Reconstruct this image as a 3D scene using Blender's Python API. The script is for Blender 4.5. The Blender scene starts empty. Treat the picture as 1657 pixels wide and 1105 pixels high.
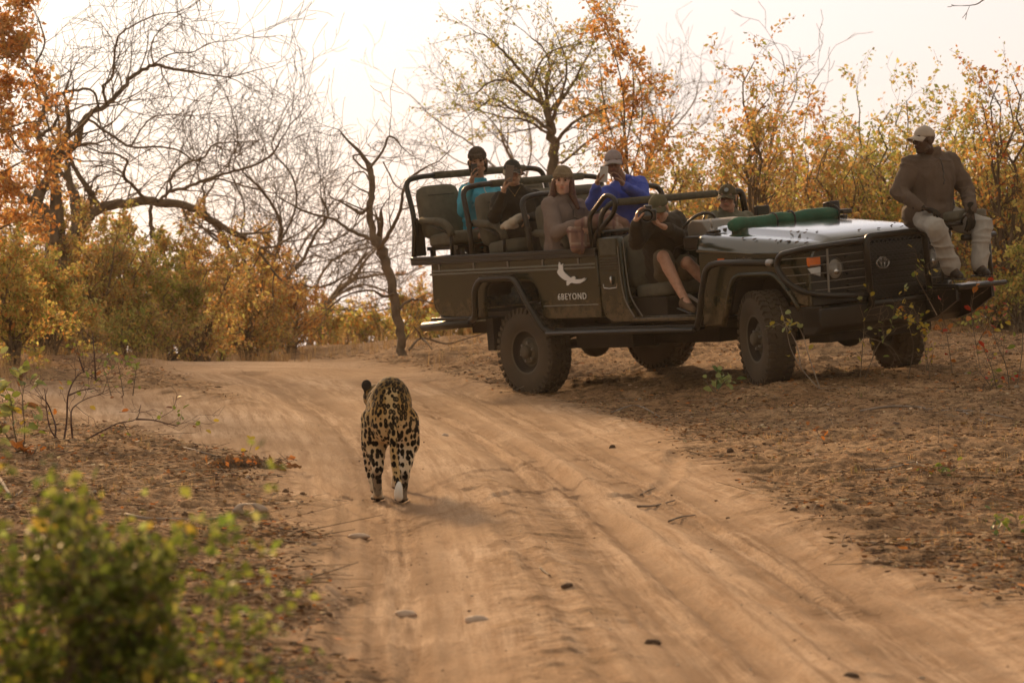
import bpy, bmesh, math, random
import numpy as np
from mathutils import Vector, Matrix, Quaternion
R_ = math.radians
random.seed(7); rng = np.random.default_rng(7)
scene = bpy.context.scene
COL = scene.collection

# ---------------------------------------------------------------- camera
FOC, EYE, HZ, CX, CY = 6000.0, 1.51, 370.0, 828.5, 552.5
TH = math.atan((CY - HZ) / FOC)
cam_d = bpy.data.cameras.new('camera'); cam = bpy.data.objects.new('camera', cam_d); COL.objects.link(cam)
cam.location = (0, 0, EYE); cam.rotation_euler = (math.pi / 2 - TH, 0, 0)
cam_d.sensor_width = 36; cam_d.lens = FOC / 1657 * 36
cam_d.clip_start = 0.5; cam_d.clip_end = 6000
cam_d.dof.use_dof = True; cam_d.dof.focus_distance = 26.5
cam_d.dof.aperture_fstop = cam_d.lens / 1000 / 0.021
scene.camera = cam

# ---------------------------------------------------------------- world
SUN_AZ, SUN_EL = R_(-15), R_(15)      # azimuth measured from +Y, negative = left of the view
sdir = Vector((math.sin(SUN_AZ) * math.cos(SUN_EL), math.cos(SUN_AZ) * math.cos(SUN_EL), math.sin(SUN_EL)))
world = bpy.data.worlds.new('World'); scene.world = world; world.use_nodes = True
wn, wl = world.node_tree.nodes, world.node_tree.links
wn.clear()
out = wn.new('ShaderNodeOutputWorld')
sky = wn.new('ShaderNodeTexSky'); sky.sky_type = 'NISHITA'; sky.sun_disc = False
sky.sun_elevation = SUN_EL; sky.sun_rotation = SUN_AZ; sky.dust_density = 1.5; sky.air_density = 1.0
bg1 = wn.new('ShaderNodeBackground'); bg1.inputs[1].default_value = 0.05
wl.new(sky.outputs[0], bg1.inputs[0])
# a thin high veil of cloud over the whole sky, brightest round the sun
tc = wn.new('ShaderNodeTexCoord')
dot = wn.new('ShaderNodeVectorMath'); dot.operation = 'DOT_PRODUCT'; dot.inputs[1].default_value = sdir
wl.new(tc.outputs['Generated'], dot.inputs[0])
cr = wn.new('ShaderNodeValToRGB')
wl.new(dot.outputs['Value'], cr.inputs[0])
for e in list(cr.color_ramp.elements)[1:]: cr.color_ramp.elements.remove(e)
cr.color_ramp.elements[0].position = 0.0; cr.color_ramp.elements[0].color = (0.50, 0.42, 0.33, 1)
for pos, c in ((0.5, (0.58, 0.49, 0.40)), (0.85, (0.82, 0.74, 0.68)), (0.925, (0.93, 0.87, 0.88)), (0.955, (1.0, 0.95, 0.95)), (0.980, (1.16, 1.12, 1.08)), (1.0, (1.6, 1.45, 1.25))):
    e = cr.color_ramp.elements.new(pos); e.color = (*c, 1)
nz = wn.new('ShaderNodeTexNoise'); nz.inputs['Scale'].default_value = 2.2; nz.inputs['Detail'].default_value = 4
mp = wn.new('ShaderNodeMapping'); mp.inputs['Scale'].default_value = (1, 1, 7); mp.inputs['Rotation'].default_value = (0, R_(6), 0)
wl.new(tc.outputs['Generated'], mp.inputs[0]); wl.new(mp.outputs[0], nz.inputs[0])
mr = wn.new('ShaderNodeMapRange'); mr.inputs[1].default_value = 0.3; mr.inputs[2].default_value = 0.7; mr.inputs[3].default_value = 0.95; mr.inputs[4].default_value = 1.05
wl.new(nz.outputs[0], mr.inputs[0])
vm = wn.new('ShaderNodeVectorMath'); vm.operation = 'SCALE'
wl.new(cr.outputs[0], vm.inputs[0]); wl.new(mr.outputs[0], vm.inputs['Scale'])
bg2 = wn.new('ShaderNodeBackground'); bg2.inputs[1].default_value = 1.12
wl.new(vm.outputs[0], bg2.inputs[0])
add = wn.new('ShaderNodeMixShader'); add.inputs[0].default_value = 0.85; wl.new(bg1.outputs[0], add.inputs[1]); wl.new(bg2.outputs[0], add.inputs[2])
wl.new(add.outputs[0], out.inputs[0])

sun_d = bpy.data.lights.new('sun', 'SUN'); sun_d.energy = 4.4; sun_d.angle = R_(6); sun_d.color = (1.0, 0.62, 0.30)
sun = bpy.data.objects.new('sun', sun_d); COL.objects.link(sun)
sun.rotation_euler = sdir.to_track_quat('Z', 'Y').to_euler()

scene.view_settings.view_transform = 'Standard'; scene.view_settings.look = 'None'
scene.view_settings.exposure = 0.0; scene.view_settings.gamma = 1.0; scene.view_settings.use_curve_mapping = False

# ---------------------------------------------------------------- picture <-> place helpers
cT, sT = math.cos(TH), math.sin(TH)
def ray(px, py):
    x = (px - CX) / FOC; u = -(py - CY) / FOC
    return np.array([x, cT + u * sT, -sT + u * cT])
def wp(px, py, D):
    """the place that lies at distance D (along +Y) and shows at px, py of the photograph"""
    v = ray(px, py); t = D / v[1]
    return np.array([v[0] * t, D, EYE + v[2] * t])
def gp(px, py, z=0.0):
    v = ray(px, py); t = (z - EYE) / v[2]
    return np.array([v[0] * t, v[1] * t, z])

# vehicle pose (on the sloping verge): X forward, Y to its left, Z up
VR = np.array([[0.6105395572904211, 0.7879036170554401, -0.08030777804528583], [-0.791137590812019, 0.6114337732420311, -0.015813075069916457], [0.036643708706556276, 0.07318900989880077, 0.996644674616918]])
VT = np.array([1.7991871714814092, 33.30304178778439, 0.09523962791202208])
VO = VR.T @ (np.array([0, 0, EYE]) - VT)
def v2w(p): return VR @ np.array(p, float) + VT
def vp(px, py, ax, val):
    """vehicle coordinates of the point on the plane axis ax = val that shows at px, py"""
    v = VR.T @ ray(px, py); t = (val - VO[ax]) / v[ax]
    return VO + v * t

# ---------------------------------------------------------------- noise in numpy
def _hash(ix, iy, iz, seed):
    h = (ix.astype(np.int64) * 374761393 + iy.astype(np.int64) * 668265263 + iz.astype(np.int64) * 2147483647 + seed * 1274126177) & 0xffffffff
    h = ((h ^ (h >> 13)) * 1274126177) & 0xffffffff
    h = h ^ (h >> 16)
    return (h & 0xffff) / 65535.0
def vnoise(P, seed=0):
    P = np.asarray(P, float); F = np.floor(P); f = P - F; f = f * f * (3 - 2 * f); I = F.astype(np.int64)
    x, y, z = I[:, 0], I[:, 1], I[:, 2]; r = 0
    for dx in (0, 1):
        wx = f[:, 0] if dx else 1 - f[:, 0]
        for dy in (0, 1):
            wy = f[:, 1] if dy else 1 - f[:, 1]
            for dz in (0, 1):
                wz = f[:, 2] if dz else 1 - f[:, 2]
                r = r + wx * wy * wz * _hash(x + dx, y + dy, z + dz, seed)
    return r * 2 - 1
def fbm(P, seed=0, octv=4, gain=0.5):
    a, s, r = 1.0, 1.0, 0
    for o in range(octv):
        r = r + a * vnoise(P * s, seed + o * 17); a *= gain; s *= 2.03
    return r
def sstep(a, b, x):
    t = np.clip((x - a) / (b - a), 0, 1); return t * t * (3 - 2 * t)

# ---------------------------------------------------------------- object helpers
def link(o, parent=None):
    COL.objects.link(o)
    if parent is not None: o.parent = parent
    return o
def tag(o, label=None, cat=None, group=None, kind=None):
    if label: o['label'] = label
    if cat: o['category'] = cat
    if group: o['group'] = group
    if kind: o['kind'] = kind
    return o
def empty(name, loc=(0, 0, 0), label=None, cat=None, group=None):
    o = bpy.data.objects.new(name, None); o.location = [float(c) for c in loc]; o.empty_display_size = 0.1
    COL.objects.link(o); return tag(o, label, cat, group)
def mesh_obj(name, verts, faces, mat, parent=None, off=None, smooth=False, cols=None, angle=None, bevel=None, seg=2):
    me = bpy.data.meshes.new(name)
    V = np.asarray(verts, dtype=np.float32)
    if off is not None: V = V - np.asarray(off, dtype=np.float32)
    if isinstance(faces, np.ndarray):
        n, k = faces.shape
        me.vertices.add(len(V)); me.vertices.foreach_set('co', V.ravel())
        me.loops.add(n * k); me.loops.foreach_set('vertex_index', faces.astype(np.int32).ravel())
        me.polygons.add(n); me.polygons.foreach_set('loop_start', np.arange(n, dtype=np.int32) * k)
        try: me.polygons.foreach_set('loop_total', np.full(n, k, dtype=np.int32))
        except Exception: pass
        me.update(calc_edges=True)
    else:
        me.from_pydata([tuple(v) for v in V.tolist()], [], faces); me.update()
    if mat is not None:
        for m in (mat if isinstance(mat, (list, tuple)) else [mat]): me.materials.append(m)
    if smooth: me.polygons.foreach_set('use_smooth', np.ones(len(me.polygons), dtype=bool))
    if angle: me.polygons.foreach_set('use_smooth', np.ones(len(me.polygons), dtype=bool)); me.set_sharp_from_angle(angle=R_(angle))
    if cols is not None:
        a = me.color_attributes.new('col', 'FLOAT_COLOR', 'POINT')
        C = np.ones((len(V), 4), dtype=np.float32); C[:, :3] = cols; a.data.foreach_set('color', C.ravel())
    o = bpy.data.objects.new(name, me); link(o, parent)
    if bevel:
        md = o.modifiers.new('bevel', 'BEVEL'); md.width = bevel; md.segments = seg; md.limit_method = 'ANGLE'; md.angle_limit = R_(35)
        md.harden_normals = False
        me.polygons.foreach_set('use_smooth', np.ones(len(me.polygons), dtype=bool)); me.set_sharp_from_angle(angle=R_(50))
    return o

def frame_of(d):
    d = Vector(d).normalized(); a = Vector((0, 0, 1)) if abs(d.z) < 0.9 else Vector((1, 0, 0))
    u = d.cross(a).normalized(); return u, d.cross(u).normalized()

class MB:
    """collects verts and faces of one mesh"""
    def __init__(s): s.v = []; s.f = []
    def box(s, x0, x1, y0, y1, z0, z1):
        n = len(s.v); s.v += [(x0, y0, z0), (x1, y0, z0), (x1, y1, z0), (x0, y1, z0), (x0, y0, z1), (x1, y0, z1), (x1, y1, z1), (x0, y1, z1)]
        s.f += [tuple(n + i for i in q) for q in ((0, 3, 2, 1), (4, 5, 6, 7), (0, 1, 5, 4), (1, 2, 6, 5), (2, 3, 7, 6), (3, 0, 4, 7))]; return s
    def obox(s, c, ax, sz):
        c = Vector(c); a = [Vector(q).normalized() * w / 2 for q, w in zip(ax, sz)]; n = len(s.v)
        for k in ((-1, -1, -1), (1, -1, -1), (1, 1, -1), (-1, 1, -1), (-1, -1, 1), (1, -1, 1), (1, 1, 1), (-1, 1, 1)):
            s.v.append(tuple(c + a[0] * k[0] + a[1] * k[1] + a[2] * k[2]))
        s.f += [tuple(n + i for i in q) for q in ((0, 3, 2, 1), (4, 5, 6, 7), (0, 1, 5, 4), (1, 2, 6, 5), (2, 3, 7, 6), (3, 0, 4, 7))]; return s
    def bar(s, a, b, w, h, up=(0, 0, 1)):
        a, b = Vector(a), Vector(b); d = (b - a); L = d.length; d.normalize(); side = d.cross(Vector(up))
        if side.length < 1e-4: side = d.cross(Vector((1, 0, 0)))
        side.normalize(); u = side.cross(d)
        return s.obox((a + b) / 2, (d, side, u), (L, w, h))
    def tube(s, pts, rad, n=10, close=False, cap=True):
        pts = [Vector(p) for p in pts]; m = len(pts)
        rad = list(rad) if hasattr(rad, '__len__') else [rad] * m
        t0 = (pts[1] - pts[0]).normalized(); u, w = frame_of(t0); base = len(s.v)
        for i in range(m):
            if close: t = (pts[(i + 1) % m] - pts[i - 1])
            else: t = pts[min(i + 1, m - 1)] - pts[max(i - 1, 0)]
            t.normalize(); u = (u - t * u.dot(t)); u.normalize(); w = t.cross(u)
            for k in range(n):
                a = 2 * math.pi * k / n; s.v.append(tuple(pts[i] + (u * math.cos(a) + w * math.sin(a)) * rad[i]))
        for i in range(m if close else m - 1):
            j = (i + 1) % m
            for k in range(n):
                k2 = (k + 1) % n; s.f.append((base + i * n + k, base + i * n + k2, base + j * n + k2, base + j * n + k))
        if cap and not close:
            s.f.append(tuple(base + k for k in range(n))[::-1]); s.f.append(tuple(base + (m - 1) * n + k for k in range(n)))
        return s
    def lathe(s, prof, c=(0, 0, 0), axis=(0, 1, 0), n=24, close=False, cap=True):
        """prof: (distance along axis, radius)"""
        ax = Vector(axis).normalized(); u, w = frame_of(ax); c = Vector(c); base = len(s.v); m = len(prof)
        for h, r in prof:
            for k in range(n):
                a = 2 * math.pi * k / n; s.v.append(tuple(c + ax * h + (u * math.cos(a) + w * math.sin(a)) * r))
        for i in range(m if close else m - 1):
            j = (i + 1) % m
            for k in range(n):
                k2 = (k + 1) % n; s.f.append((base + i * n + k, base + i * n + k2, base + j * n + k2, base + j * n + k))
        if not close and cap:
            s.f.append(tuple(base + k for k in range(n))[::-1]); s.f.append(tuple(base + (m - 1) * n + k for k in range(n)))
        return s
    def prism(s, poly, a0, a1, plane='xz'):
        """polygon in a plane extruded along the third axis from a0 to a1"""
        n = len(s.v); m = len(poly)
        for a in (a0, a1):
            for p, q in poly:
                s.v.append({'xz': (p, a, q), 'xy': (p, q, a), 'yz': (a, p, q)}[plane])
        s.f.append(tuple(range(n, n + m))); s.f.append(tuple(range(n + 2 * m - 1, n + m - 1, -1)))
        for i in range(m):
            j = (i + 1) % m; s.f.append((n + i, n + m + i, n + m + j, n + j))
        return s
    def ell(s, c, r, n=12, m=8, rot=None):
        c = Vector(c); base = len(s.v)
        for i in range(m + 1):
            ph = math.pi * i / m
            for k in range(n):
                a = 2 * math.pi * k / n; q = Vector((math.sin(ph) * math.cos(a) * r[0], math.sin(ph) * math.sin(a) * r[1], math.cos(ph) * r[2]))
                if rot is not None: q = rot @ q
                s.v.append(tuple(c + q))
        for i in range(m):
            for k in range(n):
                k2 = (k + 1) % n; s.f.append((base + i * n + k, base + (i + 1) * n + k, base + (i + 1) * n + k2, base + i * n + k2))
        return s
    def build(s, name, mat, parent=None, off=None, fixn=True, **kw):
        o = mesh_obj(name, s.v, s.f, mat, parent, off, **kw)
        if fixn:
            b = bmesh.new(); b.from_mesh(o.data); bmesh.ops.recalc_face_normals(b, faces=b.faces); b.to_mesh(o.data); b.free()
        return o

def bez(pts, n=8):
    """smooth curve (Catmull-Rom) through pts"""
    P = [Vector(p) for p in pts]; P = [P[0] * 2 - P[1]] + P + [P[-1] * 2 - P[-2]]; o = []
    for i in range(1, len(P) - 2):
        for k in range(n):
            t = k / n
            o.append(0.5 * ((2 * P[i]) + (-P[i - 1] + P[i + 1]) * t + (2 * P[i - 1] - 5 * P[i] + 4 * P[i + 1] - P[i + 2]) * t * t + (-P[i - 1] + 3 * P[i] - 3 * P[i + 1] + P[i + 2]) * t ** 3))
    o.append(P[-2]); return o
def rounded(pts, r=0.06, n=5):
    """polyline with rounded corners"""
    P = [Vector(p) for p in pts]; o = [P[0]]
    for i in range(1, len(P) - 1):
        a = (P[i - 1] - P[i]); b = (P[i + 1] - P[i]); rr = min(r, a.length * 0.48, b.length * 0.48); A = P[i] + a.normalized() * rr; B = P[i] + b.normalized() * rr
        for k in range(n + 1):
            t = k / n; o.append(A * (1 - t) ** 2 + P[i] * 2 * t * (1 - t) + B * t * t)
    o.append(P[-1]); return o

# ---------------------------------------------------------------- materials
def mat(name, col, rough=0.6, metal=0.0, var=0.12, scale=8.0, bump=0.0, bscale=40.0, dust=0.0, dustcol=(0.32, 0.21, 0.12), spec=0.5, coat=0.0, col2=None, mud=0.0):
    m = bpy.data.materials.new(name); m.use_nodes = True; N, L = m.node_tree.nodes, m.node_tree.links
    b = N['Principled BSDF']; b.inputs['Roughness'].default_value = rough; b.inputs['Metallic'].default_value = metal
    b.inputs['Specular IOR Level'].default_value = spec; b.inputs['Coat Weight'].default_value = coat; b.inputs['Coat Roughness'].default_value = 0.12
    t = N.new('ShaderNodeTexCoord'); n = N.new('ShaderNodeTexNoise'); n.inputs['Scale'].default_value = scale; n.inputs['Detail'].default_value = 5
    L.new(t.outputs['Object'], n.inputs[0])
    r = N.new('ShaderNodeValToRGB'); r.color_ramp.elements[0].position = 0.3; r.color_ramp.elements[1].position = 0.7
    c2 = col2 if col2 else tuple(c * (1 + var) for c in col)
    c1 = col if col2 else tuple(c * (1 - var) for c in col)
    r.color_ramp.elements[0].color = (*c1, 1); r.color_ramp.elements[1].color = (*c2, 1); L.new(n.outputs[0], r.inputs[0])
    last = r.outputs[0]
    if dust > 0:
        n2 = N.new('ShaderNodeTexNoise'); n2.inputs['Scale'].default_value = scale * 0.6; n2.inputs['Detail'].default_value = 6; L.new(t.outputs['Object'], n2.inputs[0])
        q = N.new('ShaderNodeMapRange'); q.inputs[1].default_value = 0.35; q.inputs[2].default_value = 0.75; q.inputs[3].default_value = dust * 0.35; q.inputs[4].default_value = dust
        L.new(n2.outputs[0], q.inputs[0]); mx = N.new('ShaderNodeMix'); mx.data_type = 'RGBA'; L.new(q.outputs[0], mx.inputs[0]); L.new(last, mx.inputs[6]); mx.inputs[7].default_value = (*dustcol, 1)
        last = mx.outputs[2]
        q2 = N.new('ShaderNodeMapRange'); q2.inputs[3].default_value = rough; q2.inputs[4].default_value = min(1, rough + 0.5); L.new(q.outputs[0], q2.inputs[0]); L.new(q2.outputs[0], b.inputs['Roughness'])
    if mud > 0:      # dried mud thrown up along the sills
        sp_ = N.new('ShaderNodeSeparateXYZ'); L.new(t.outputs['Object'], sp_.inputs[0]); n4 = N.new('ShaderNodeTexNoise'); n4.inputs['Scale'].default_value = 14; n4.inputs['Detail'].default_value = 7; n4.inputs['Roughness'].default_value = .75; L.new(t.outputs['Object'], n4.inputs[0])
        a1 = N.new('ShaderNodeMapRange'); a1.inputs[1].default_value = 1.05; a1.inputs[2].default_value = .60; a1.inputs[3].default_value = 0; a1.inputs[4].default_value = .34; L.new(sp_.outputs[2], a1.inputs[0])
        a2 = N.new('ShaderNodeMath'); a2.operation = 'ADD'; L.new(a1.outputs[0], a2.inputs[0]); L.new(n4.outputs[0], a2.inputs[1]); a3 = N.new('ShaderNodeMapRange'); a3.inputs[1].default_value = .60; a3.inputs[2].default_value = .80; a3.inputs[4].default_value = mud; L.new(a2.outputs[0], a3.inputs[0])
        x4 = N.new('ShaderNodeMix'); x4.data_type = 'RGBA'; L.new(a3.outputs[0], x4.inputs[0]); L.new(last, x4.inputs[6]); x4.inputs[7].default_value = (.17, .11, .06, 1); last = x4.outputs[2]
    L.new(last, b.inputs['Base Color'])
    if bump > 0:
        n3 = N.new('ShaderNodeTexNoise'); n3.inputs['Scale'].default_value = bscale; n3.inputs['Detail'].default_value = 4; L.new(t.outputs['Object'], n3.inputs[0])
        bp = N.new('ShaderNodeBump'); bp.inputs['Strength'].default_value = bump; bp.inputs['Distance'].default_value = 0.01; L.new(n3.outputs[0], bp.inputs['Height']); L.new(bp.outputs[0], b.inputs['Normal'])
    return m
def vmat(name, rough=0.6, trans=0.0, spec=0.3, bump=0.0, bscale=60):
    """colour from the per-vertex attribute col (one colour per leaf, twig or body area)"""
    m = bpy.data.materials.new(name); m.use_nodes = True; N, L = m.node_tree.nodes, m.node_tree.links
    b = N['Principled BSDF']; b.inputs['Roughness'].default_value = rough; b.inputs['Specular IOR Level'].default_value = spec
    a = N.new('ShaderNodeAttribute'); a.attribute_name = 'col'
    n = N.new('ShaderNodeTexNoise'); n.inputs['Scale'].default_value = 25; t = N.new('ShaderNodeTexCoord'); L.new(t.outputs['Object'], n.inputs[0])
    q = N.new('ShaderNodeMapRange'); q.inputs[1].default_value = 0.3; q.inputs[2].default_value = 0.7; q.inputs[3].default_value = 0.85; q.inputs[4].default_value = 1.15; L.new(n.outputs[0], q.inputs[0])
    s = N.new('ShaderNodeVectorMath'); s.operation = 'SCALE'; L.new(a.outputs['Color'], s.inputs[0]); L.new(q.outputs[0], s.inputs['Scale'])
    L.new(s.outputs[0], b.inputs['Base Color'])
    if trans > 0:
        tr = N.new('ShaderNodeBsdfTranslucent'); L.new(s.outputs[0], tr.inputs[0]); mx = N.new('ShaderNodeMixShader'); mx.inputs[0].default_value = trans
        L.new(b.outputs[0], mx.inputs[1]); L.new(tr.outputs[0], mx.inputs[2]); L.new(mx.outputs[0], N['Material Output'].inputs[0])
    if bump > 0:
        n3 = N.new('ShaderNodeTexNoise'); n3.inputs['Scale'].default_value = bscale; L.new(t.outputs['Object'], n3.inputs[0])
        bp = N.new('ShaderNodeBump'); bp.inputs['Strength'].default_value = bump; bp.inputs['Distance'].default_value = 0.01; L.new(n3.outputs[0], bp.inputs['Height']); L.new(bp.outputs[0], b.inputs['Normal'])
    return m
M_leaf = vmat('leaf_material', 0.5, 0.68)
M_bark = mat('bark_material', (0.17, 0.125, 0.085), 0.9, var=0.35, scale=6, bump=0.5, bscale=30)
M_paleb = mat('pale_bark_material', (0.26, 0.20, 0.14), 0.9, var=0.3, scale=6, bump=0.4, bscale=30)
M_litter = vmat('litter_material', 0.85, 0.15)
# ================================================================ ground and track
def poly_dist(P, pts, ws):
    """distance to a polyline minus its (interpolated) half width, plus along and across coordinates"""
    best = np.full(len(P), 1e9); S = np.zeros(len(P)); T = np.zeros(len(P)); acc = 0
    for (a, wa), (b, wb) in zip(zip(pts[:-1], ws[:-1]), zip(pts[1:], ws[1:])):
        a = np.array(a[:2], float); b = np.array(b[:2], float); d = b - a; L = np.hypot(*d); d = d / L
        r = P - a; t = np.clip(r @ d, 0, L); q = r - t[:, None] * d; dist = np.hypot(q[:, 0], q[:, 1]); w = wa + (wb - wa) * t / L
        e = dist - w; m = e < best; best[m] = e[m]; S[m] = acc + t[m]; side = (r[:, 0] * d[1] - r[:, 1] * d[0]); T[m] = (np.sign(side) * dist / np.maximum(w, 0.1))[m]; acc += L
    return best, S, T
MAIN = [(1.55, 2.0), (1.15, 8.0), (0.72, 12.3), (0.42, 16.5), (0.18, 20.1), (-0.2, 24.0), (-0.55, 28.0), (-1.15, 33.0), (-2.1, 38.0), (-2.9, 42.0), (-5, 52.0), (-9, 66)]
MAINW = [1.2, 1.2, 1.19, 1.2, 1.22, 1.30, 1.30, 1.22, 1.2, 1.15, 1.1, 1.1]
SIDE = [(-0.6, 24.0), (-1.6, 27.6), (-2.6, 30.2), (-3.7, 32.6), (-5.0, 34.6), (-7, 36.5), (-14, 39), (-40, 42)]
SIDEW = [0.9, 1.0, 0.95, 0.85, 0.85, 0.9, 0.9, 0.9]
def track_masks(P):
    wob = fbm(np.c_[P * 0.9, np.zeros(len(P))], 3, 3) * 0.16 + vnoise(np.c_[P * 7, np.zeros(len(P))], 8) * 0.04
    d1, s1, t1 = poly_dist(P, MAIN, MAINW); d2, s2, t2 = poly_dist(P, SIDE, SIDEW)
    d = np.minimum(d1, d2) + wob; m2 = d2 < d1
    S = np.where(m2, s2 + 60, s1); T = np.where(m2, t2, t1)
    return d, S, T, d1, t1, m2
WHEELS = [((-1.58, -.76), 0.0), ((1.64, -.76), .076), ((-1.58, .76), .10), ((1.64, .76), .08)]
wheel_w = [v2w((x, y, z)) for (x, y), z in WHEELS]
_A = np.array([[w[0], w[1], 1] for w in wheel_w]); _b = np.array([w[2] for w in wheel_w])
_pl = np.linalg.lstsq(_A, _b, rcond=None)[0]; _res = _b - _A @ _pl
def height(x, y, detail=True):
    P = np.stack([np.ravel(x), np.ravel(y)], 1).astype(float); X, Y = P[:, 0], P[:, 1]
    d, S, T, d1, t1, m2 = track_masks(P)
    off = sstep(-0.05, 0.45, d)
    # verge to the right climbs, the vehicle stands on it
    bank = sstep(0.0, 2.8, d1) * sstep(16, 32, Y) * (X > MAIN_x(Y))
    plane = np.clip(_pl[0] * X + _pl[1] * Y + _pl[2], -0.12, 0.42)
    z = 0.0 * X
    vm_ = sstep(0.0, 0.9, d1) * sstep(24, 31, Y) * (X > MAIN_x(Y))
    z = z * (1 - vm_) + plane * vm_
    for w, r in zip(wheel_w, _res): z += r * np.exp(-((X - w[0]) ** 2 + (Y - w[1]) ** 2) / (2 * 0.45 ** 2)) * vm_
    z += 0.08 * sstep(0.1, 1.6, d1) * (X > MAIN_x(Y)) * (1 - sstep(24, 30, Y))
    z += 0.05 * sstep(0.0, 0.8, d) * (X <= MAIN_x(Y))
    z += 0.03 * np.exp(-((d - 0.12) / 0.16) ** 2)          # thrown-up edge
    # beyond the crest the land falls away
    c = np.maximum(Y - 41 - np.clip(X - 1, 0, 4) * 0.6, 0); z -= 0.045 * (np.sqrt(c * c + 4) - 2)
    c2 = np.maximum(-Y + 4, 0); z -= 0.02 * c2
    z += 0.0025 * np.maximum(np.abs(X) - 8, 0)
    if detail:
        near = (np.abs(X) < 9) & (Y > 8) & (Y < 48); Pn = P[near]; o = off[near]; dn = d[near]
        zz = np.zeros(len(Pn)); P3 = np.c_[Pn, np.zeros(len(Pn))]
        zz += o * (fbm(P3 * np.array([1.3, 1.3, 1]), 5, 4) * 0.045 + np.abs(fbm(P3 * np.array([7, 7, 1]), 6, 3)) * 0.023 + np.clip(fbm(P3 * np.array([16, 16, 1]), 9, 2), 0, 1) * 0.014)
        t, s = T[near], S[near]
        # wheel ruts: lanes of fine lines that run with the wheels, a rough raised strip between them
        rd = [poly_dist(Pn, r, [1.0] * len(r)) for r in RUTS]; E = np.stack([q[0] + 1.0 for q in rd]); k = E.argmin(0); tt = np.take_along_axis(np.stack([q[2] for q in rd]), k[None], 0)[0]; ss = np.take_along_axis(np.stack([q[1] for q in rd]), k[None], 0)[0] + k * 37.0; ee = E.min(0)
        lane = np.exp(-(ee / 0.26) ** 2); tr_ = np.c_[tt * 16 + k * 9, ss * 0.22, np.zeros(len(tt))]
        st = fbm(tr_, 21, 3) * 0.011 + fbm(tr_ * np.array([2.8, 1.5, 1]), 23, 2) * 0.007
        lug = np.where(ee < 0.13, np.sin(ss * 2 * np.pi / 0.085 + np.abs(tt) * 26) * 0.004, 0) * (vnoise(np.c_[ss * 0.5, k * 3.0, 0 * ss], 77) > -0.15)
        sd, _, _ = poly_dist(Pn, STRIP, [0.13, .22, .26, .20, .08]); sd = sd + fbm(P3 * np.array([3, 3, 1]), 41, 3) * .10; mid = sstep(0.14, -0.14, sd)
        zz += (1 - o) * (-0.042 * lane + (st + lug) * (1 - mid) * (0.35 + 0.65 * lane) + mid * (0.010 + np.abs(fbm(P3 * np.array([7, 7, 1]), 31, 4)) * 0.013 + np.clip(vnoise(P3 * 20, 35), 0, 1) * .006) + vnoise(P3 * 3, 37) * 0.008)
        for g, wdt, dep in GROOVES:
            e, _, _ = poly_dist(Pn, g, [0.0] * len(g)); zz += -dep * np.exp(-(e / wdt) ** 2) + dep * 0.6 * np.exp(-((e - wdt * 1.7) / (wdt * 0.6)) ** 2)
        z[near] += zz
    return z
def MAIN_x(Y):
    a = np.array(MAIN); return np.interp(Y, a[:, 1], a[:, 0])
def gpath(px): return [tuple(gp(*q)[:2]) for q in px]
RUTS = [gpath([(640, 1105), (645, 980), (640, 880), (632, 800), (600, 730), (540, 670), (470, 625), (400, 602)]), gpath([(1215, 1105), (1050, 950), (930, 830), (840, 740), (760, 690), (680, 650), (600, 615)]), gpath([(1560, 1105), (1370, 980), (1190, 860), (1060, 790), (960, 735), (880, 690), (800, 650), (700, 612)])]
STRIP = gpath([(915, 1125), (905, 1000), (880, 900), (840, 820), (790, 770)])
GROOVES = [
    (gpath([(500, 770), (600, 835), (720, 830), (820, 800), (930, 775), (1010, 775)]), 0.03, 0.012),
    (gpath([(690, 790), (760, 765), (850, 745), (960, 735)]), 0.03, 0.010),
    (gpath([(430, 730), (520, 790), (640, 850), (800, 825)]), 0.03, 0.008),
    (gpath([(1095, 740), (1085, 770), (1040, 795), (980, 800), (930, 790)]), 0.05, 0.014),
    (gpath([(700, 670), (800, 700), (880, 745), (960, 810), (1080, 920), (1200, 1020), (1290, 1105)]), 0.06, 0.022),
    (gpath([(860, 735), (960, 790), (1060, 850), (1180, 930), (1300, 1010), (1400, 1080)]), 0.05, 0.018),
    (gpath([(960, 740), (1080, 800), (1200, 880), (1330, 960), (1520, 1060)]), 0.04, 0.012),
    (gpath([(760, 790), (830, 870), (900, 960), (960, 1060), (985, 1105)]), 0.05, 0.014),
    (gpath([(560, 800), (560, 900), (560, 1000), (545, 1105)]), 0.04, 0.012),
    (gpath([(640, 880), (660, 960), (680, 1105)]), 0.05, 0.010),
]
def spaced(segs):
    o = [segs[0][0]]
    for a, b, h in segs:
        n = max(1, int(round(abs(b - a) / h))); o += [a + (b - a) * (i + 1) / n for i in range(n)]
    return np.array(o)
gx = np.concatenate([-np.geomspace(600, 9.5, 24), spaced([(-9.0, -3.6, 0.07), (-3.6, 4.2, 0.021), (4.2, 6.6, 0.04), (6.6, 9, 0.1)]), np.geomspace(9.5, 600, 24)])
gy = np.concatenate([np.array([-300, -120, -50, -20, -8, 0, 4, 7, 8.5]), spaced([(9.5, 11, 0.1), (11, 16, 0.024), (16, 24, 0.035), (24, 34, 0.05), (34, 42, 0.06), (42, 48, 0.15)]), np.geomspace(50, 600, 26)])
GX, GY = np.meshgrid(gx, gy); HZg = height(GX, GY)
V = np.stack([GX.ravel(), GY.ravel(), HZg], 1)
nx, ny = len(gx), len(gy)
idx = np.arange(nx * ny).reshape(ny, nx)
F = np.stack([idx[:-1, :-1].ravel(), idx[:-1, 1:].ravel(), idx[1:, 1:].ravel(), idx[1:, :-1].ravel()], 1)
d_, S_, T_, d1_, t1_, m2_ = track_masks(V[:, :2])
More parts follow.
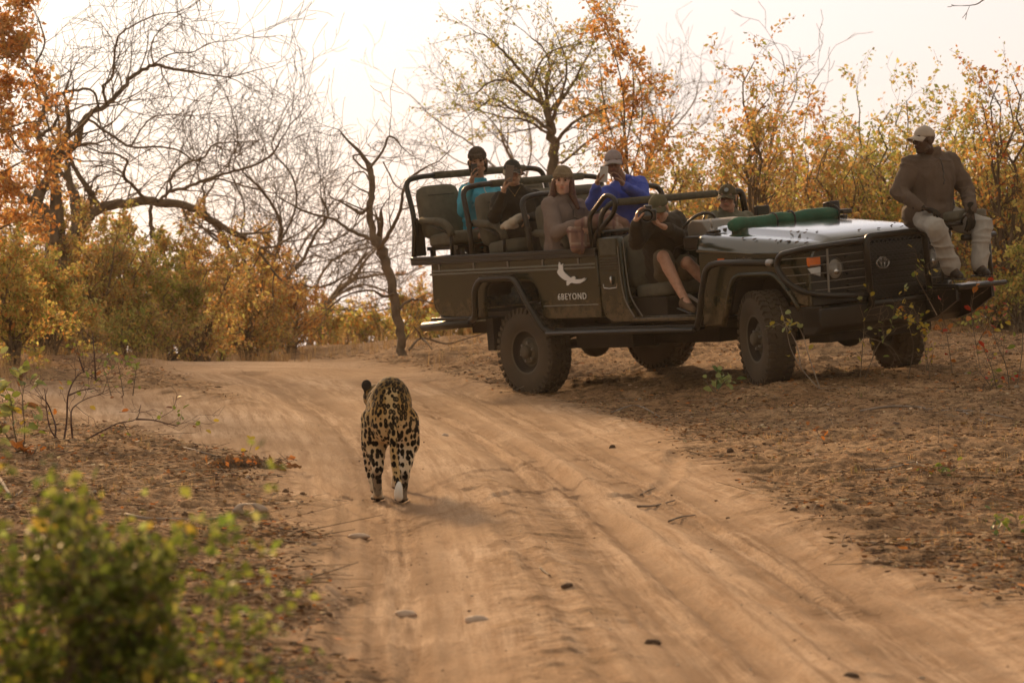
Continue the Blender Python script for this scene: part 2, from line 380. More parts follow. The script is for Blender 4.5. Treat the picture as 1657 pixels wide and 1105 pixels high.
_nr = (np.abs(V[:, 0]) < 9) & (V[:, 1] > 8) & (V[:, 1] < 48); _q = [poly_dist(V[_nr, :2], r, [1.0] * len(r)) for r in RUTS]; _k = np.stack([a[0] for a in _q]).argmin(0)
T_[_nr] = np.take_along_axis(np.stack([a[2] for a in _q]), _k[None], 0)[0] + _k * 7.3; S_[_nr] = np.take_along_axis(np.stack([a[1] for a in _q]), _k[None], 0)[0]
strip_ = np.zeros(len(V)); strip_[_nr] = sstep(0.12, -0.14, poly_dist(V[_nr, :2], STRIP, [0.13, .22, .26, .20, .08])[0] + fbm(np.c_[V[_nr, :2] * 3, 0 * V[_nr, 0]], 41, 3) * .10); strip_ *= sstep(.1, -.1, d_)
isroad = (d_[F].mean(1) < 0.0)

def ground_material():
    m = bpy.data.materials.new('sandy_soil_material'); m.use_nodes = True; N, L = m.node_tree.nodes, m.node_tree.links; b = N['Principled BSDF']
    b.inputs['Roughness'].default_value = 0.95; b.inputs['Specular IOR Level'].default_value = 0.15
    t = N.new('ShaderNodeTexCoord'); A = N.new('ShaderNodeAttribute'); A.attribute_name = 'track'
    sep = N.new('ShaderNodeSeparateXYZ'); L.new(A.outputs['Vector'], sep.inputs[0])
    def noise(sc, det=5, src=None, rough=0.6):
        n = N.new('ShaderNodeTexNoise'); n.inputs['Scale'].default_value = sc; n.inputs['Detail'].default_value = det; n.inputs['Roughness'].default_value = rough
        L.new(src if src is not None else t.outputs['Object'], n.inputs[0]); return n.outputs[0]
    def ramp(fac, els):
        r = N.new('ShaderNodeValToRGB'); L.new(fac, r.inputs[0])
        r.color_ramp.elements[0].position = els[0][0]; r.color_ramp.elements[0].color = (*els[0][1], 1); r.color_ramp.elements[1].position = els[-1][0]; r.color_ramp.elements[1].color = (*els[-1][1], 1)
        for p, c in els[1:-1]: e = r.color_ramp.elements.new(p); e.color = (*c, 1)
        return r.outputs[0]
    def mix(f, a, c):
        x = N.new('ShaderNodeMix'); x.data_type = 'RGBA'
        if isinstance(f, float): x.inputs[0].default_value = f
        else: L.new(f, x.inputs[0])
        for i, q in ((6, a), (7, c)):
            if isinstance(q, tuple): x.inputs[i].default_value = (*q, 1)
            else: L.new(q, x.inputs[i])
        return x.outputs[2]
    def mrange(v, a, bb, c=0., d=1.):
        q = N.new('ShaderNodeMapRange'); L.new(v, q.inputs[0]); q.inputs[1].default_value = a; q.inputs[2].default_value = bb; q.inputs[3].default_value = c; q.inputs[4].default_value = d; return q.outputs[0]
    # streaks along the track: coordinates across and along it
    cmb = N.new('ShaderNodeCombineXYZ'); ml = N.new('ShaderNodeMath'); ml.operation = 'MULTIPLY'; ml.inputs[1].default_value = 9; L.new(sep.outputs[1], ml.inputs[0]); L.new(ml.outputs[0], cmb.inputs[0])
    ml2 = N.new('ShaderNodeMath'); ml2.operation = 'MULTIPLY'; ml2.inputs[1].default_value = 0.35; L.new(sep.outputs[0], ml2.inputs[0]); L.new(ml2.outputs[0], cmb.inputs[1])
    streak = noise(1.6, 5, cmb.outputs[0], 0.7)
    sand = ramp(noise(0.45, 3), [(0.35, (0.47, 0.295, 0.165)), (0.65, (0.68, 0.475, 0.315))])
    sand = mix(mrange(streak, 0.42, 0.62), sand, (0.36, 0.21, 0.11))
    sand = mix(mrange(noise(48, 6, None, .9), 0.47, 0.62, 0, 0.7), sand, (0.24, 0.145, 0.08))
    sand = mix(mrange(noise(80, 5, None, .9), 0.55, 0.66, 0, 0.6), sand, (0.66, 0.50, 0.36))
    # compacted, browner sand in the wheel lanes, broken up along their length
    def mth(op, a_, b_=None):
        q = N.new('ShaderNodeMath'); q.operation = op
        for i_, w_ in ((0, a_), (1, b_)):
            if w_ is None: continue
            if isinstance(w_, (int, float)): q.inputs[i_].default_value = w_
            else: L.new(w_, q.inputs[i_])
        return q.outputs[0]
    tl = mth('ABSOLUTE', mth('SUBTRACT', mth('FLOORED_MODULO', mth('ADD', sep.outputs[1], 3.65), 7.3), 3.65))
    edge_ = mth('ADD', tl, mrange(streak, 0.3, 0.7, -0.09, 0.09))
    ring_ = mth('MULTIPLY', mrange(edge_, 0.02, 0.07), mrange(edge_, 0.24, 0.15)); core_ = mrange(edge_, 0.26, 0.18)
    sand = mix(mth('MULTIPLY', mth('ADD', mth('MULTIPLY', ring_, 0.55), mth('MULTIPLY', core_, 0.25)), mrange(noise(1.3, 4), 0.35, 0.6, 0.35, 1)), sand, (0.25, 0.145, 0.075))
    soil = ramp(noise(1.1, 6), [(0.3, (0.32, 0.18, 0.09)), (0.5, (0.46, 0.275, 0.14)), (0.7, (0.60, 0.39, 0.215))])
    soil = mix(mrange(noise(7, 7, None, .75), 0.46, 0.62), soil, (0.17, 0.10, 0.052))
    soil = mix(mrange(noise(40, 5, None, .8), 0.5, 0.66, 0, 0.9), soil, (0.085, 0.05, 0.03))
    soil = mix(mrange(noise(55, 3, None, .8), 0.62, 0.72, 0, 0.7), soil, (0.46, 0.31, 0.19))
    edge = N.new('ShaderNodeMath'); edge.operation = 'ADD'; L.new(sep.outputs[2], edge.inputs[0]); e2 = mrange(noise(4.5, 5), 0.3, 0.7, -0.25, 0.25); L.new(e2, edge.inputs[1])
    fac = mrange(edge.outputs[0], -0.12, 0.28)
    col = mix(fac, sand, soil)
    L.new(col, b.inputs['Base Color'])
    h1 = noise(70, 4); h2 = noise(18, 5)
    ad = N.new('ShaderNodeMath'); ad.operation = 'MULTIPLY_ADD'; L.new(h2, ad.inputs[0]); ad.inputs[1].default_value = 1.6; L.new(h1, ad.inputs[2])
    bp = N.new('ShaderNodeBump'); bp.inputs['Strength'].default_value = 0.55; bp.inputs['Distance'].default_value = 0.02; L.new(ad.outputs[0], bp.inputs['Height'])
    L.new(mrange(fac, 0, 1, 0.5, 1.0), bp.inputs['Strength']); L.new(bp.outputs[0], b.inputs['Normal'])
    return m
M_ground = ground_material()
def sheet(name, faces, kind='structure'):
    u, inv = np.unique(faces.ravel(), return_inverse=True)
    o = mesh_obj(name, V[u], inv.reshape(-1, 4), M_ground, smooth=True)
    a = o.data.attributes.new('track', 'FLOAT_VECTOR', 'POINT'); a.data.foreach_set('vector', np.stack([S_[u], T_[u], np.maximum(d_[u], -0.22 + strip_[u] * 0.22)], 1).astype(np.float32).ravel())
    o['kind'] = kind; return o
sheet('ground', F[~isroad]); sheet('dirt_road', F[isroad])
def gz(x, y): return float(height(np.array([x]), np.array([y]))[0])
def on_ground(px, py, it=4):
    z = 0.0
    for _ in range(it): q = gp(px, py, z); z = gz(q[0], q[1])
    q[2] = z; return q
# ================================================================ trees, shrubs, twigs
GOLD, ORNG, GREEN, YEL, BRN, RED, OLIVE = (0.62, 0.40, 0.13), (0.60, 0.29, 0.085), (0.34, 0.37, 0.09), (0.62, 0.54, 0.16), (0.50, 0.34, 0.17), (0.55, 0.14, 0.05), (0.54, 0.48, 0.16)
def seg_mesh(segs, n=3):
    """thin twigs: each (p0, r0, p1, r1) becomes a small tapered prism"""
    A = np.array([[*s[0], s[1], *s[2], s[3]] for s in segs], float); p0, r0, p1, r1 = A[:, :3], A[:, 3], A[:, 4:7], A[:, 7]
    d = p1 - p0; L = np.linalg.norm(d, axis=1, keepdims=True) + 1e-9; d = d / L
    a = np.where(np.abs(d[:, 2:3]) < 0.9, np.array([[0, 0, 1.]]), np.array([[1., 0, 0]])); u = np.cross(d, a); u /= np.linalg.norm(u, axis=1, keepdims=True); w = np.cross(d, u)
    Vt = []
    for p, r in ((p0, r0), (p1, r1)):
        for k in range(n):
            t = 2 * math.pi * k / n; Vt.append(p + (u * math.cos(t) + w * math.sin(t)) * r[:, None])
    Vt = np.stack(Vt, 1).reshape(-1, 3); b = np.arange(len(segs))[:, None] * (2 * n); Ft = []
    for k in range(n): k2 = (k + 1) % n; Ft.append(b + np.array([[k, k2, n + k2, n + k]]))
    return Vt, np.concatenate(Ft, 0)
def leaf_mesh(P, size, pal, var=0.25, elong=1.9, droop=0.0):
    """leaves with a fold along the midrib; every leaf gets its own tint"""
    n = len(P); d = rng.normal(size=(n, 3)); d[:, 2] -= droop; d /= np.linalg.norm(d, axis=1, keepdims=True)
    q = rng.normal(size=(n, 3)); u = np.cross(d, q); u /= np.linalg.norm(u, axis=1, keepdims=True); nn = np.cross(d, u)
    s = size * rng.lognormal(-.04, .30, (n, 1)); w = s / elong * 0.5
    mid = P + d * s * 0.5
    Vt = np.stack([P, mid + u * w + nn * w * 0.35, P + d * s, mid - u * w + nn * w * 0.35], 1).reshape(-1, 3)
    b = np.arange(n)[:, None] * 4; Ft = np.concatenate([b + np.array([[0, 1, 2]]), b + np.array([[0, 2, 3]])], 0)
    cols = np.array([c for c, _ in pal]); pr = np.array([x for _, x in pal], float); k = rng.choice(len(pal), n, p=pr / pr.sum())
    C = cols[k] * rng.uniform(1 - var, 1 + var, (n, 1)) * rng.uniform(0.92, 1.08, (n, 3)); return Vt, Ft, np.repeat(C, 4, 0)
def unit(v): return v / (np.linalg.norm(v) + 1e-9)
def rrot(d, ang):
    q = np.cross(d, rng.normal(size=3)); q = unit(q); return unit(d * math.cos(ang) + q * math.sin(ang))
def grow(p, d, L, r, lev, maxlev, segs, sites, wig=0.25, up=0.05, step=0.12, kids=(3, 5), ratio=(0.45, 0.7), flat=1.0, fork=(0.5, 1.0), minr=0.0016):
    G = random.gauss; x, y, z = float(p[0]), float(p[1]), float(p[2]); a, b, c = float(d[0]), float(d[1]), float(d[2])
    n = max(2, int(L / step)); st = L / n; ks = set(int(random.uniform(n * 0.15, n)) for _ in range(random.randint(*kids))) if lev < maxlev else ()
    rr = r
    for i in range(n):
        a += G(0, wig); b += G(0, wig); c = (c + G(0, wig)) * flat + up; m = 1 / math.sqrt(a * a + b * b + c * c + 1e-9); a *= m; b *= m; c *= m
        x2, y2, z2 = x + a * st, y + b * st, z + c * st; r2 = max(minr, r * (1 - 0.75 * (i + 1) / n))
        segs.append(((x, y, z), rr, (x2, y2, z2), r2)); rr = r2
        if lev >= maxlev - 1: sites.append(((x, y, z), (x2, y2, z2)))
        x, y, z = x2, y2, z2
        if i in ks:
            an = random.uniform(*fork); u, v, w = G(0, 1), G(0, 1), G(0, 1); q = (b * w - c * v, c * u - a * w, a * v - b * u); m = math.sin(an) / (math.sqrt(q[0] ** 2 + q[1] ** 2 + q[2] ** 2) + 1e-9); cs = math.cos(an)
            grow((x, y, z), (a * cs + q[0] * m, b * cs + q[1] * m, c * cs + q[2] * m), L * random.uniform(*ratio), max(minr, rr * 0.75), lev + 1, maxlev, segs, sites, wig, up, step * 0.8, kids, ratio, flat, fork, minr)
    return (x, y, z), (a, b, c)
def site_points(sites, n, spread=0.03):
    if not sites: return np.zeros((0, 3))
    A = np.array([s[0] for s in sites]); B = np.array([s[1] for s in sites]); k = rng.integers(0, len(A), n); t = rng.random((n, 1))
    return A[k] * (1 - t) + B[k] * t + rng.normal(size=(n, 3)) * spread
def shrub(px, D, top_py, width_px, pal, nleaf, label, name='shrub', leaf=0.06, stems=7, dens=1.0, group=None, cat='shrub', bark=None, zbase=None, spread=1.0, maxlev=3, droop=0.3, bare=0.0, seed=None, step=0.16):
    global rng
    if seed is not None: rng = np.random.default_rng(seed); random.seed(seed)
    base = wp(px, 500, D); base[2] = gz(base[0], base[1]) - 0.05 if zbase is None else zbase
    top = wp(px, top_py, D)[2]; H = top - base[2]; Wd = width_px / FOC * D / 2
    root = empty(name, base, label, cat, group); segs, sites = [], []; st_segs = []
    for i in range(stems):
        a = rng.uniform(0, 2 * math.pi); o = rng.uniform(0.0, 1.0) ** 0.7
        tip = np.array([math.cos(a) * Wd * o, math.sin(a) * Wd * o * 0.9, H * (rng.uniform(0.6, 0.9) if i % 3 else rng.uniform(.95, 1.12)) * (1 - 0.25 * o)])
        d0 = unit(tip * np.array([0.8, 0.8, 1.1])); p = base + np.array([math.cos(a), math.sin(a), 0]) * rng.uniform(0, 0.12)
        n = max(6, int(np.linalg.norm(tip) / 0.22)); r = 0.012 + 0.008 * H; pts = []
        for k in range(n):
            t = (k + 1) / n; q = base + tip * t + np.array([rng.normal() * 0.05, rng.normal() * 0.05, 0.0]) * (0.3 + t); r2 = max(0.003, r * (1 - 0.85 * t))
            st_segs.append((p, r * (1 - 0.85 * k / n), q, r2)); dd = unit(q - p); p = q
            if t > 0.12 and rng.random() < 0.85 * dens:
                Lb = (0.28 * H + 0.15) * rng.uniform(0.5, 1.0) * (1.15 - 0.65 * t) * spread
                grow(p, rrot(dd, rng.uniform(0.5, 1.1)), Lb, max(0.003, r2 * 0.6), 4 - maxlev, 3, segs, sites, 0.18, 0.07, step)
        sites.append((p - dd * 0.25, p + dd * 0.05)); sites.append((p - dd * 0.2, p + dd * 0.05))
    Vt, Ft = seg_mesh(st_segs, 5); mesh_obj('stem', Vt, Ft, bark or M_bark, root, base, smooth=True)
    if segs: Vt, Ft = seg_mesh(segs, 3); tag(mesh_obj('twigs', Vt, Ft, bark or M_bark, root, base), kind='stuff')
    if nleaf: Vt, Ft, C = leaf_mesh(site_points(sites, nleaf, 0.03), leaf, pal, droop=droop); tag(mesh_obj('foliage', Vt, Ft, M_leaf, root, base, cols=C), kind='stuff')
    return root
def tree(limbs, D, label, name='bare_tree', bark=None, pal=None, nleaf=0, leaf=0.04, base_px=None, twig=1.0, Ltw=1.0, up=0.04, lev=3, group=None, dj=0.9, seed=1, wig=0.20, step=0.15, r0tw=0.014, kids=(3, 5), minr=0.0034, every=0.28, tipL=1.0, thick=0.52):
    """limbs: list of (points in the photo [(px,py),...], radius start, radius end, depth drift). The first starts at the ground."""
    global rng; rng = np.random.default_rng(seed)
    b = wp(*limbs[0][0][0], D); root = empty(name, b, label, 'tree', group); T = MB(); segs, sites = [], []
    for j, lb in enumerate(limbs):
        pts, ra, rb = lb[:3]; drift = lb[3] if len(lb) > 3 else rng.normal() * dj; d0 = lb[4] if len(lb) > 4 else 0.0
        ra *= thick; rb *= max(thick, .8); m = len(pts); W = [wp(x, y, D + d0 + drift * (k / max(1, m - 1))) for k, (x, y) in enumerate(pts)]
        C = [np.array(q) for q in bez(W, 5)]; n = len(C); rad = [ra + (rb - ra) * k / (n - 1) for k in range(n)]
        C = [c + rng.normal(size=3) * min(0.02, rad[k] * 0.25) * (0 < k < n - 1) for k, c in enumerate(C)]
        T.tube(C, rad, 8 if ra > 0.03 else 6)
        acc = 0.0
        for k in range(1, n):
            acc += np.linalg.norm(C[k] - C[k - 1])
            if rad[k] < 0.14 and acc > every:
                acc = 0
                if rng.random() < twig:
                    dd = unit(C[k] - C[k - 1]); L = Ltw * rng.uniform(0.4, 1.0) * (0.65 + 0.5 * (1 - k / n))
                    grow(C[k], rrot(dd, rng.uniform(0.6, 1.2)), L, min(rad[k] * 0.5, r0tw), 0, lev - 1, segs, sites, wig, up, step, kids, minr=minr)
        dd = unit(C[-1] - C[-2]); grow(C[-1], dd, Ltw * 0.9 * tipL, rb * 0.9, 0, lev - 1, segs, sites, wig * 0.8, up, step, kids, minr=minr)
    T.build('trunk', bark or M_bark, root, b, smooth=True)
    if segs: Vt, Ft = seg_mesh(segs, 3); tag(mesh_obj('crown', Vt, Ft, bark or M_bark, root, b), kind='stuff')
    if nleaf:
        P = site_points(sites, nleaf, 0.04)
        Vt, Ft, C = leaf_mesh(P, leaf, pal); tag(mesh_obj('foliage', Vt, Ft, M_leaf, root, b, cols=C), kind='stuff')
    return root

# ---- the big bare trees on the left
tree([([(112, 590), (108, 500), (100, 440), (92, 395)], .24, .20, 0.2),
      ([(92, 395), (70, 360), (58, 335), (70, 300), (90, 266)], .15, .10, .2),
      ([(90, 266), (64, 226), (60, 205), (75, 165), (62, 140), (35, 135)], .085, .03, .5, .2),
      ([(75, 168), (92, 155), (120, 146), (150, 148), (160, 175)], .045, .018, -.4, .2),
      ([(66, 170), (55, 120), (72, 70), (62, 30)], .04, .012, -.4, .3),
      ([(90, 266), (125, 232), (132, 200), (150, 182), (172, 170), (196, 145), (218, 122), (248, 106), (280, 112), (320, 118)], .085, .022, 1.2, .2),
      ([(172, 170), (168, 140), (182, 125), (185, 90), (192, 60), (215, 42), (250, 25)], .04, .012, -.6, .5),
      ([(248, 106), (245, 82), (250, 60), (270, 40)], .02, .01, .5, 1), ([(248, 104), (275, 88), (310, 85), (335, 72)], .02, .01, .5, 1),
      ([(145, 195), (175, 215), (212, 238), (250, 238), (285, 242), (310, 258)], .035, .014, .8, .4),
      ([(212, 238), (228, 210), (248, 190), (275, 185)], .022, .01, .4, .6),
      ([(92, 258), (95, 246), (120, 240), (145, 232)], .02, .01, .4, .2),
      ([(66, 218), (85, 205), (98, 185), (120, 178)], .05, .02, .4, .2)],
     47, 'tall bare tree forking in two at the left, its crooked limbs against the sky', seed=3, twig=1.0, Ltw=1.35, lev=3, every=.16, kids=(4, 6))
tree([([(100, 600), (98, 520), (108, 440), (118, 395)], .25, .2, 0),
      ([(118, 395), (140, 352), (165, 336), (200, 328), (245, 326), (300, 334), (335, 352), (362, 368)], .16, .06, 1),
      ([(160, 338), (152, 322), (140, 303)], .075, .06, -.2, .3),
      ([(240, 326), (212, 298), (200, 282), (205, 262), (190, 250), (165, 248)], .05, .018, -.8, .5),
      ([(205, 290), (175, 278), (140, 300), (125, 305)], .025, .012, .5, .5),
      ([(200, 280), (175, 266), (150, 272)], .02, .01, .5, .5),
      ([(255, 326), (275, 308), (278, 285), (300, 265), (330, 255), (345, 235), (380, 230)], .045, .014, 1, .5),
      ([(275, 310), (300, 304), (330, 292), (370, 280), (410, 268), (440, 250), (455, 225)], .05, .014, -1, .5),
      ([(245, 330), (244, 360), (250, 385)], .05, .05, 0, .5),
      ([(320, 340), (330, 315), (328, 300), (350, 290), (390, 300), (430, 310)], .035, .014, .7, .8),
      ([(362, 368), (400, 395), (440, 400), (470, 385)], .05, .02, .6, .9)],
     50, 'old bare tree with a thick level limb and a broken stub standing up', seed=5, twig=1.0, Ltw=1.35, every=.16, kids=(4, 6))
# ---- dense bare tree in the middle left
tree([([(425, 620), (428, 560), (420, 520), (415, 480)], .17, .12, .3),
      ([(415, 480), (400, 440), (385, 400), (350, 370), (330, 330), (345, 300)], .08, .02, 1.5),
      ([(415, 485), (440, 430), (455, 390), (450, 350), (425, 310), (400, 285)], .08, .02, -1),
      ([(418, 490), (460, 450), (490, 420), (510, 380), (530, 350), (520, 320)], .07, .02, 1),
      ([(420, 500), (450, 478), (480, 462), (520, 465), (560, 445)], .05, .02, -1.2),
      ([(430, 430), (470, 360), (480, 320), (470, 280), (440, 240), (455, 200)], .04, .014, .6),
      ([(400, 440), (390, 380), (395, 330), (370, 270), (385, 230), (375, 180), (360, 140)], .035, .01, .6),
      ([(500, 400), (540, 390), (570, 370), (590, 350)], .03, .012, .6)],
     58, 'dense bare tree with many fanned limbs left of the crooked dead tree', seed=11, twig=1.0, Ltw=1.7, lev=3, every=.14, kids=(5, 8))
tree([([(505, 620), (500, 560), (512, 520), (530, 490)], .12, .09, .3),
      ([(530, 490), (560, 470), (590, 462), (620, 470), (650, 485)], .055, .02, 1),
      ([(520, 505), (510, 470), (530, 430), (560, 410), (600, 400)], .05, .02, -1),
      ([(515, 510), (550, 500), (585, 505), (630, 500), (680, 490)], .05, .016, -1),
      ([(530, 490), (560, 450), (600, 440), (650, 445), (690, 430)], .045, .015, .5),
      ([(510, 520), (480, 480), (470, 440), (500, 380), (540, 340), (570, 300)], .05, .012, .5)],
     66, 'low spreading bare tree seen below and behind the crooked dead tree', seed=13, twig=1.0, Ltw=1.6, every=.15, bark=M_paleb, kids=(4, 7))
# ---- crooked dark dead tree just left of the vehicle
tree([([(655, 600), (650, 560), (643, 515), (636, 470), (624, 425), (616, 400)], .085, .075, .2),
      ([(616, 400), (603, 370), (598, 330), (602, 295), (596, 265)], .07, .045, .4),
      ([(598, 272), (610, 258), (622, 240), (628, 222), (640, 225), (650, 238)], .03, .01, .3),
      ([(598, 278), (582, 268), (572, 255), (580, 250), (592, 252)], .022, .01, .2),
      ([(600, 300), (590, 280), (570, 282), (555, 300)], .016, .008, .2),
      ([(618, 400), (632, 372), (648, 340), (655, 300), (668, 285), (690, 270)], .045, .014, -.4),
      ([(616, 402), (595, 385), (570, 375), (540, 355), (500, 345), (470, 330)], .04, .014, .6),
      ([(602, 330), (585, 345), (575, 340)], .03, .03, .1),
      ([(638, 475), (620, 480), (600, 470), (560, 478), (530, 500)], .03, .01, .4),
      ([(645, 500), (665, 485), (690, 488)], .03, .014, .2),
      ([(620, 262), (640, 300), (662, 310)], .014, .008, .2)],
     43, 'crooked dark dead tree standing just left of the vehicle', name='dead_tree', seed=17, twig=.85, Ltw=.6, every=.22, kids=(2, 5), lev=3, thick=.62)
# ---- trees behind the vehicle
tree([([(893, 560), (893, 420), (894, 300), (897, 240), (890, 200)], .11, .085, .2),
      ([(890, 200), (878, 165), (862, 140), (838, 110), (815, 85), (795, 65)], .06, .015, .8),
      ([(880, 170), (850, 150), (820, 130), (790, 135), (772, 150)], .04, .014, -.8),
      ([(893, 215), (862, 190), (830, 178), (800, 160), (775, 175)], .04, .014, .8),
      ([(885, 215), (850, 195), (815, 190), (785, 182)], .03, .012, -.5),
      ([(892, 200), (905, 165), (925, 140), (940, 110), (955, 85)], .045, .014, .8),
      ([(900, 230), (925, 200), (955, 185), (985, 175)], .04, .014, -.8),
      ([(893, 200), (885, 150), (890, 110), (880, 80), (860, 62)], .03, .012, .8),
      ([(895, 190), (915, 130), (915, 95), (905, 68)], .03, .012, -.5),
      ([(862, 140), (875, 100), (900, 80), (930, 72)], .022, .01, .5),
      ([(908, 265), (945, 235), (975, 215), (1010, 200)], .03, .012, .5)],
     52, 'flat topped thorn tree with sparse green leaves behind the passengers', name='thorn_tree', seed=19, twig=1, Ltw=.85, every=.11, pal=[(OLIVE, 3), (GREEN, 2), (BRN, 1)], nleaf=5200, leaf=.05, kids=(4, 6), thick=.7)
tree([([(868, 560), (858, 400), (845, 330), (838, 280)], .10, .07, .2),
      ([(845, 300), (800, 270), (765, 235), (735, 215), (700, 190), (675, 165)], .05, .012, 1),
      ([(845, 310), (860, 240), (850, 190), (820, 160)], .045, .012, -1), ([(800, 270), (750, 265), (710, 240), (680, 235)], .03, .01, 1),
      ([(838, 280), (820, 230), (790, 190), (760, 160), (745, 130)], .035, .01, .6), ([(765, 235), (760, 190), (730, 160)], .02, .01, .6), ([(800, 275), (770, 290), (735, 285), (700, 270)], .025, .01, .6)],
     72, 'pale bare tree spreading behind the two women in the rear rows', seed=23, twig=1, Ltw=1.25, every=.15, kids=(3, 6), bark=M_paleb)
tree([([(1045, 560), (1040, 400), (1045, 300), (1052, 250)], .11, .07, .2),
      ([(1052, 250), (1080, 215), (1105, 190), (1125, 160), (1130, 135)], .045, .012, 1), ([(1050, 260), (1030, 220), (1000, 190), (985, 160)], .04, .012, -1),
      ([(1052, 250), (1060, 200), (1050, 160), (1065, 130)], .04, .012, .5), ([(1075, 222), (1110, 220), (1140, 200), (1150, 185)], .025, .01, .5), ([(1085, 210), (1085, 170), (1095, 140)], .02, .01, .4)],
     74, 'pale bare tree behind the tall orange sapling', seed=29, twig=1, Ltw=1.2, every=.15, kids=(3, 6), bark=M_paleb)
tree([([(1230, 600), (1232, 400), (1240, 300), (1250, 220)], .05, .03, .2), ([(1250, 220), (1262, 160), (1270, 120), (1265, 90)], .02, .008, .4), ([(1250, 220), (1285, 160), (1290, 120)], .02, .008, .4), ([(1300, 230), (1310, 150), (1325, 120)], .014, .008, .4)],
     50, 'thin bare tree poking up out of the orange bushes', seed=31, twig=1, Ltw=.7, every=.3, bark=M_paleb)
# branch of a tree that stands outside the picture, top right
tree([([(1790, 640), (1785, 300), (1775, 100), (1740, 0)], .12, .07, 0), ([(1740, 0), (1690, -22), (1640, -18), (1600, -4), (1578, 8), (1556, 10)], .025, .004, -.3), ([(1740, 0), (1760, -90), (1730, -160)], .05, .01, .4), ([(1775, 100), (1830, -10), (1870, -70)], .05, .01, .4)],
     34, 'tree beyond the right edge with one bare twig reaching into the top corner', seed=37, twig=.6, Ltw=.45, every=.25, kids=(1, 2), lev=2, wig=.2, tipL=.25)

# ---- leafy trees and shrubs
OR1 = [(ORNG, 5), (GOLD, 2), (BRN, 2)]; OR2 = [(GOLD, 4), (ORNG, 2), (OLIVE, 3), (GREEN, 1.2), (BRN, 2.5)]; GR1 = [(OLIVE, 3), (GREEN, 2.5), (GOLD, 2), (YEL, 1)]; YG = [(YEL, 3), (GREEN, 2), (GOLD, 3), (ORNG, 1)]; BR1 = [(BRN, 3), (GOLD, 2), (OLIVE, 2)]
tree([([(-96, 640), (-92, 500), (-86, 350), (-76, 230)], .13, .09, .2),
      ([(-76, 260), (-46, 190), (-16, 130), (4, 70), (14, 20)], .05, .015, .6), ([(-76, 300), (-36, 250), (-1, 215), (34, 200)], .045, .014, -.6),
      ([(-81, 330), (-46, 300), (-6, 285), (29, 265)], .045, .014, .6), ([(-76, 230), (-56, 120), (-36, 30), (-16, -40)], .06, .015, .5), ([(-36, 150), (-6, 100), (29, 90), (49, 110)], .03, .012, .5),
      ([(-46, 200), (-11, 165), (19, 150)], .03, .012, .5), ([(-86, 360), (-46, 350), (-11, 335)], .03, .012, .5), ([(-80, 340), (-30, 300), (0, 290), (25, 300)], .03, .012, .4), ([(-80, 400), (-40, 390), (0, 370), (20, 360)], .03, .012, .4), ([(-76, 260), (-30, 220), (5, 210), (30, 240)], .03, .012, .4), ([(-21, 120), (-21, 60), (-26, 0), (-6, -60)], .03, .012, .5), ([(-56, 180), (-26, 40), (-46, -60)], .03, .012, .5)],
     40, 'tree with a dense crown of orange leaves at the left edge', name='leafy_tree', seed=41, twig=1, Ltw=.5, every=.12, pal=OR1, nleaf=11000, leaf=.06, kids=(3, 5))
tree([([(1010, 600), (1012, 420), (1015, 300), (1012, 230)], .04, .03, .1), ([(1012, 230), (1008, 150), (995, 90), (978, 50)], .02, .008, .1), ([(1012, 240), (1025, 170), (1022, 100), (1005, 65)], .02, .008, .2), ([(1012, 280), (985, 200), (975, 150), (972, 120)], .018, .008, -.2), ([(1015, 300), (1035, 230), (1038, 150), (1025, 110)], .018, .008, .2), ([(1014, 330), (1045, 280), (1060, 240)], .018, .008, .2), ([(1014, 350), (990, 290), (985, 250)], .018, .008, -.2)],
     42, 'tall slender sapling with orange leaves rising behind the man in blue', name='leafy_tree', seed=43, twig=1, Ltw=.42, every=.12, pal=OR1, nleaf=3400, leaf=.056, kids=(2, 4), r0tw=.008)
RIGHT = [  # px, D, top, width, palette, leaves, label
    (1218, 41, 82, 90, OR2, 2600, 'tall narrow shrub with golden leaves, highest of those behind the vehicle'),
    (1195, 44, 205, 190, OR2, 4200, 'bushy golden shrub behind the steering wheel and the front passenger'),
    (1105, 46, 235, 150, YG, 3200, 'green and gold shrub just right of the man in blue'),
    (1290, 45, 178, 170, OR1, 4200, 'orange shrub rising behind the bonnet'),
    (1345, 43, 195, 150, OR2, 3600, 'golden shrub with bare twigs behind the green canvas roll'),
    (1400, 46, 165, 150, GR1, 3600, 'olive green shrub left of the man on the outrider seat'),
    (1450, 44, 145, 120, GR1, 3000, 'tall green shrub directly behind the head of the seated tracker'),
    (1515, 43, 168, 150, YG, 3800, 'yellow green shrub behind the tracker, right of his head'),
    (1575, 41, 200, 140, GR1, 3600, 'dense olive shrub right of the tracker'),
    (1632, 40, 96, 110, [(ORNG, 2), (RED, .25), (GOLD, 2), (OLIVE, 2)], 3200, 'tall reddish shrub at the right edge of the picture'),
    (1665, 42, 190, 120, GR1, 3000, 'dark green shrub cut off by the right edge'),
]
for i, (px, D, top, w, pal, nl, lab) in enumerate(RIGHT):
    shrub(px, D, top, w, pal, int(nl * 1.55), lab, leaf=.051, stems=7 if w < 100 else 13, seed=100 + i, group='shrubs behind the vehicle')
DEEP = ['brown shrub deep in the thicket behind the head of the driver', 'gold shrub deep in the thicket behind the front passenger', 'brown shrub deep in the thicket above the canvas roll', 'gold shrub deep in the thicket left of the tracker', 'brown shrub deep in the thicket right of the tracker', 'olive shrub deep in the thicket at the right edge', 'low gold shrub behind the legs of the man in blue', 'tall brown shrub farthest back above the bonnet', 'tall brown shrub farthest back behind the head of the tracker', 'brown shrub farthest back behind the steering wheel', 'brown shrub farthest back near the right edge']
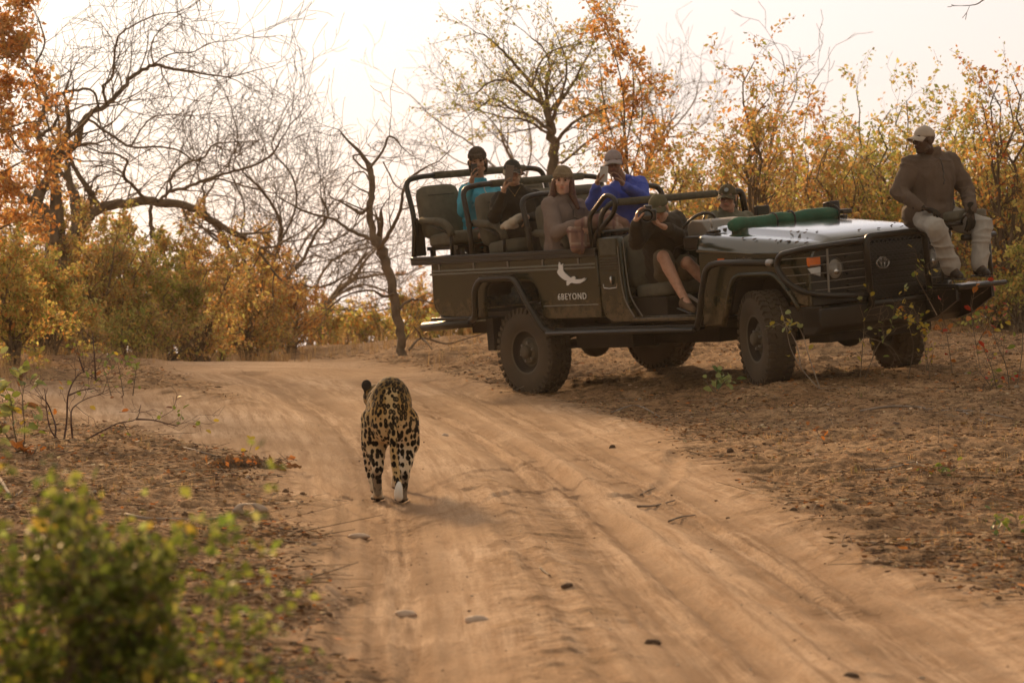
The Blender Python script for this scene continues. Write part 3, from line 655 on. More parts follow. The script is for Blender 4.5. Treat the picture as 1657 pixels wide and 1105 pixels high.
for i, (px, D, top, w, pal, nl) in enumerate([(1140, 52, 290, 220, BR1, 4500), (1260, 54, 270, 220, OR2, 4500), (1370, 52, 250, 220, BR1, 4500), (1470, 53, 260, 220, OR2, 4500), (1560, 50, 280, 220, BR1, 4500), (1650, 50, 270, 200, GR1, 4500), (1040, 54, 330, 150, OR2, 2600),
                                              (1330, 60, 230, 260, BR1, 4200), (1500, 62, 230, 260, BR1, 4200), (1200, 62, 260, 240, BR1, 4200), (1620, 60, 220, 260, BR1, 4200)]):
    shrub(px, D, top, w, pal, nl, DEEP[i], leaf=.07, stems=11, seed=140 + i, group='shrubs deep in the thicket')
for i, (px, D, top, w, pal, nl) in enumerate([(1480, 42.5, 430, 130, BR1, 1800), (1560, 41.5, 430, 120, GR1, 1800), (1610, 40, 420, 110, OR2, 1800), (1650, 39, 400, 90, GR1, 1800), (1530, 44, 400, 150, BR1, 2000)]):
    shrub(px, D, top, w, pal, nl, ['low brown bush just right of the bull bar', 'low olive bush right of the footrest', 'low golden bush in front of the thicket near the right edge', 'low olive bush cut by the right edge', 'low brown bush behind the feet of the tracker'][i], leaf=.045, stems=9, seed=170 + i, group='low bushes right of the bumper')
LEFT = [
    (20, 39, 395, 110, YG, 3600, 'green and yellow shrub at the left edge below the orange tree'),
    (75, 43, 420, 150, [(OLIVE, 3), (GREEN, 2), (GOLD, 3), (ORNG, 1)], 4200, 'orange and gold shrub second from the left edge'),
    (150, 47, 355, 200, [(GOLD, 2), (BRN, 3), (ORNG, 1.5), (OLIVE, 4)], 6000, 'wide brownish shrub below the forked bare tree'),
    (235, 48, 365, 190, [(OLIVE, 5), (GREEN, 4), (BRN, 2), (GOLD, 1)], 6500, 'dark olive shrub at the middle of the left thicket'),
    (320, 49, 365, 190, [(ORNG, 2), (BRN, 3), (GOLD, 2), (OLIVE, 4)], 6000, 'rust coloured shrub right of the dark olive one'),
    (400, 52, 395, 170, [(OLIVE, 3), (BRN, 2), (GOLD, 3), (ORNG, 2)], 5000, 'gold shrub behind the left wheel track at the crest'),
    (468, 54, 430, 120, OR1, 3000, 'orange shrub at the right end of the left thicket'),
]
for i, (px, D, top, w, pal, nl, lab) in enumerate(LEFT):
    shrub(px, D, top, w, pal, int(nl * 1.7), lab, leaf=.048, stems=14, seed=200 + i, group='shrubs along the left of the track')
for i, (px, D, top, w, pal, nl) in enumerate([(60, 56, 370, 220, OR2, 4200), (180, 58, 385, 240, BR1, 5000), (290, 60, 390, 240, OR2, 5000), (380, 63, 420, 220, BR1, 4500), (450, 64, 450, 180, OR2, 3500), (0, 52, 330, 180, OR2, 4000), (120, 62, 330, 260, OR2, 4000)]):
    shrub(px, D, top, w, pal, nl, ['gold shrub far back behind the yellow one at the left edge', 'brown shrub far back behind the trunk of the bare tree', 'gold shrub far back above the middle of the left thicket', 'brown shrub far back right of the rust coloured one', 'gold shrub far back at the right end of the thicket', 'tall gold shrub far back at the left edge', 'tall gold shrub farthest back between the two bare trunks'][i], leaf=.075, stems=10, seed=240 + i, group='shrubs further back on the left')
for i, (px, D, top, w, pal, nl) in enumerate([(515, 62, 500, 110, YG, 1500), (560, 66, 510, 120, OR2, 1500), (605, 60, 505, 120, YG, 1600), (660, 62, 520, 130, YG, 1600), (700, 56, 470, 110, OR2, 1500), (740, 52, 520, 120, YG, 1500), (640, 70, 490, 160, OR2, 1500), (545, 74, 480, 180, BR1, 1600), (780, 55, 500, 120, OR2, 1500), (690, 74, 430, 150, OR1, 1100)]):
    shrub(px, D, top, w, pal, nl, ['low yellow shrub beyond the crest left of the leopard', 'low gold shrub beyond the crest above the back of the leopard', 'low yellow shrub beyond the crest left of the dead tree', 'low yellow shrub at the foot of the dead tree', 'low gold shrub behind the rear bumper of the vehicle', 'low yellow shrub seen under the rear of the vehicle', 'airy gold shrub far behind the dead tree', 'airy brown shrub far beyond the crest', 'low gold shrub behind the rear wheel', 'airy orange shrub right of the dead tree trunk'][i], leaf=.07, stems=8, seed=260 + i, group='low shrubs beyond the crest')
for i, (px, D, top, w, pal, nl) in enumerate([(860, 60, 470, 200, BR1, 2500), (960, 58, 440, 200, BR1, 2500), (1060, 57, 400, 200, OR2, 2800)]):
    shrub(px, D, top, w, pal, nl, ['brown shrub showing through the rear seats', 'brown shrub showing through the middle seats', 'gold shrub showing behind the front seats'][i], leaf=.07, stems=9, seed=280 + i, group='shrubs hidden behind the vehicle')

for i, (px, D, top, w, pal, nl) in enumerate([(40, 46, 500, 150, OR2, 1500), (130, 45, 515, 130, BR1, 1500), (200, 46, 505, 140, GR1, 1600), (270, 46.5, 500, 130, BR1, 1500), (340, 50, 505, 130, OR2, 1500), (410, 53, 505, 130, BR1, 1400), (470, 56, 500, 120, OR2, 1400), (90, 52, 470, 160, BR1, 1800), (240, 53, 460, 180, GR1, 1800), (360, 56, 470, 160, OR2, 1800)]):
    shrub(px, D, top, w, pal, nl, ['low gold bush at the foot of the left edge thicket', 'low brown bush below the forked bare tree', 'low olive bush left of where the track tops the crest', 'low brown bush at the left rim of the crest', 'low gold bush right behind the crest of the track', 'low brown bush behind the middle of the crest', 'low gold bush at the right end of the crest', 'brown bush in the second row of the left thicket', 'olive bush in the second row behind the crest', 'gold bush in the second row right of the olive one'][i], leaf=.05, stems=10, seed=300 + i, group='low bushes in front of the left thicket')
# ================================================================ the open safari vehicle
M_green = mat('dark_green_paint_material', (0.010, 0.014, 0.003), 0.22, var=0.1, dust=0.10, dustcol=(0.09, 0.07, 0.03), spec=0.5, coat=0.35, scale=3, mud=.45)
M_crease_highlight = mat('crease_highlight_material', (0.20, 0.20, 0.17), 0.35, dust=.2)  # light grey puts the sky highlight along the creases into the colour
M_hood = mat('bonnet_paint_material', (0.024, 0.030, 0.018), 0.10, var=0.1, dust=0.18, dustcol=(0.26, 0.22, 0.17), spec=0.9, coat=1.0, scale=5)
M_black = mat('black_steel_material', (0.010, 0.009, 0.008), 0.30, var=0.2, dust=0.18, dustcol=(0.09, 0.065, 0.04), scale=5)
M_under = mat('underbody_material', (0.018, 0.014, 0.010), 0.85, var=0.3, dust=0.3, dustcol=(0.10, 0.06, 0.035))
M_rubber = mat('tyre_rubber_material', (0.030, 0.026, 0.022), 0.85, dust=0.65, dustcol=(0.15, 0.10, 0.055), scale=4, bump=0.2)
M_rim = mat('rim_material', (0.07, 0.06, 0.04), 0.5, dust=0.45, dustcol=(0.15, 0.105, 0.06), scale=7)
M_steel = mat('bare_steel_material', (0.35, 0.34, 0.33), 0.35, metal=0.9, dust=0.2)
M_chrome = mat('chrome_material', (0.7, 0.7, 0.7), 0.18, metal=1.0, dust=0.15)
M_seat = mat('grey_green_canvas_material', (0.13, 0.12, 0.09), 0.92, var=0.15, scale=14, bump=0.35, bscale=120)
M_pad = mat('padding_wrap_material', (0.09, 0.082, 0.058), 0.9, var=0.2, scale=20, bump=0.5, bscale=70)
M_orange = mat('orange_lens_material', (0.75, 0.16, 0.01), 0.25, var=0.1, spec=0.6)
M_lens = mat('headlight_glass_material', (0.20, 0.18, 0.15), 0.10, var=0.5, spec=0.8, coat=0.6)
M_white = mat('white_print_material', (0.78, 0.78, 0.78), 0.5, var=0.03)
M_greyd = mat('grey_dash_material', (0.16, 0.16, 0.15), 0.5, dust=0.3)
M_rust = mat('rusty_spring_material', (0.30, 0.12, 0.03), 0.7, var=0.3)
M_greencv = mat('green_canvas_material', (0.018, 0.10, 0.055), 0.75, var=0.25, scale=6, bump=0.6, bscale=14)
M_tan = mat('tan_cloth_material', (0.38, 0.32, 0.22), 0.9, bump=0.3)

veh = empty('safari_vehicle', VT, 'open dark green safari vehicle parked on the verge with three raised rows of seats', 'vehicle')
veh.rotation_euler = Matrix(VR.tolist()).to_euler()
VM = Matrix.Translation(Vector(VT)) @ Matrix(VR.tolist()).to_4x4()

# ---- wheels
def make_wheel():
    w = bpy.data.objects.new('wheel', None); w.empty_display_size = .1; link(w, veh)
    R, Wd = .405, .115
    prof = [(-Wd + .01, .205), (-Wd - .004, .24), (-Wd - .012, .31), (-Wd + .002, .365), (-Wd + .03, .392), (0, .394), (Wd - .03, .392), (Wd - .002, .365), (Wd + .012, .31), (Wd + .004, .24), (Wd - .01, .205), (Wd - .06, .195), (-Wd + .06, .195)]
    m = MB(); m.lathe(prof, n=48, close=True)
    for k in range(38):
        a = 2 * math.pi * k / 38
        for row, (y, wy, sk) in enumerate(((-.087, .052, .25), (-.032, .042, -.35), (.032, .042, .35), (.087, .052, -.25))):
            aa = a + (row % 2) * math.pi / 38; c = Vector((math.cos(aa) * .398, y, math.sin(aa) * .398)); t = Vector((-math.sin(aa), sk, math.cos(aa))); nrm = Vector((math.cos(aa), 0, math.sin(aa)))
            t.normalize(); s = nrm.cross(t); m.obox(c, (t, s, nrm), (.044, wy, .022))
        for sd in (-1, 1):
            c = Vector((math.cos(a) * .375, sd * (Wd - .001), math.sin(a) * .375)); t = Vector((-math.sin(a), 0, math.cos(a))); m.obox(c, (t, Vector((0, 1, 0)), Vector((math.cos(a), 0, math.sin(a)))), (.03, .016, .045))
    m.build('tyre', M_rubber, w, angle=30)
    m = MB(); m.lathe([(-.10, .212), (-.106, .205), (-.10, .192), (-.06, .18), (-.035, .165), (-.045, .12), (-.07, .10), (-.075, .07), (-.075, 0.001)], n=40, cap=False)
    m.lathe([(.10, .208), (.09, .19), (.02, .18), (-.02, .16)], n=32, cap=False)
    m.build('rim', M_rim, w, angle=35)
    m = MB(); m.lathe([(-.099, .1915), (-.064, .1795), (-.040, .164), (-.048, .135)], n=40, cap=False); m.build('rim_well', M_under, w, smooth=True)
    m = MB(); m.lathe([(-.07, .062), (-.115, .058), (-.13, .045), (-.135, .02), (-.135, .001)], n=20); m.build('hub', M_rim, w, angle=35)
    m = MB()
    for k in range(6): a = 2 * math.pi * k / 6; m.lathe([(-.07, .013), (-.093, .013), (-.096, .008)], c=(math.cos(a) * .085, 0, math.sin(a) * .085), n=6)
    m.build('wheel_nut', M_steel, w, angle=30)
    return w
def copy_part(o, parent):
    c = o.copy(); link(c, parent)
    for ch in [x for x in bpy.data.objects if x.parent == o]: d = ch.copy(); link(d, c)
    return c
w0 = make_wheel(); ws = [w0] + [copy_part(w0, veh) for _ in range(3)]
for w, ((x, y), dz) in zip(ws, WHEELS):
    w.location = (x, y, .405 + dz); st = R_(-22) if x > 0 else 0
    w.rotation_euler = (0, random.uniform(0, 1), st + (math.pi if y > 0 else 0))

# ---- chassis and running gear
m = MB()
for y in (-.42, .42): m.box(-2.9, 2.2, y - .04, y + .04, .56, .68)
for x in (-2.6, -1.9, -1.0, -.2, .6, 1.5): m.box(x - .04, x + .04, -.40, .40, .57, .66)
m.box(-.6, .5, -.3, .3, .42, .62); m.box(-1.0, -.2, -.72, -.46, .42, .62); m.box(-.4, .6, .46, .72, .44, .64)
m.build('chassis', M_under, veh, bevel=.01)
m = MB(); m.tube([(-1.58, -.66, .42), (-1.58, .66, .46)], .045, 12); m.ell((-1.62, .0, .44), (.16, .15, .16)); m.tube([(-1.5, 0, .46), (.2, .05, .52)], .03, 10)
m.tube([(1.64, -.62, .47), (1.64, .62, .47)], .04, 12); m.ell((1.64, .2, .47), (.15, .14, .15)); m.tube([(.3, .1, .52), (1.5, .2, .49)], .028, 10); m.build('axle', M_under, veh, smooth=True)
for y in (-.50, .50):
    m = MB()
    for k, L in enumerate((.62, .52, .42, .32, .22)):
        m.tube([(-1.58 - L, y, .54 + .10 * (L / .62) ** 2 - k * .012), (-1.58, y, .50 - k * .012), (-1.58 + L, y, .54 + .10 * (L / .62) ** 2 - k * .012)], .016, 6)
    m.build('leaf_spring', M_under, veh)
for y in (-.56, .5):
    m = MB(); m.tube([(1.86 + .062 * math.cos(t), y + .062 * math.sin(t), .52 + t / (2 * math.pi) * .052) for t in np.linspace(0, 2 * math.pi * 7.5, 120)], .011, 7)
    m.build('coil_spring', M_rust, veh, smooth=True)
    m = MB(); m.tube([(1.86, y, .45), (1.88, y, .98)], .03, 10); m.build('shock_absorber', M_black, veh, smooth=True)
m = MB(); m.tube([(.4, .5, .5), (-1.0, .55, .5), (-2.2, .55, .52), (-2.9, .55, .5)], .03, 10); m.build('exhaust_pipe', M_under, veh, smooth=True)

# ---- load tub
def arc(cx, cz, rx, rz, a0, a1, n=8): return [(cx + rx * math.cos(R_(a0 + (a1 - a0) * i / n)), cz + rz * math.sin(R_(a0 + (a1 - a0) * i / n))) for i in range(n + 1)]
tub_poly = [(-2.955, 1.275), (-2.965, .98)] + arc(-2.80, .90, .165, .15, 180, 262, 6) + [(-2.18, .73)] + [(-2.17, .90)] + arc(-2.03, .93, .14, .13, 180, 95, 5) + arc(-1.50, .90, .16, .16, 88, 10, 5) + [(-1.30, .72), (-1.22, .70), (-.46, .70), (-.46, 1.275)]
for sy in (-1, 1):
    m = MB(); m.prism(tub_poly, sy * .84, sy * .80); m.build('side_panel', M_green, veh, bevel=.008)
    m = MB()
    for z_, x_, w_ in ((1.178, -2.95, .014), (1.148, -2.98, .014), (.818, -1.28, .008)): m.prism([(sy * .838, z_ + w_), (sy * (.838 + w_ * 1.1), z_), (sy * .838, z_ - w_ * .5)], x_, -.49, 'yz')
    m.build('body_crease', M_crease_highlight, veh)
    m = MB(); m.box(-3.25, -.45, sy * .80, sy * .865, 1.282, 1.325); m.box(-3.25, -.45, sy * .845, sy * .862, 1.245, 1.285); m.build('top_rail', M_black, veh, bevel=.008)
    m = MB()
    for x in (-2.82, -2.28, -1.76, -1.24, -.72): m.box(x - .006, x + .006, sy * .838, sy * .85, 1.19, 1.245)
    m.build('tie_hook', M_steel, veh)
    # arch liner and guard tube
    m = MB(); inner = arc(-2.02, .92, .14, .13, 180, 95, 5) + arc(-1.51, .89, .15, .15, 88, 10, 5)
    for i in range(len(inner) - 1):
        (a, b), (c, d) = inner[i], inner[i + 1]; m.obox(((a + c) / 2, sy * .67, (b + d) / 2 + .01), ((c - a, 0, d - b), (0, 1, 0), (-(d - b), 0, c - a)), (math.hypot(c - a, d - b) + .01, .26, .02))
    m.build('wheel_arch', M_under, veh)
    m = MB(); m.tube(rounded([(-2.38, sy * .87, .70), (-2.24, sy * .90, .74), (-2.20, sy * .92, 1.0), (-2.10, sy * .92, 1.095), (-1.58, sy * .92, 1.095), (-1.42, sy * .92, .86), (-1.24, sy * .89, .60), (-1.12, sy * .87, .575)], .09, 5), .030, 12); m.build('guard_tube', M_black, veh, smooth=True)
    m = MB(); m.box(-1.47, -1.33, sy * .86, sy * .935, .852, .868); m.box(-2.08, -1.60, sy * .90, sy * .95, 1.112, 1.124); m.build('bracket', M_black, veh)
    m = MB(); m.box(-1.12, .90, sy * .80, sy * .925, .575, .60); m.box(-1.12, .90, sy * .84, sy * .86, .60, .618); m.tube([(-1.16, sy * .925, .575), (.90, sy * .925, .575)], .024, 10); m.build('running_board', M_black, veh, bevel=.004)
m = MB(); m.box(-2.96, -2.92, -.80, .80, .78, 1.275); m.build('tailgate', M_green, veh, bevel=.01)
m = MB(); m.box(-2.92, -.46, -.80, .80, .74, .78); m.build('load_floor', M_under, veh)
m = MB(); m.box(-.48, -.44, -.80, .80, .74, 1.40); m.build('bulkhead', M_green, veh, bevel=.006)
m = MB(); m.tube([(-3.12, -.86, .66), (-3.12, .86, .66)], .045, 12); m.tube([(-3.12, -.86, .66), (-2.36, -.86, .69)], .045, 12); m.tube([(-3.12, .86, .66), (-2.36, .86, .69)], .045, 12); m.build('rear_bumper', M_black, veh, smooth=True)
m = MB(); m.box(-2.95, -2.3, -.90, -.78, .715, .745); m.box(-3.05, -2.95, -.7, .7, .70, .73); m.build('rear_step', M_black, veh, bevel=.005)
m = MB(); m.box(-2.22, -2.12, -.80, -.70, .42, .72); m.build('mudflap', M_under, veh)

# ---- cab rear corner panels with vents and latch pocket
for sy in (-1, 1):
    m = MB(); m.prism([(-.44, 1.415), (-.44, .80), (-.40, .70), (-.30, .655), (.05, .655)] + arc(.14, .88, .22, .22, 225, 180, 5) + [(-.10, 1.1), (-.115, 1.36), (-.15, 1.415)], sy * .845, sy * .78); m.build('corner_panel', M_green, veh, bevel=.012)
    m = MB()
    for k in range(5): m.box(-.405, -.165, sy * .843, sy * .853, 1.125 + k * .024, 1.137 + k * .024)
    m.build('vent_slat', M_black, veh)
    m = MB(); m.box(-.40, -.17, sy * .843, sy * .852, 1.255, 1.40); m.build('trim_plate', M_pad, veh, bevel=.01)
    m = MB(); m.box(-.385, -.185, sy * .843, sy * .849, .955, 1.095); m.build('latch_pocket', M_green, veh, bevel=.012)
    m = MB(); m.tube([(-.385, sy * .85, 1.0), (-.375, sy * .85, .965), (-.30, sy * .85, .957), (-.20, sy * .85, .965), (-.19, sy * .85, 1.0)], .004, 6); m.build('pocket_rim', M_chrome, veh)
    m = MB(); m.tube([(-.255, sy * .85, .995), (-.25, sy * .868, 1.02), (-.25, sy * .868, 1.055), (-.26, sy * .85, 1.065)], .011, 8); m.build('door_latch', M_chrome, veh, smooth=True)
    m = MB(); m.tube(bez([(-.145, sy * .85, 1.33), (-.13, sy * .852, 1.05), (-.09, sy * .852, .85), (.02, sy * .852, .70)], 6), .006, 6); m.tube(bez([(-.075, sy * .84, 1.39), (-.055, sy * .842, 1.10), (-.02, sy * .842, .88), (.12, sy * .842, .70)], 6), .006, 6); m.build('door_seal', M_chrome if sy < -2 else M_greyd, veh)
    m = MB(); m.box(.0, .93, sy * .845, sy * .72, .655, .69); m.box(.02, .90, sy * .80, sy * .70, .69, .703); m.build('door_sill', M_green, veh, bevel=.006)
m = MB(); m.box(-.44, 1.0, -.74, .74, .63, .66); m.build('cab_floor', M_under, veh)
m = MB(); m.box(-.40, .30, -.70, .70, .66, .86); m.build('seat_box', M_under, veh, bevel=.01)
m = MB(); m.box(.90, .94, -.80, .80, .64, 1.36); m.build('firewall', M_under, veh)

# ---- front wings with arches, bonnet
wing = [(.93, 1.362), (.925, .60), (1.18, .60)] + [(1.27, .78), (1.33, .95)] + arc(1.42, .97, .06, .05, 160, 95, 3) + arc(1.86, .97, .07, .05, 85, 30, 3) + [(2.03, .90), (2.16, .76), (2.30, .74), (2.31, 1.06), (2.31, 1.15), (2.33, 1.20)]
for sy in (-1, 1):
    w = [(x, z) for x, z in wing]; m = MB(); m.prism([(x, min(z, 1.245)) for x, z in w], sy * .84, sy * .79); m.build('front_wing', M_green, veh, bevel=.014)
    lip = [(1.20, .60), (1.28, .80), (1.34, .965), (1.42, 1.03), (1.86, 1.03), (1.96, .98), (2.10, .84), (2.18, .72)]
    m = MB(); m.tube([(q[0], sy * .845, q[1]) for q in rounded([(a, b, 0) for a, b in lip], .06, 3)], .022, 8); m.build('arch_lip', M_green, veh, smooth=True)
    m = MB()
    li = [(1.26, .72), (1.36, .97), (1.46, 1.02), (1.86, 1.02), (1.98, .94), (2.10, .80)]
    for i in range(len(li) - 1):
        (a, b), (c, d) = li[i], li[i + 1]; m.obox(((a + c) / 2, sy * .64, (b + d) / 2), ((c - a, 0, d - b), (0, 1, 0), (-(d - b), 0, c - a)), (math.hypot(c - a, d - b) + .02, .32, .02))
    m.box(1.3, 2.1, sy * .49, sy * .47, .6, 1.03); m.build('wheel_arch', M_under, veh)
    m = MB(); m.tube(rounded([(.90, sy * .90, .585), (.97, sy * .92, .66), (1.06, sy * .935, .93), (1.14, sy * .935, 1.12), (1.30, sy * .935, 1.145), (1.99, sy * .935, 1.125)], .09, 5), .028, 12); m.build('guard_tube', M_black, veh, smooth=True)
m = MB(); m.tube([(1.93, -.935, 1.126), (1.99, -.935, 1.124)], .033, 12); m.build('tube_clamp', M_steel, veh, smooth=True)
# side cheek of the bonnet: bright sloping band, then shoulder, step and raised centre
prof = [(-.846, -.125), (-.840, -.105), (-.806, -.022), (-.788, -.004), (-.765, .004), (-.69, .010), (-.645, .016), (-.58, .058), (-.555, .064), (-.40, .070), (0, .076)]
prof = prof + [(-a, b) for a, b in prof[:-1][::-1]]
def hz(x): return 1.372 - (x - .93) * .086 - .006 * ((x - 1.7) / .8) ** 2
hv, hf = [], []; xs = [.93, .96, 1.2, 1.5, 1.8, 2.0, 2.15, 2.26, 2.30, 2.31]
for i, x in enumerate(xs):
    for y, dz in prof:
        sc = 1 - max(0, x - 1.2) * .055; drop = {2.26: .006, 2.30: .03, 2.31: .06}.get(x, 0); dzz = dz if dz < 0 else dz * (1 - .35 * sstep(2.0, 2.31, x))
        hv.append((x, y * sc, hz(x) + dzz - drop))
k = len(prof)
for i in range(len(xs) - 1):
    for j in range(k - 1): hf.append((i * k + j, i * k + j + 1, (i + 1) * k + j + 1, (i + 1) * k + j))
b_ = mesh_obj('bonnet', hv, hf, M_hood, veh, angle=40); sd = b_.modifiers.new('solid', 'SOLIDIFY'); sd.thickness = .02; sd.offset = -1
m = MB()
for y in (-.23, .30): m.tube([(1.0, y, hz(1.0) + .078), (2.24, y * .94, hz(2.24) + .062)], .004, 5)
m.build('bonnet_seam', M_black, veh)
m = MB()
for _ in range(70):
    x = random.uniform(.98, 2.3); y = random.choice([random.uniform(-.8, -.6), random.uniform(-.6, .5), random.uniform(-.8, -.3)]); z = hz(x) + (.012 if y < -.6 else .074)
    for _k in range(2): m.obox((x + random.uniform(-.01, .01), y, z + .006), (Vector((random.random(), random.random(), .2)), Vector((random.random() - .5, .5, random.random() - .3)), Vector((0, .3, 1))), (random.uniform(.012, .03), random.uniform(.006, .014), .006))
tag(m.build('fallen_leaf_litter', mat('dry_leaf_material', (.10, .06, .03), .9), veh), kind='stuff')
m = MB(); m.box(.94, 1.10, -.78, .78, 1.33, 1.392); m.build('cowl', M_black, veh, bevel=.01)

# ---- front: grille, lamps
m = MB(); m.box(2.24, 2.30, -.80, .80, .74, 1.21); m.build('grille_surround', M_black, veh, bevel=.012)
for k in range(7):
    m = MB(); m.box(2.298, 2.325, -.40, .40, .83 + k * .048, .848 + k * .048); m.build('grille_bar', M_black, veh, bevel=.004)
for sy in (-1, 1):
    m = MB(); m.lathe([(.0, .102), (.03, .105), (.045, .096), (.05, .088)], c=(2.295, sy * .555, 1.035), axis=(1, 0, 0), n=28); h = m.build('headlight', M_black, veh, angle=40)
    m = MB(); m.ell((2.335, sy * .555, 1.035), (.03, .086, .086), 20, 12); m.build('lens', M_lens, h, smooth=True)
    m = MB(); m.ell((2.352, sy * .555, 1.015), (.018, .04, .03)); m.build('reflector', M_chrome, h, smooth=True)
    m = MB(); m.box(2.29, 2.325, sy * .69, sy * .835, 1.075, 1.155); m.build('indicator', M_orange, veh, bevel=.012)
    m = MB(); m.prism([(sy * .69, 1.068), (sy * .835, 1.060), (sy * .80, 1.015), (sy * .70, .985)], 2.29, 2.318, 'yz'); m.build('parking_light', mat('clear_lens_material', (.6, .6, .6), .2), veh, bevel=.006)
em = MB()
def ringp(rx, rz, cz=0, n=28): return [(2.338, rx * math.cos(2 * math.pi * i / n), 1.045 + cz + rz * math.sin(2 * math.pi * i / n)) for i in range(n)]
em.tube(ringp(.070, .048), .008, 6, close=True); em.tube(ringp(.022, .043), .006, 6, close=True); em.tube(ringp(.045, .016, .022), .006, 6, close=True); em.build('emblem', M_chrome, veh, smooth=True)

# ---- bumper
m = MB(); m.prism([(2.20, .50), (2.34, .50), (2.42, .56), (2.43, .72), (2.20, .73)], -.84, .86); m.build('front_bumper', M_black, veh, bevel=.012)
m = MB(); m.box(2.05, 2.42, -.84, -.80, .56, .74); m.box(2.0, 2.25, -.6, .6, .42, .50); m.build('bash_plate', M_under, veh, bevel=.01)
# ---- bull bar
def cen(y, z): return (2.52 - .02 * abs(y), y, z)
m = MB(); m.tube(rounded([cen(-.33, .70), cen(-.345, 1.24), cen(-.30, 1.285), cen(.30, 1.285), cen(.345, 1.24), cen(.355, .70)], .06, 5), .030, 12); m.tube([cen(-.33, .72), cen(.35, .72)], .028, 10)
for y in (-.28, .28): m.tube([(2.3, y, .62), (2.5, y, .72)], .025, 8)
m.build('bull_bar', M_black, veh, smooth=True)
for sy in (-1, 1):
    m = MB(); m.tube(rounded([(2.50, sy * .345, 1.255), (2.46, sy * .55, 1.245), (2.30, sy * .86, 1.225), (2.08, sy * .93, 1.19), (2.03, sy * .935, 1.10), (2.12, sy * .93, .97), (2.26, sy * .86, .865), (2.40, sy * .66, .815), (2.50, sy * .345, .80)], .07, 5), .027, 12); m.build('lamp_guard', M_black, veh, smooth=True)
    m = MB()
    for z, w in ((1.16, .93), (1.09, .93), (1.02, .92), (.95, .90), (.88, .84)): m.tube(bez([(2.49, sy * .35, z), (2.43, sy * .60, z - .004), (2.28, sy * (w - .06), z - .008), (2.10 if z > .96 else 2.2, sy * w, z - .01)], 4), .0036, 6)
    m.tube([(2.40, sy * .68, 1.235), (2.38, sy * .68, .82)], .010, 8); m.build('guard_wire', M_greyd, veh)
m = MB()
for i in range(-8, 26):   # crossed wires of the mesh guard
    for s in (1, -1):
        y0 = -.32; z0 = .74 + i * .042 if s > 0 else 1.27 - i * .042; y1 = .34; z1 = z0 + s * (y1 - y0) * .85
        pts = []
        for t in np.linspace(0, 1, 40):
            y, z = y0 + (y1 - y0) * t, z0 + (z1 - z0) * t
            if .74 <= z <= 1.265: pts.append((y, z))
        if len(pts) > 1: m.bar((2.505, *pts[0]), (2.505, *pts[-1]), .0035, .0035)
m.build('mesh_guard', M_black, veh)
m = MB(); m.box(1.19, 1.27, -.852, -.838, 1.150, 1.178); m.build('side_marker', M_orange, veh, bevel=.005)
def text_obj(s, loc, size, rot, m_, name, parent, ext=.002, shear=0, sx=1.0, spacing=1.0):
    cu = bpy.data.curves.new(name, 'FONT'); cu.body = s; cu.size = size; cu.extrude = ext; cu.align_x = 'LEFT'; cu.shear = shear; cu.space_character = spacing; cu.offset = 0.0
    tmp = bpy.data.objects.new(name, cu); COL.objects.link(tmp); dg = bpy.context.evaluated_depsgraph_get(); me = bpy.data.meshes.new_from_object(tmp.evaluated_get(dg)); bpy.data.objects.remove(tmp)
    me.transform(Matrix.Diagonal((sx, 1, 1, 1))); me.materials.clear(); me.materials.append(m_); o = bpy.data.objects.new(name, me); link(o, parent); o.location = loc; o.rotation_euler = rot; return o
SIDE_ROT = (math.pi / 2, 0, 0)
text_obj('6BEYOND', (-1.055, -.848, .872), .082, SIDE_ROT, M_white, 'door_lettering', veh, sx=.98, spacing=1.22)
text_obj('L', (1.415, -.846, 1.150), .044, SIDE_ROT, M_chrome, 'wing_badge', veh, shear=.2)
text_obj('AND', (1.437, -.846, 1.150), .032, SIDE_ROT, M_chrome, 'wing_badge', veh, shear=.2)
text_obj('C', (1.507, -.846, 1.150), .044, SIDE_ROT, M_chrome, 'wing_badge', veh, shear=.2)
text_obj('RUISER', (1.535, -.846, 1.150), .032, SIDE_ROT, M_chrome, 'wing_badge', veh, shear=.2, sx=.95)
m = MB(); m.box(1.325, 1.425, -.848, -.838, 1.147, 1.156); m.build('badge_bar', M_chrome, veh)
bird_px = [(327, 172), (340, 180), (350, 235), (362, 240), (385, 210), (405, 200), (395, 235), (405, 300), (408, 345), (440, 385), (500, 440), (560, 490), (580, 468), (610, 455), (635, 465), (655, 492), (630, 512), (690, 515), (780, 508), (838, 482), (815, 525), (868, 492), (830, 545), (780, 570), (740, 592), (680, 598), (620, 592), (575, 580), (540, 598), (510, 630), (490, 638), (475, 620), (480, 590), (470, 570), (495, 545), (440, 530), (380, 490), (330, 440), (300, 400), (288, 360), (300, 335), (320, 310), (312, 240), (320, 200)]
bp_ = [vp(880 + x / 12.28, 410 + y / 12.28, 1, -.84) for x, y in bird_px]
m = MB(); m.prism([(q[0], q[2]) for q in bp_], -.8555, -.8475); m.build('eagle_logo', M_white, veh)

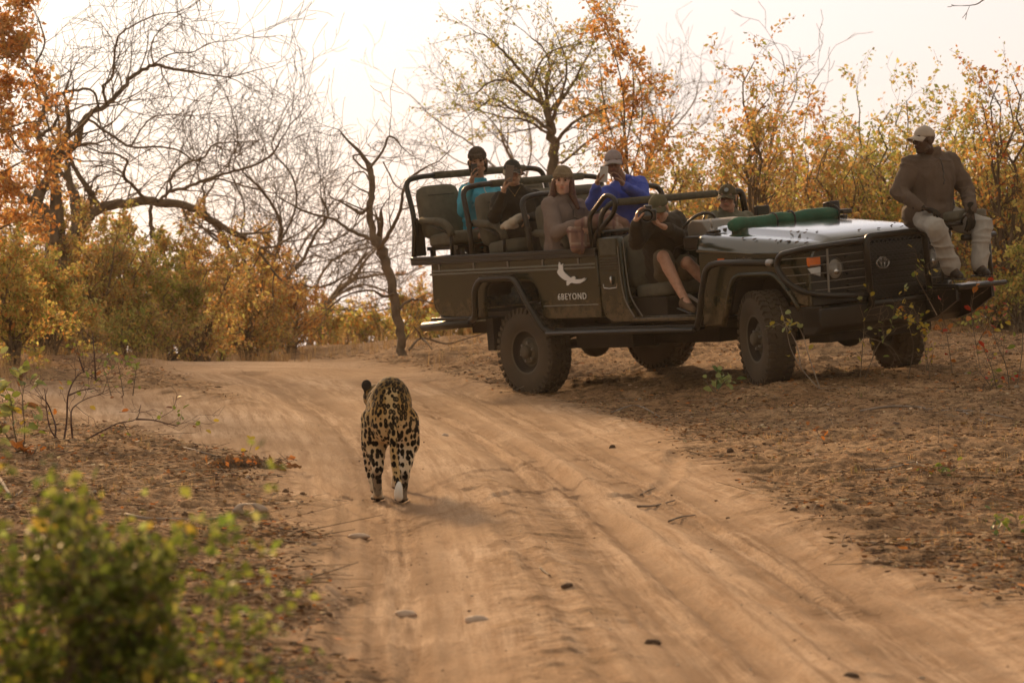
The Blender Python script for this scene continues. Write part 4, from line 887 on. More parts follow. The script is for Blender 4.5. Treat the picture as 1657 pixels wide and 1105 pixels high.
# ---- hoops, grab handle
def hoop(name, pts, r, parent=veh, mt=M_black, rr=.10): m = MB(); m.tube(rounded(pts, rr, 6), r, 14); return m.build(name, mt, parent, smooth=True)
def pad(pts, r=.036): m = MB(); m.tube(pts, r, 14); return m.build('hoop_padding', M_pad, veh, smooth=True)
for (xb, xm, xt, zm, zt, zb) in ((-3.22, -3.16, -3.27, 1.68, 2.085, 1.33), (-2.30, -2.31, -2.38, 1.60, 1.965, 1.33), (-1.41, -1.43, -1.50, 1.53, 1.835, 1.33)):
    hoop('roll_hoop', [(xb, -.835, zb), (xm, -.835, zm), (xt, -.835, zt - .03), (xt + .015, -.66, zt), (xt + .015, .66, zt), (xt, .835, zt - .03), (xm, .835, zm), (xb, .835, zb)], .026, rr=.13)
    pad([(xt + .015, -.50, zt), (xt + .015, .60, zt)])
    for sy in (-1, 1): m = MB(); m.obox((xm, sy * .835, zm), ((1, 0, 0), (0, 1, 0), (0, 0, 1)), (.07, .035, .03)); m.build('hoop_joint', M_black, veh, bevel=.005)
hoop('roll_hoop', [(-.46, -.80, 1.36), (-.40, -.80, 1.62), (-.33, -.74, 1.715), (-.33, .74, 1.715), (-.40, .80, 1.62), (-.46, .80, 1.36)], .024)
pad([(-.33, -.66, 1.715), (-.33, .50, 1.715)], .034)
hoop('grab_handle', [(-.555, -.80, 1.33), (-.575, -.80, 1.60), (-.30, -.80, 1.80), (-.17, -.80, 1.74), (-.22, -.80, 1.62), (-.50, -.80, 1.44), (-.53, -.80, 1.33)], .022, rr=.07)
m = MB(); m.tube([(-.40, -.80, 1.40), (-.40, .80, 1.40)], .02, 8); m.tube([(-.40, -.80, 1.46), (-.40, .80, 1.46)], .016, 8); m.build('cab_rail', M_black, veh)
hoop('head_guard', [(-.20, .62, 1.45), (-.24, .62, 1.72), (-.24, .74, 1.72), (-.24, .78, 1.45)], .03)

# ---- seats
def cushion(c, sz, tilt, name, parent, mt=None, puff=.03):
    """soft box: subdivided and rounded"""
    bm = bmesh.new(); bmesh.ops.create_cube(bm, size=1); bmesh.ops.subdivide_edges(bm, edges=bm.edges, cuts=5, use_grid_fill=True)
    for v in bm.verts:
        p = v.co * 2; q = Vector([math.copysign(min(1, abs(x)), x) for x in p]); ln = (abs(p.x) ** 6 + abs(p.y) ** 6 + abs(p.z) ** 6) ** (1 / 6); q = p / ln
        v.co = Vector((q.x * sz[0] / 2, q.y * sz[1] / 2, q.z * sz[2] / 2)); v.co += v.normal * 0
    bmesh.ops.rotate(bm, verts=bm.verts, cent=(0, 0, 0), matrix=Matrix.Rotation(tilt, 3, 'Y')); bmesh.ops.translate(bm, verts=bm.verts, vec=c)
    me = bpy.data.meshes.new(name); bm.to_mesh(me); bm.free(); me.materials.append(mt or M_seat); me.polygons.foreach_set('use_smooth', np.ones(len(me.polygons), dtype=bool)); o = bpy.data.objects.new(name, me); link(o, parent); return o
def seat(x, y, zc, zt, w=.47, arm=None):
    """x: hinge of back and cushion, zc: top of the cushion, zt: top of the back"""
    s = bpy.data.objects.new('seat', None); s.empty_display_size = .1; link(s, veh); s.location = (x, y, zc)
    cushion((.23, 0, -.055), (.50, w, .13), R_(-4), 'seat_cushion', s)
    L = zt - zc + .06; cushion((-.07, 0, L / 2 - .05), (.12, w, L), R_(-9), 'backrest', s)
    m = MB(); m.tube([(-.02 - .01, -w * .33, L * .72), (-.02 - .01, w * .33, L * .72)], .004, 5); m.build('back_seam', M_black, s)
    m = MB(); m.box(-.05, .44, -w / 2 + .03, w / 2 - .03, -.155, -.12); m.box(-.02, .02, -w / 2 + .04, -w / 2 + .08, -.24, -.12); m.box(.36, .40, -w / 2 + .04, -w / 2 + .08, -.24, -.12); m.box(-.02, .02, w / 2 - .08, w / 2 - .04, -.24, -.12); m.box(.36, .40, w / 2 - .08, w / 2 - .04, -.24, -.12); m.build('seat_frame', M_black, s)
    return s
ROWS = [(-3.13, 1.53, 1.985, 1.655, -3.10), (-2.21, 1.43, 1.875, 1.60, -2.29), (-1.31, 1.34, 1.74, 1.475, -1.36)]
for x, zc, zt, za, xa in ROWS:
    for y in (-.50, .02, .54): seat(x, y, zc, zt)
    for sy in (-1, 1):
        m = MB(); m.tube(rounded([(xa - .02, sy * .785, za + .01), (xa + .30, sy * .785, za - .01), (xa + .40, sy * .785, za - .06), (xa + .44, sy * .785, za - .15)], .07, 5), .036, 12); m.build('armrest', M_pad, veh, smooth=True)
        m = MB(); m.tube([(xa + .43, sy * .785, za - .13), (xa + .42, sy * .785, 1.33)], .019, 8); m.tube([(xa - .06, sy * .80, za + .01), (xa, sy * .785, za + .01)], .016, 8); m.tube([(xa, sy * .785, za + .01), (xa + .43, sy * .785, za - .14)], .012, 8); m.build('armrest_post', M_black, veh, smooth=True)
for x in (-3.2, -2.7, -2.3, -1.8, -1.4, -.9): m = MB(); m.box(x - .02, x + .02, -.80, .80, 1.285, 1.318); m.build('cross_member', M_black, veh)
m = MB(); m.box(-2.25, -.46, -.79, .79, 1.05, 1.07); m.build('footwell_floor', M_under, veh)
m = MB(); m.box(-3.24, -3.20, -.82, -.70, 1.33, 1.68); m.build('rear_side_flap', M_black, veh, bevel=.006)
cushion((-2.88, -.30, 1.545), (.10, .12, .02), 0, 'red_cloth_edge', veh, mat('red_cloth_material', (.5, .02, .03), .9))
for y in (-.46, .44):
    seat(-.14, y, .975, 1.42, .48)
# ---- dash, steering wheel, folded screen
m = MB(); m.box(.62, .93, -.74, .74, 1.26, 1.38); m.build('dashboard', M_black, veh, bevel=.02)
m = MB(); m.prism([(.60, 1.36), (.60, 1.47), (.66, 1.515), (.80, 1.50), (.90, 1.40), (.90, 1.36)], -.66, -.16); m.build('instrument_pod', M_greyd, veh, bevel=.012)
c = Vector((.46, -.42, 1.41)); axv = Vector((-.8, 0, .6)).normalized(); uu = Vector((0, 1, 0)); vv = axv.cross(uu)
m = MB(); m.tube([c + (uu * math.cos(t) + vv * math.sin(t)) * .195 for t in np.linspace(0, 2 * math.pi, 37)[:-1]], .014, 8, close=True)
for t in (.3, math.pi - .3, -math.pi / 2): m.tube([c - axv * .04, c + (uu * math.cos(t) + vv * math.sin(t)) * .19], .010, 6)
m.tube([c - axv * .03, c - axv * .30], .022, 8); m.ell(c - axv * .03, (.05, .05, .05)); m.build('steering_wheel', M_black, veh, smooth=True)
m = MB(); m.tube([(.98, -.70, 1.36), (.98, -.70, 1.44)], .017, 10); m.tube([(.98, -.70, 1.44), (.97, -.70, 1.52)], .008, 8); m.build('screen_bracket', M_steel, veh, smooth=True)
m = MB(); m.bar((.96, -.74, 1.40), (1.10, -.72, 1.41), .04, .03); m.bar((.96, .70, 1.42), (1.15, .72, 1.43), .05, .04); m.bar((1.04, -.62, 1.41), (1.04, .80, 1.43), .04, .04, (0, 0, 1)); m.bar((.98, .30, 1.50), (.98, .78, 1.50), .05, .03); m.build('folded_windscreen_frame', M_black, veh, bevel=.008)
m = MB(); m.box(1.02, 1.24, .60, .72, 1.46, 1.50); m.obox((1.10, .60, 1.53), ((1, 0, .1), (0, 1, 0), (0, 0, 1)), (.10, .12, .09)); m.build('rifle_rest', M_black, veh, bevel=.01)
m = MB(); m.tube([(.90, .05, 1.40), (.86, .02, 1.52)], .014, 8); m.obox((.85, .0, 1.55), ((0, 1, 0), (1, 0, 0), (0, 0, 1)), (.14, .05, .08)); m.build('rear_mirror', M_black, veh, bevel=.01)
# pedals, floor lever
m = MB(); m.bar((.35, -.5, .86), (.62, -.42, .68), .03, .02); m.bar((.30, -.55, .90), (.50, -.60, .72), .02, .015); m.build('floor_lever', M_steel, veh)

# ---- outrider seat on the front corner and its footrest
ts = bpy.data.objects.new('outrider_seat', None); link(ts, veh); ts.location = (2.43, .66, 1.40)
cushion((.12, 0, -.02), (.44, .46, .09), R_(-3), 'seat_cushion', ts); cushion((-.13, 0, .22), (.08, .42, .40), R_(-10), 'backrest', ts, M_black)
m = MB(); m.tube(rounded([(-.18, -.25, .42), (-.10, -.25, -.05), (.33, -.25, -.08), (.33, .25, -.08), (-.10, .25, -.05), (-.18, .25, .42)], .07, 4), .016, 10); m.build('seat_frame', M_black, ts, smooth=True)
m = MB(); m.tube([(.10, -.05, -.08), (.05, -.10, -.62)], .035, 10); m.box(-.04, .22, -.18, .12, -.13, -.08); m.build('seat_post', M_black, ts, smooth=False)
m = MB(); m.tube([(.34, -.12, -.20), (.34, .26, -.20)], .028, 12); m.tube([(.34, .18, -.20), (.36, .16, -.62)], .020, 10); m.build('leg_bar', M_black, ts, smooth=True)
m = MB(); m.box(2.42, 2.86, .36, .88, .782, .80); m.tube([(2.86, .34, .79), (2.86, .92, .79)], .022, 10); m.tube([(2.42, .90, .79), (2.86, .90, .79)], .018, 8); m.tube([(2.40, .40, .82), (2.85, .40, .80)], .016, 8); m.build('footrest', M_black, veh, bevel=.004)
m = MB(); m.prism([(2.35, .50), (2.55, .55), (2.80, .68), (2.80, .775), (2.35, .775)], .80, .83); m.prism([(2.35, .50), (2.55, .55), (2.80, .68), (2.80, .775), (2.35, .775)], .38, .41); m.build('footrest_gusset', M_black, veh)

# ---- green canvas roll lying across the bonnet, separate things
def vth(name, label, cat, c):
    return empty(name, v2w(c), label, cat)
def vbuild(mb, name, mt, root, **kw):
    o = mesh_obj(name, [tuple(VM @ Vector(v)) for v in mb.v], mb.f, mt, root, np.array(root.location), **kw)
    b = bmesh.new(); b.from_mesh(o.data); bmesh.ops.recalc_face_normals(b, faces=b.faces); b.to_mesh(o.data); b.free(); return o
cr_ = vth('canvas_roll', 'green canvas roll strapped across the rear of the bonnet', 'canvas roll', (1.15, 0, 1.45))
pA, pB = Vector((1.18, -.66, 1.445)), Vector((1.16, .64, 1.470)); pts, rad = [], []
for i in range(25):
    t = i / 24; pts.append(pA.lerp(pB, t) + Vector((0, 0, .006 * math.sin(t * 19)))); rad.append(.064 + .004 * math.sin(t * 31) - .05 * sstep(.93, 1.0, t) - .02 * sstep(.06, 0, t))
m = MB(); m.tube(pts, rad, 16); vbuild(m, 'canvas', M_greencv, cr_, smooth=True)
for t in (.38, .54, .95): m = MB(); c = pA.lerp(pB, t); m.tube([c + Vector((math.cos(a) * .066, 0, math.sin(a) * .066 + .003)) for a in np.linspace(0, 2 * math.pi, 17)[:-1]], .009, 6, close=True); vbuild(m, 'strap', M_black, cr_)
tb = vth('cloth_bag', 'tan cloth bag lying behind the green canvas roll', 'bag', (.98, .30, 1.44)); m = MB(); m.ell((.98, .36, 1.47), (.10, .22, .045), 16, 10); vbuild(m, 'bag_body', M_tan, tb, smooth=True)
# ================================================================ soft bodies: overlapping capsules fused by a voxel remesh
def cap_mesh(p0, r0, p1, r1, n=12, h=4):
    p0, p1 = Vector(p0), Vector(p1); d = p1 - p0
    if d.length < 1e-5: d = Vector((0, 0, 1e-4)); p1 = p0 + d
    t = d.normalized(); u, w = frame_of(t); V_, F_ = [], []; rings = []
    for i in range(h + 1): a = -math.pi / 2 + (math.pi / 2) * i / h; rings.append((p0 + t * math.sin(a) * r0, max(1e-4, math.cos(a) * r0)))
    for i in range(h + 1): a = (math.pi / 2) * i / h; rings.append((p1 + t * math.sin(a) * r1, max(1e-4, math.cos(a) * r1)))
    for c, r in rings:
        for k in range(n): a = 2 * math.pi * k / n; V_.append(tuple(c + (u * math.cos(a) + w * math.sin(a)) * r))
    for i in range(len(rings) - 1):
        for k in range(n): k2 = (k + 1) % n; F_.append((i * n + k, i * n + k2, (i + 1) * n + k2, (i + 1) * n + k))
    F_.append(tuple(range(n))[::-1]); m = (len(rings) - 1) * n; F_.append(tuple(m + k for k in range(n))); return V_, F_
def ell_mesh(c, ax, n=16, m=10):
    c = Vector(c); V_, F_ = [], []
    for i in range(m + 1):
        ph = math.pi * min(max(i / m, .004), .996)
        for k in range(n): a = 2 * math.pi * k / n; V_.append(tuple(c + Vector(ax[0]) * math.sin(ph) * math.cos(a) + Vector(ax[1]) * math.sin(ph) * math.sin(a) + Vector(ax[2]) * math.cos(ph)))
    for i in range(m):
        for k in range(n): k2 = (k + 1) % n; F_.append((i * n + k, (i + 1) * n + k, (i + 1) * n + k2, i * n + k2))
    F_.append(tuple(range(n))); F_.append(tuple(m * n + k for k in range(n))[::-1]); return V_, F_
def blob(name, prims, voxel, mt, parent, smooth=2, disp=None, colf=None):
    Vs, Fs = [], []
    for p in prims:
        v, f = cap_mesh(*p[1:]) if p[0] == 'c' else ell_mesh(*p[1:]); n = len(Vs); Vs += v; Fs += [tuple(n + i for i in q) for q in f]
    me = bpy.data.meshes.new('t'); me.from_pydata(Vs, [], Fs); bm = bmesh.new(); bm.from_mesh(me)
    bmesh.ops.recalc_face_normals(bm, faces=bm.faces); bm.to_mesh(me); bm.free()
    o = bpy.data.objects.new('t', me); COL.objects.link(o); md = o.modifiers.new('r', 'REMESH'); md.mode = 'VOXEL'; md.voxel_size = voxel
    if smooth: s = o.modifiers.new('s', 'SMOOTH'); s.iterations = smooth; s.factor = 0.5
    dg = bpy.context.evaluated_depsgraph_get(); me2 = bpy.data.meshes.new_from_object(o.evaluated_get(dg)); bpy.data.objects.remove(o); bpy.data.meshes.remove(me)
    n = len(me2.vertices); P = np.zeros(n * 3, dtype=np.float32); me2.vertices.foreach_get('co', P); P = P.reshape(-1, 3).astype(float)
    if disp is not None:
        Nn = np.zeros(n * 3, dtype=np.float32); me2.vertices.foreach_get('normal', Nn); Nn = Nn.reshape(-1, 3); P = P + Nn * disp(P)[:, None]
    W = P - np.array(parent.matrix_world.translation if False else parent.location)
    me2.vertices.foreach_set('co', W.astype(np.float32).ravel()); me2.name = name
    me2.polygons.foreach_set('use_smooth', np.ones(len(me2.polygons), dtype=bool))
    if colf is not None:
        a = me2.color_attributes.new('col', 'FLOAT_COLOR', 'POINT'); C = np.ones((n, 4), dtype=np.float32); C[:, :3] = colf(P); a.data.foreach_set('color', C.ravel())
    me2.materials.clear(); me2.materials.append(mt); me2.update(); ob = bpy.data.objects.new(name, me2); link(ob, parent); return ob
def folds(amp, sc=14, seed=1):
    def f(P):
        q = P + 0.07 * np.stack([vnoise(P * 6, seed), vnoise(P * 6 + 5, seed), vnoise(P * 6 + 9, seed)], 1)
        r = 1 - np.abs(vnoise(q * np.array([sc * .45, sc * .45, sc * 1.3]), seed + 3)); r2 = 1 - np.abs(vnoise(q * np.array([sc * 1.1, sc * 1.1, sc * .5]) + 7, seed + 6))
        return amp * 0.7 * (r ** 3 - 0.3) + amp * 0.35 * (r2 ** 4 - .2) + amp * 0.5 * vnoise(P * 5, seed + 9)
    return f
M_skin = vmat('skin_material', 0.45, 0.0, 0.45)
def cloth(name, col, rough=0.9, var=0.12, scale=10, bump=0.5, bscale=35): return mat(name, col, rough, var=var, scale=scale, bump=bump, bscale=bscale, spec=0.25)
M_eye = mat('eye_material', (0.03, 0.018, 0.012), 0.15); M_hairb = mat('dark_hair_material', (0.022, 0.012, 0.007), 0.55, var=.3, scale=60); M_hairr = mat('auburn_hair_material', (0.085, 0.028, 0.012), 0.5, var=.4, scale=60)
M_blackp = mat('black_plastic_material', (0.02, 0.02, 0.02), 0.35); M_white_edge = mat('pale_trim_material', (.35, .33, .28), .8)
M_zip = mat('dark_zip_material', (.05, .04, .035), .5); M_zipw = mat('pale_cord_material', (.5, .5, .5), .7)
def axes3(r, f, u): return Matrix((r, f, u)).transposed()
def cap_hat(root, c, r, f, u, mt, brim=True, kind='cap', trim=None, logo=None):
    Mx = axes3(r, f, u)
    def L(v): return tuple(Vector(c) + Mx @ Vector(v))
    off = np.array(root.location)
    if kind == 'cap':
        vs, fs = [], []; n, m = 24, 9
        for i in range(m + 1):
            ph = (math.pi / 2) * i / m * 1.06
            for k in range(n):
                a = 2 * math.pi * k / n; seam = 1 - .015 * abs(math.cos(3 * a)) ** 12
                vs.append(L((.083 * math.sin(ph) * math.cos(a) * seam, .100 * math.sin(ph) * math.sin(a) * seam - .006, .036 + .088 * math.cos(ph) * seam)))
        for i in range(m):
            for k in range(n): k2 = (k + 1) % n; fs.append((i * n + k, i * n + k2, (i + 1) * n + k2, (i + 1) * n + k))
        o = mesh_obj('cap', vs, fs, mt, root, off, smooth=True); sd = o.modifiers.new('s', 'SOLIDIFY'); sd.thickness = .005; sd.offset = 1
        vs, fs = [], []; n, m = 14, 5
        for j in range(m + 1):
            for k in range(n + 1):
                a = math.pi * (0.12 + 0.76 * k / n); t = j / m; rr = 1 + 0.0 * t
                x = .080 * math.cos(a) * (1 + .06 * t); y = .088 * math.sin(a) + .078 * t * (math.sin(a) ** .6); z = .034 - .024 * (math.cos(a) ** 2) * (0.6 + t * .8) - .022 * t
                vs.append(L((x, y, z)))
        for j in range(m):
            for k in range(n): b = j * (n + 1) + k; fs.append((b, b + 1, b + n + 2, b + n + 1))
        br = mesh_obj('brim', vs, fs, mt, o, None, smooth=True); br.data.transform(Matrix.Translation(-Vector(off.tolist()))); sd = br.modifiers.new('s', 'SOLIDIFY'); sd.thickness = .005
        if trim:
            t_ = MB(); t_.tube([vs[m * (n + 1) + k] for k in range(n + 1)], .0042, 6); x = t_.build('brim_edge', trim, o, off)
        b_ = MB(); b_.ell(L((0, -.006, .125)), (.007, .007, .005)); b_.build('button', mt, o, off)
        if logo: l_ = MB(); l_.lathe([(0, .02), (.004, .018)], c=L((0, .088, .078)), axis=(Mx @ Vector((0, .9, .4))), n=14); l_.build('cap_logo', logo, o, off)
    else:
        R0, U0, F0 = Vector(r), Vector(u), Vector(f); cc = Vector(c)
        pr = [('e', cc + U0 * .060 - F0 * .012, (R0 * .086, F0 * .101, U0 * .088)), ('e', cc + U0 * .105 - F0 * .015, (R0 * .055, F0 * .06, U0 * .035))]
        for k in range(20): a = 2 * math.pi * k / 20; a2 = a + math.pi / 10; q = lambda t: cc + R0 * .080 * math.cos(t) + F0 * (.096 * math.sin(t) - .004) + U0 * (.050 - .004 * math.sin(t)); pr.append(('c', q(a), .012, q(a2), .012)); pr.append(('c', q(a) + U0 * .020, .011, q(a2) + U0 * .020, .011))
        def ribs(P): d = (P - np.array(cc)) @ np.array(Mx); an = np.arctan2(d[:, 1], d[:, 0]); return .0022 * np.sin(an * 26)
        blob('beanie', pr, .006, mt, root, 1, ribs)
def hand_prims(w, d, nrm, curl=.6, thumb=1, spread=.02, s=1.0, r=.0088):
    """w wrist, d direction of the palm, nrm the way the palm faces; thumb +1/-1 = which side"""
    w, d, nrm = Vector(w), Vector(d).normalized(), Vector(nrm); nrm = (nrm - d * nrm.dot(d)).normalized(); t = d.cross(nrm) * thumb; P = []
    P += [('c', w, .026, w + d * .03, .026)]
    for k in (-1.2, -.4, .4, 1.2): P.append(('c', w + d * .03 + t * k * .014, .016, w + d * .085 * s + t * k * .020, .013))
    Ls = (.036, .040, .038, .030)
    for i in range(4):
        k = 1.5 - i; b = w + d * .09 * s + t * k * .0205; a = curl * (.7 + .12 * i); dd = (d + t * k * spread * 3).normalized()
        for j, L in enumerate((Ls[i] * 1.05, Ls[i] * .68, Ls[i] * .55)):
            ang = a * (j + 1) * .75; q = dd * math.cos(ang) + nrm * math.sin(ang); e = b + q * L * s; P.append(('c', b, r * (1.08 - .08 * j), e, r * (1 - .1 * j))); b = e
    b = w + d * .03 + t * .022 + nrm * .008
    for L, q in ((.042, d * .6 + t * .75 + nrm * .35), (.032, d * .85 + t * .30 + nrm * .55), (.026, d * .9 + nrm * .6 - t * .05)):
        e = b + q.normalized() * L * s; P.append(('c', b, .0115, e, .0098)); b = e
    return P
def V3(px, py, X): return Vector(v2w(vp(px, py, 0, X)))
def VV(x, y, z): return Vector(v2w((x, y, z)))
def build_person(label, pel, shL, shR, head, f, elL, wrL, elR, wrR, hipL=None, hipR=None, knL=None, knR=None, anL=None, anR=None, toe=None, u=(0, 0, 1), handL=None, handR=None, skin=(.22, .11, .065), shirt=None, pants=None, pant_len=1.0, shoe=None, hat=None, hair=None, gloves=None, seed=1, bulk=1.0, collar=True, hs=1.0, belly=0.0, zipm=None, zipl=.22, female=False, amp=.015):
    """left/right are the person's own; handX = (direction, palm normal, curl, thumb side)"""
    f = Vector(f).normalized(); u = Vector(u); u = (u - f * u.dot(f)).normalized(); r = f.cross(u)      # r = the person's right
    root = empty('person', pel, label, 'person'); pel = Vector(pel); shL, shR = Vector(shL), Vector(shR); ch = (shL + shR) / 2; ax = (shL - shR).normalized(); sp = (ch - pel).normalized(); shL = shL - sp * .035 - ax * .012; shR = shR - sp * .035 + ax * .012; fw = ax.cross(sp) ; fw = fw if fw.dot(f) > -0.3 else -fw
    hipL = pel + ax * .085 - sp * .02 if hipL is None else Vector(hipL); hipR = pel - ax * .085 - sp * .02 if hipR is None else Vector(hipR)
    c = Vector(head); h = hs; nk = ch + sp * .035; P = []
    P += [('e', c + u * .028 * h - f * .012, (r * .074 * h, f * .092 * h, u * .088 * h)), ('e', c - u * .035 * h + f * .020, (r * .059 * h, f * .068 * h, u * .082 * h)), ('c', c - u * .096 * h + f * .050 - r * .012, .022, c - u * .096 * h + f * .050 + r * .012, .022),
          ('c', c - u * .07 * h - r * .052 - f * .01, .02, c - u * .095 * h - r * .02 + f * .045, .018), ('c', c - u * .07 * h + r * .052 - f * .01, .02, c - u * .095 * h + r * .02 + f * .045, .018),
          ('c', c + f * .086 + u * .015, .009, c + f * .106 - u * .022, .0125), ('c', c + f * .094 - u * .025 - r * .012, .008, c + f * .094 - u * .025 + r * .012, .008),
          ('c', c + f * .078 + u * .032 - r * .04, .012, c + f * .083 + u * .034, .011), ('c', c + f * .078 + u * .032 + r * .04, .012, c + f * .083 + u * .034, .011),
          ('e', c + f * .058 - u * .022 - r * .036, (r * .026, f * .026, u * .026)), ('e', c + f * .058 - u * .022 + r * .036, (r * .026, f * .026, u * .026)),
          ('c', c + f * .080 - u * .052 - r * .020, .0085, c + f * .086 - u * .051, .0095), ('c', c + f * .080 - u * .052 + r * .020, .0085, c + f * .086 - u * .051, .0095), ('c', c + f * .080 - u * .062 - r * .012, .009, c + f * .080 - u * .062 + r * .012, .009),
          ('e', c - r * .077 - u * .004 - f * .006, (r * .010, f * .019, u * .031)), ('e', c + r * .077 - u * .004 - f * .006, (r * .010, f * .019, u * .031))]
    P += [('c', c - u * .05 - f * .025, .052 if not female else .046, nk - sp * .01, .060 if not female else .052)]
    b = bulk; P += [('c', pel + ax * .06, .115, pel - ax * .06, .115), ('c', pel, .115, ch - sp * .12, .12), ('c', ch - sp * .10 + ax * .07, .105, ch - sp * .10 - ax * .07, .105), ('c', shL - ax * .03, .055, nk, .05), ('c', shR + ax * .03, .055, nk, .05)]
    for sh, el, wr, hd in ((shL, elL, wrL, handL), (shR, elR, wrR, handR)):
        el, wr = Vector(el), Vector(wr); P += [('c', sh, .05, el, .039), ('c', el, .040, wr, .025)]
        hd = hd or ((wr - el), Vector((0, 0, -1)), .5, 1); P += hand_prims(wr, hd[0], hd[1], hd[2], hd[3], s=1.0 if not female else .92, r=.0092)
    legs = knL is not None
    if legs:
        toe = Vector(toe).normalized()
        for hp, kn, an in ((hipL, knL, anL), (hipR, knR, anR)):
            hp, kn, an = Vector(hp), Vector(kn), Vector(an); back = -toe; P += [('c', hp, .082, kn, .056), ('c', kn, .052, kn.lerp(an, .28) + back * .012, .056), ('c', kn.lerp(an, .28) + back * .012, .056, an, .036), ('c', an, .036, an + toe * .10 + Vector((0, 0, -.045)), .03), ('c', an + back * .03 - Vector((0, 0, .04)), .03, an + toe * .14 - Vector((0, 0, .055)), .025)]
    cn = np.array(c); Mx = np.array(axes3(r, f, u)); sk = np.array(skin)
    def colf(Q):
        d = (Q - cn) @ Mx; C = np.tile(sk, (len(Q), 1)) * (1 + .10 * vnoise(Q * 25, seed)[:, None])
        def spot(px, py, pz, rad, col, k=1.0):
            w = np.clip(1 - np.sqrt(((d[:, 0] - px)) ** 2 + (d[:, 1] - py) ** 2 * .5 + ((d[:, 2] - pz) * 1.8) ** 2) / rad, 0, 1)[:, None]; w = np.clip(w * 2.2, 0, 1) * k; nonlocal C; C = C * (1 - w) + np.array(col) * w
        for sx in (-1, 1):
            spot(sx * .032, .082, .012, .020, sk * .35, .8); spot(sx * .034, .088, .032, .022, sk * .18, .85); spot(sx * .038, .07, -.02, .03, sk * np.array([1.25, 1.0, .95]), .5)
        spot(0, .088, -.053, .026, sk * np.array([1.0, .55, .5]), .9); spot(0, .085, -.0575, .014, sk * .4, .7)
        if seed % 2 == 0 and not female: w = (sstep(-.035, -.07, d[:, 2]) * (d[:, 1] > -.01) * (np.linalg.norm(d, axis=1) < .16))[:, None] * .35; C = C * (1 - w) + sk * .45 * w
        return C
    blob('body', P, .0068, M_skin, root, 1, None, colf)
    for sx in (-1, 1): e = MB(); e.ell(c + r * sx * .031 + f * .082 + u * .013, (.0095, .0095, .0075)); e.build('eye', M_eye, root, np.array(root.location), smooth=True)
    if shirt is not None:
        S = [('c', pel + ax * .07 - sp * .02, .135 * b, pel - ax * .07 - sp * .02, .135 * b), ('c', pel + ax * .05, .135 * b, ch - sp * .12 + ax * .06, .135 * b), ('c', pel - ax * .05, .135 * b, ch - sp * .12 - ax * .06, .135 * b), ('c', ch - sp * .10 + ax * .085, .118 * b, ch - sp * .10 - ax * .085, .118 * b), ('c', shL - ax * .02 - sp * .01, .066 * b, nk - sp * .01, .074), ('c', shR + ax * .02 - sp * .01, .066 * b, nk - sp * .01, .074), ('c', shL - ax * .02 - sp * .03, .07 * b, ch - sp * .12 + ax * .05, .11 * b), ('c', shR + ax * .02 - sp * .03, .07 * b, ch - sp * .12 - ax * .05, .11 * b), ('c', pel + fw * .04 + ax * .06, .125 * b, pel + fw * .04 - ax * .06, .125 * b)]
        if belly: S.append(('c', pel.lerp(ch, .35) + fw * belly, .12 * b, pel.lerp(ch, .55) + fw * belly * .8, .12 * b))
        for sh, el, wr in ((shL, elL, wrL), (shR, elR, wrR)):
            el, wr = Vector(el), Vector(wr); S += [('c', sh, .073 * b, el, .058 * b), ('c', el, .060 * b, el.lerp(wr, .93), .040 * b)]
        if collar:
            for k in range(12):
                a, a2 = 2 * math.pi * k / 12, 2 * math.pi * (k + 1) / 12; q = lambda t: nk + sp * (.028 + .004 * math.sin(t)) + ax * .064 * math.cos(t) + fw * .060 * math.sin(t); S.append(('c', q(a), .016, q(a2), .016)); S.append(('c', q(a) + sp * .022, .014, q(a2) + sp * .022, .014))
        blob('jacket', S, .0085, shirt, root, 9, folds(amp, 11, seed))
    if shirt is not None and zipm is not None:
        jo = [x for x in root.children if x.name.startswith('jacket')][0]; n = len(jo.data.vertices); Q = np.zeros(n * 3, dtype=np.float32); jo.data.vertices.foreach_get('co', Q); Q = Q.reshape(-1, 3) + np.array(root.location); zp = []
        axn, fwn, spn = np.array(ax), np.array(fw), np.array(sp); rel = Q - np.array(ch)
        for t in np.linspace(.02, -zipl, 12):
            mk_ = (np.abs(rel @ axn) < .02) & (np.abs(rel @ spn - t) < .012)
            if mk_.sum(): i = np.argmax(np.where(mk_, rel @ fwn, -9)); zp.append(Q[i] + fwn * .002)
        if len(zp) > 3: z_ = MB(); z_.tube(zp, .0055, 6); z_.build('zip', zipm, root, np.array(root.location), smooth=True)
    if pants is not None and legs:
        S = [('c', pel + ax * .07 - sp * .05, .13, pel - ax * .07 - sp * .05, .13)]
        for hp, kn, an in ((hipL, knL, anL), (hipR, knR, anR)):
            hp, kn, an = Vector(hp), Vector(kn), Vector(an)
            if pant_len >= 1: S += [('c', hp, .105, kn, .085), ('c', kn, .085, kn.lerp(an, .5), .076), ('c', kn.lerp(an, .5), .076, kn.lerp(an, .97), .074)]
            else: S += [('c', hp, .108, hp.lerp(kn, pant_len), .092)]
        blob('trousers' if pant_len >= 1 else 'shorts', S, .0085, pants, root, 2, folds(amp * 1.1, 10, seed + 5))
    if shoe is not None and legs:
        for an in (anL, anR):
            an = Vector(an); dn = Vector((0, 0, -1)); S = [('c', an + dn * .01, .044, an + dn * .045 - toe * .02, .045), ('c', an + dn * .03, .044, an + toe * .12 + dn * .058, .038), ('c', an + toe * .10 + dn * .060 + ax * .012, .036, an + toe * .16 + dn * .066, .030)]
            so = blob('shoe', S, .007, shoe, root, 1); k = MB(); cc = an + toe * .06 + dn * .092; sd = toe.cross(dn).normalized(); k.obox(cc, (toe, sd, dn), (.27, .085, .014)); k.build('sole', M_blackp, so, np.array(root.location), bevel=.005)
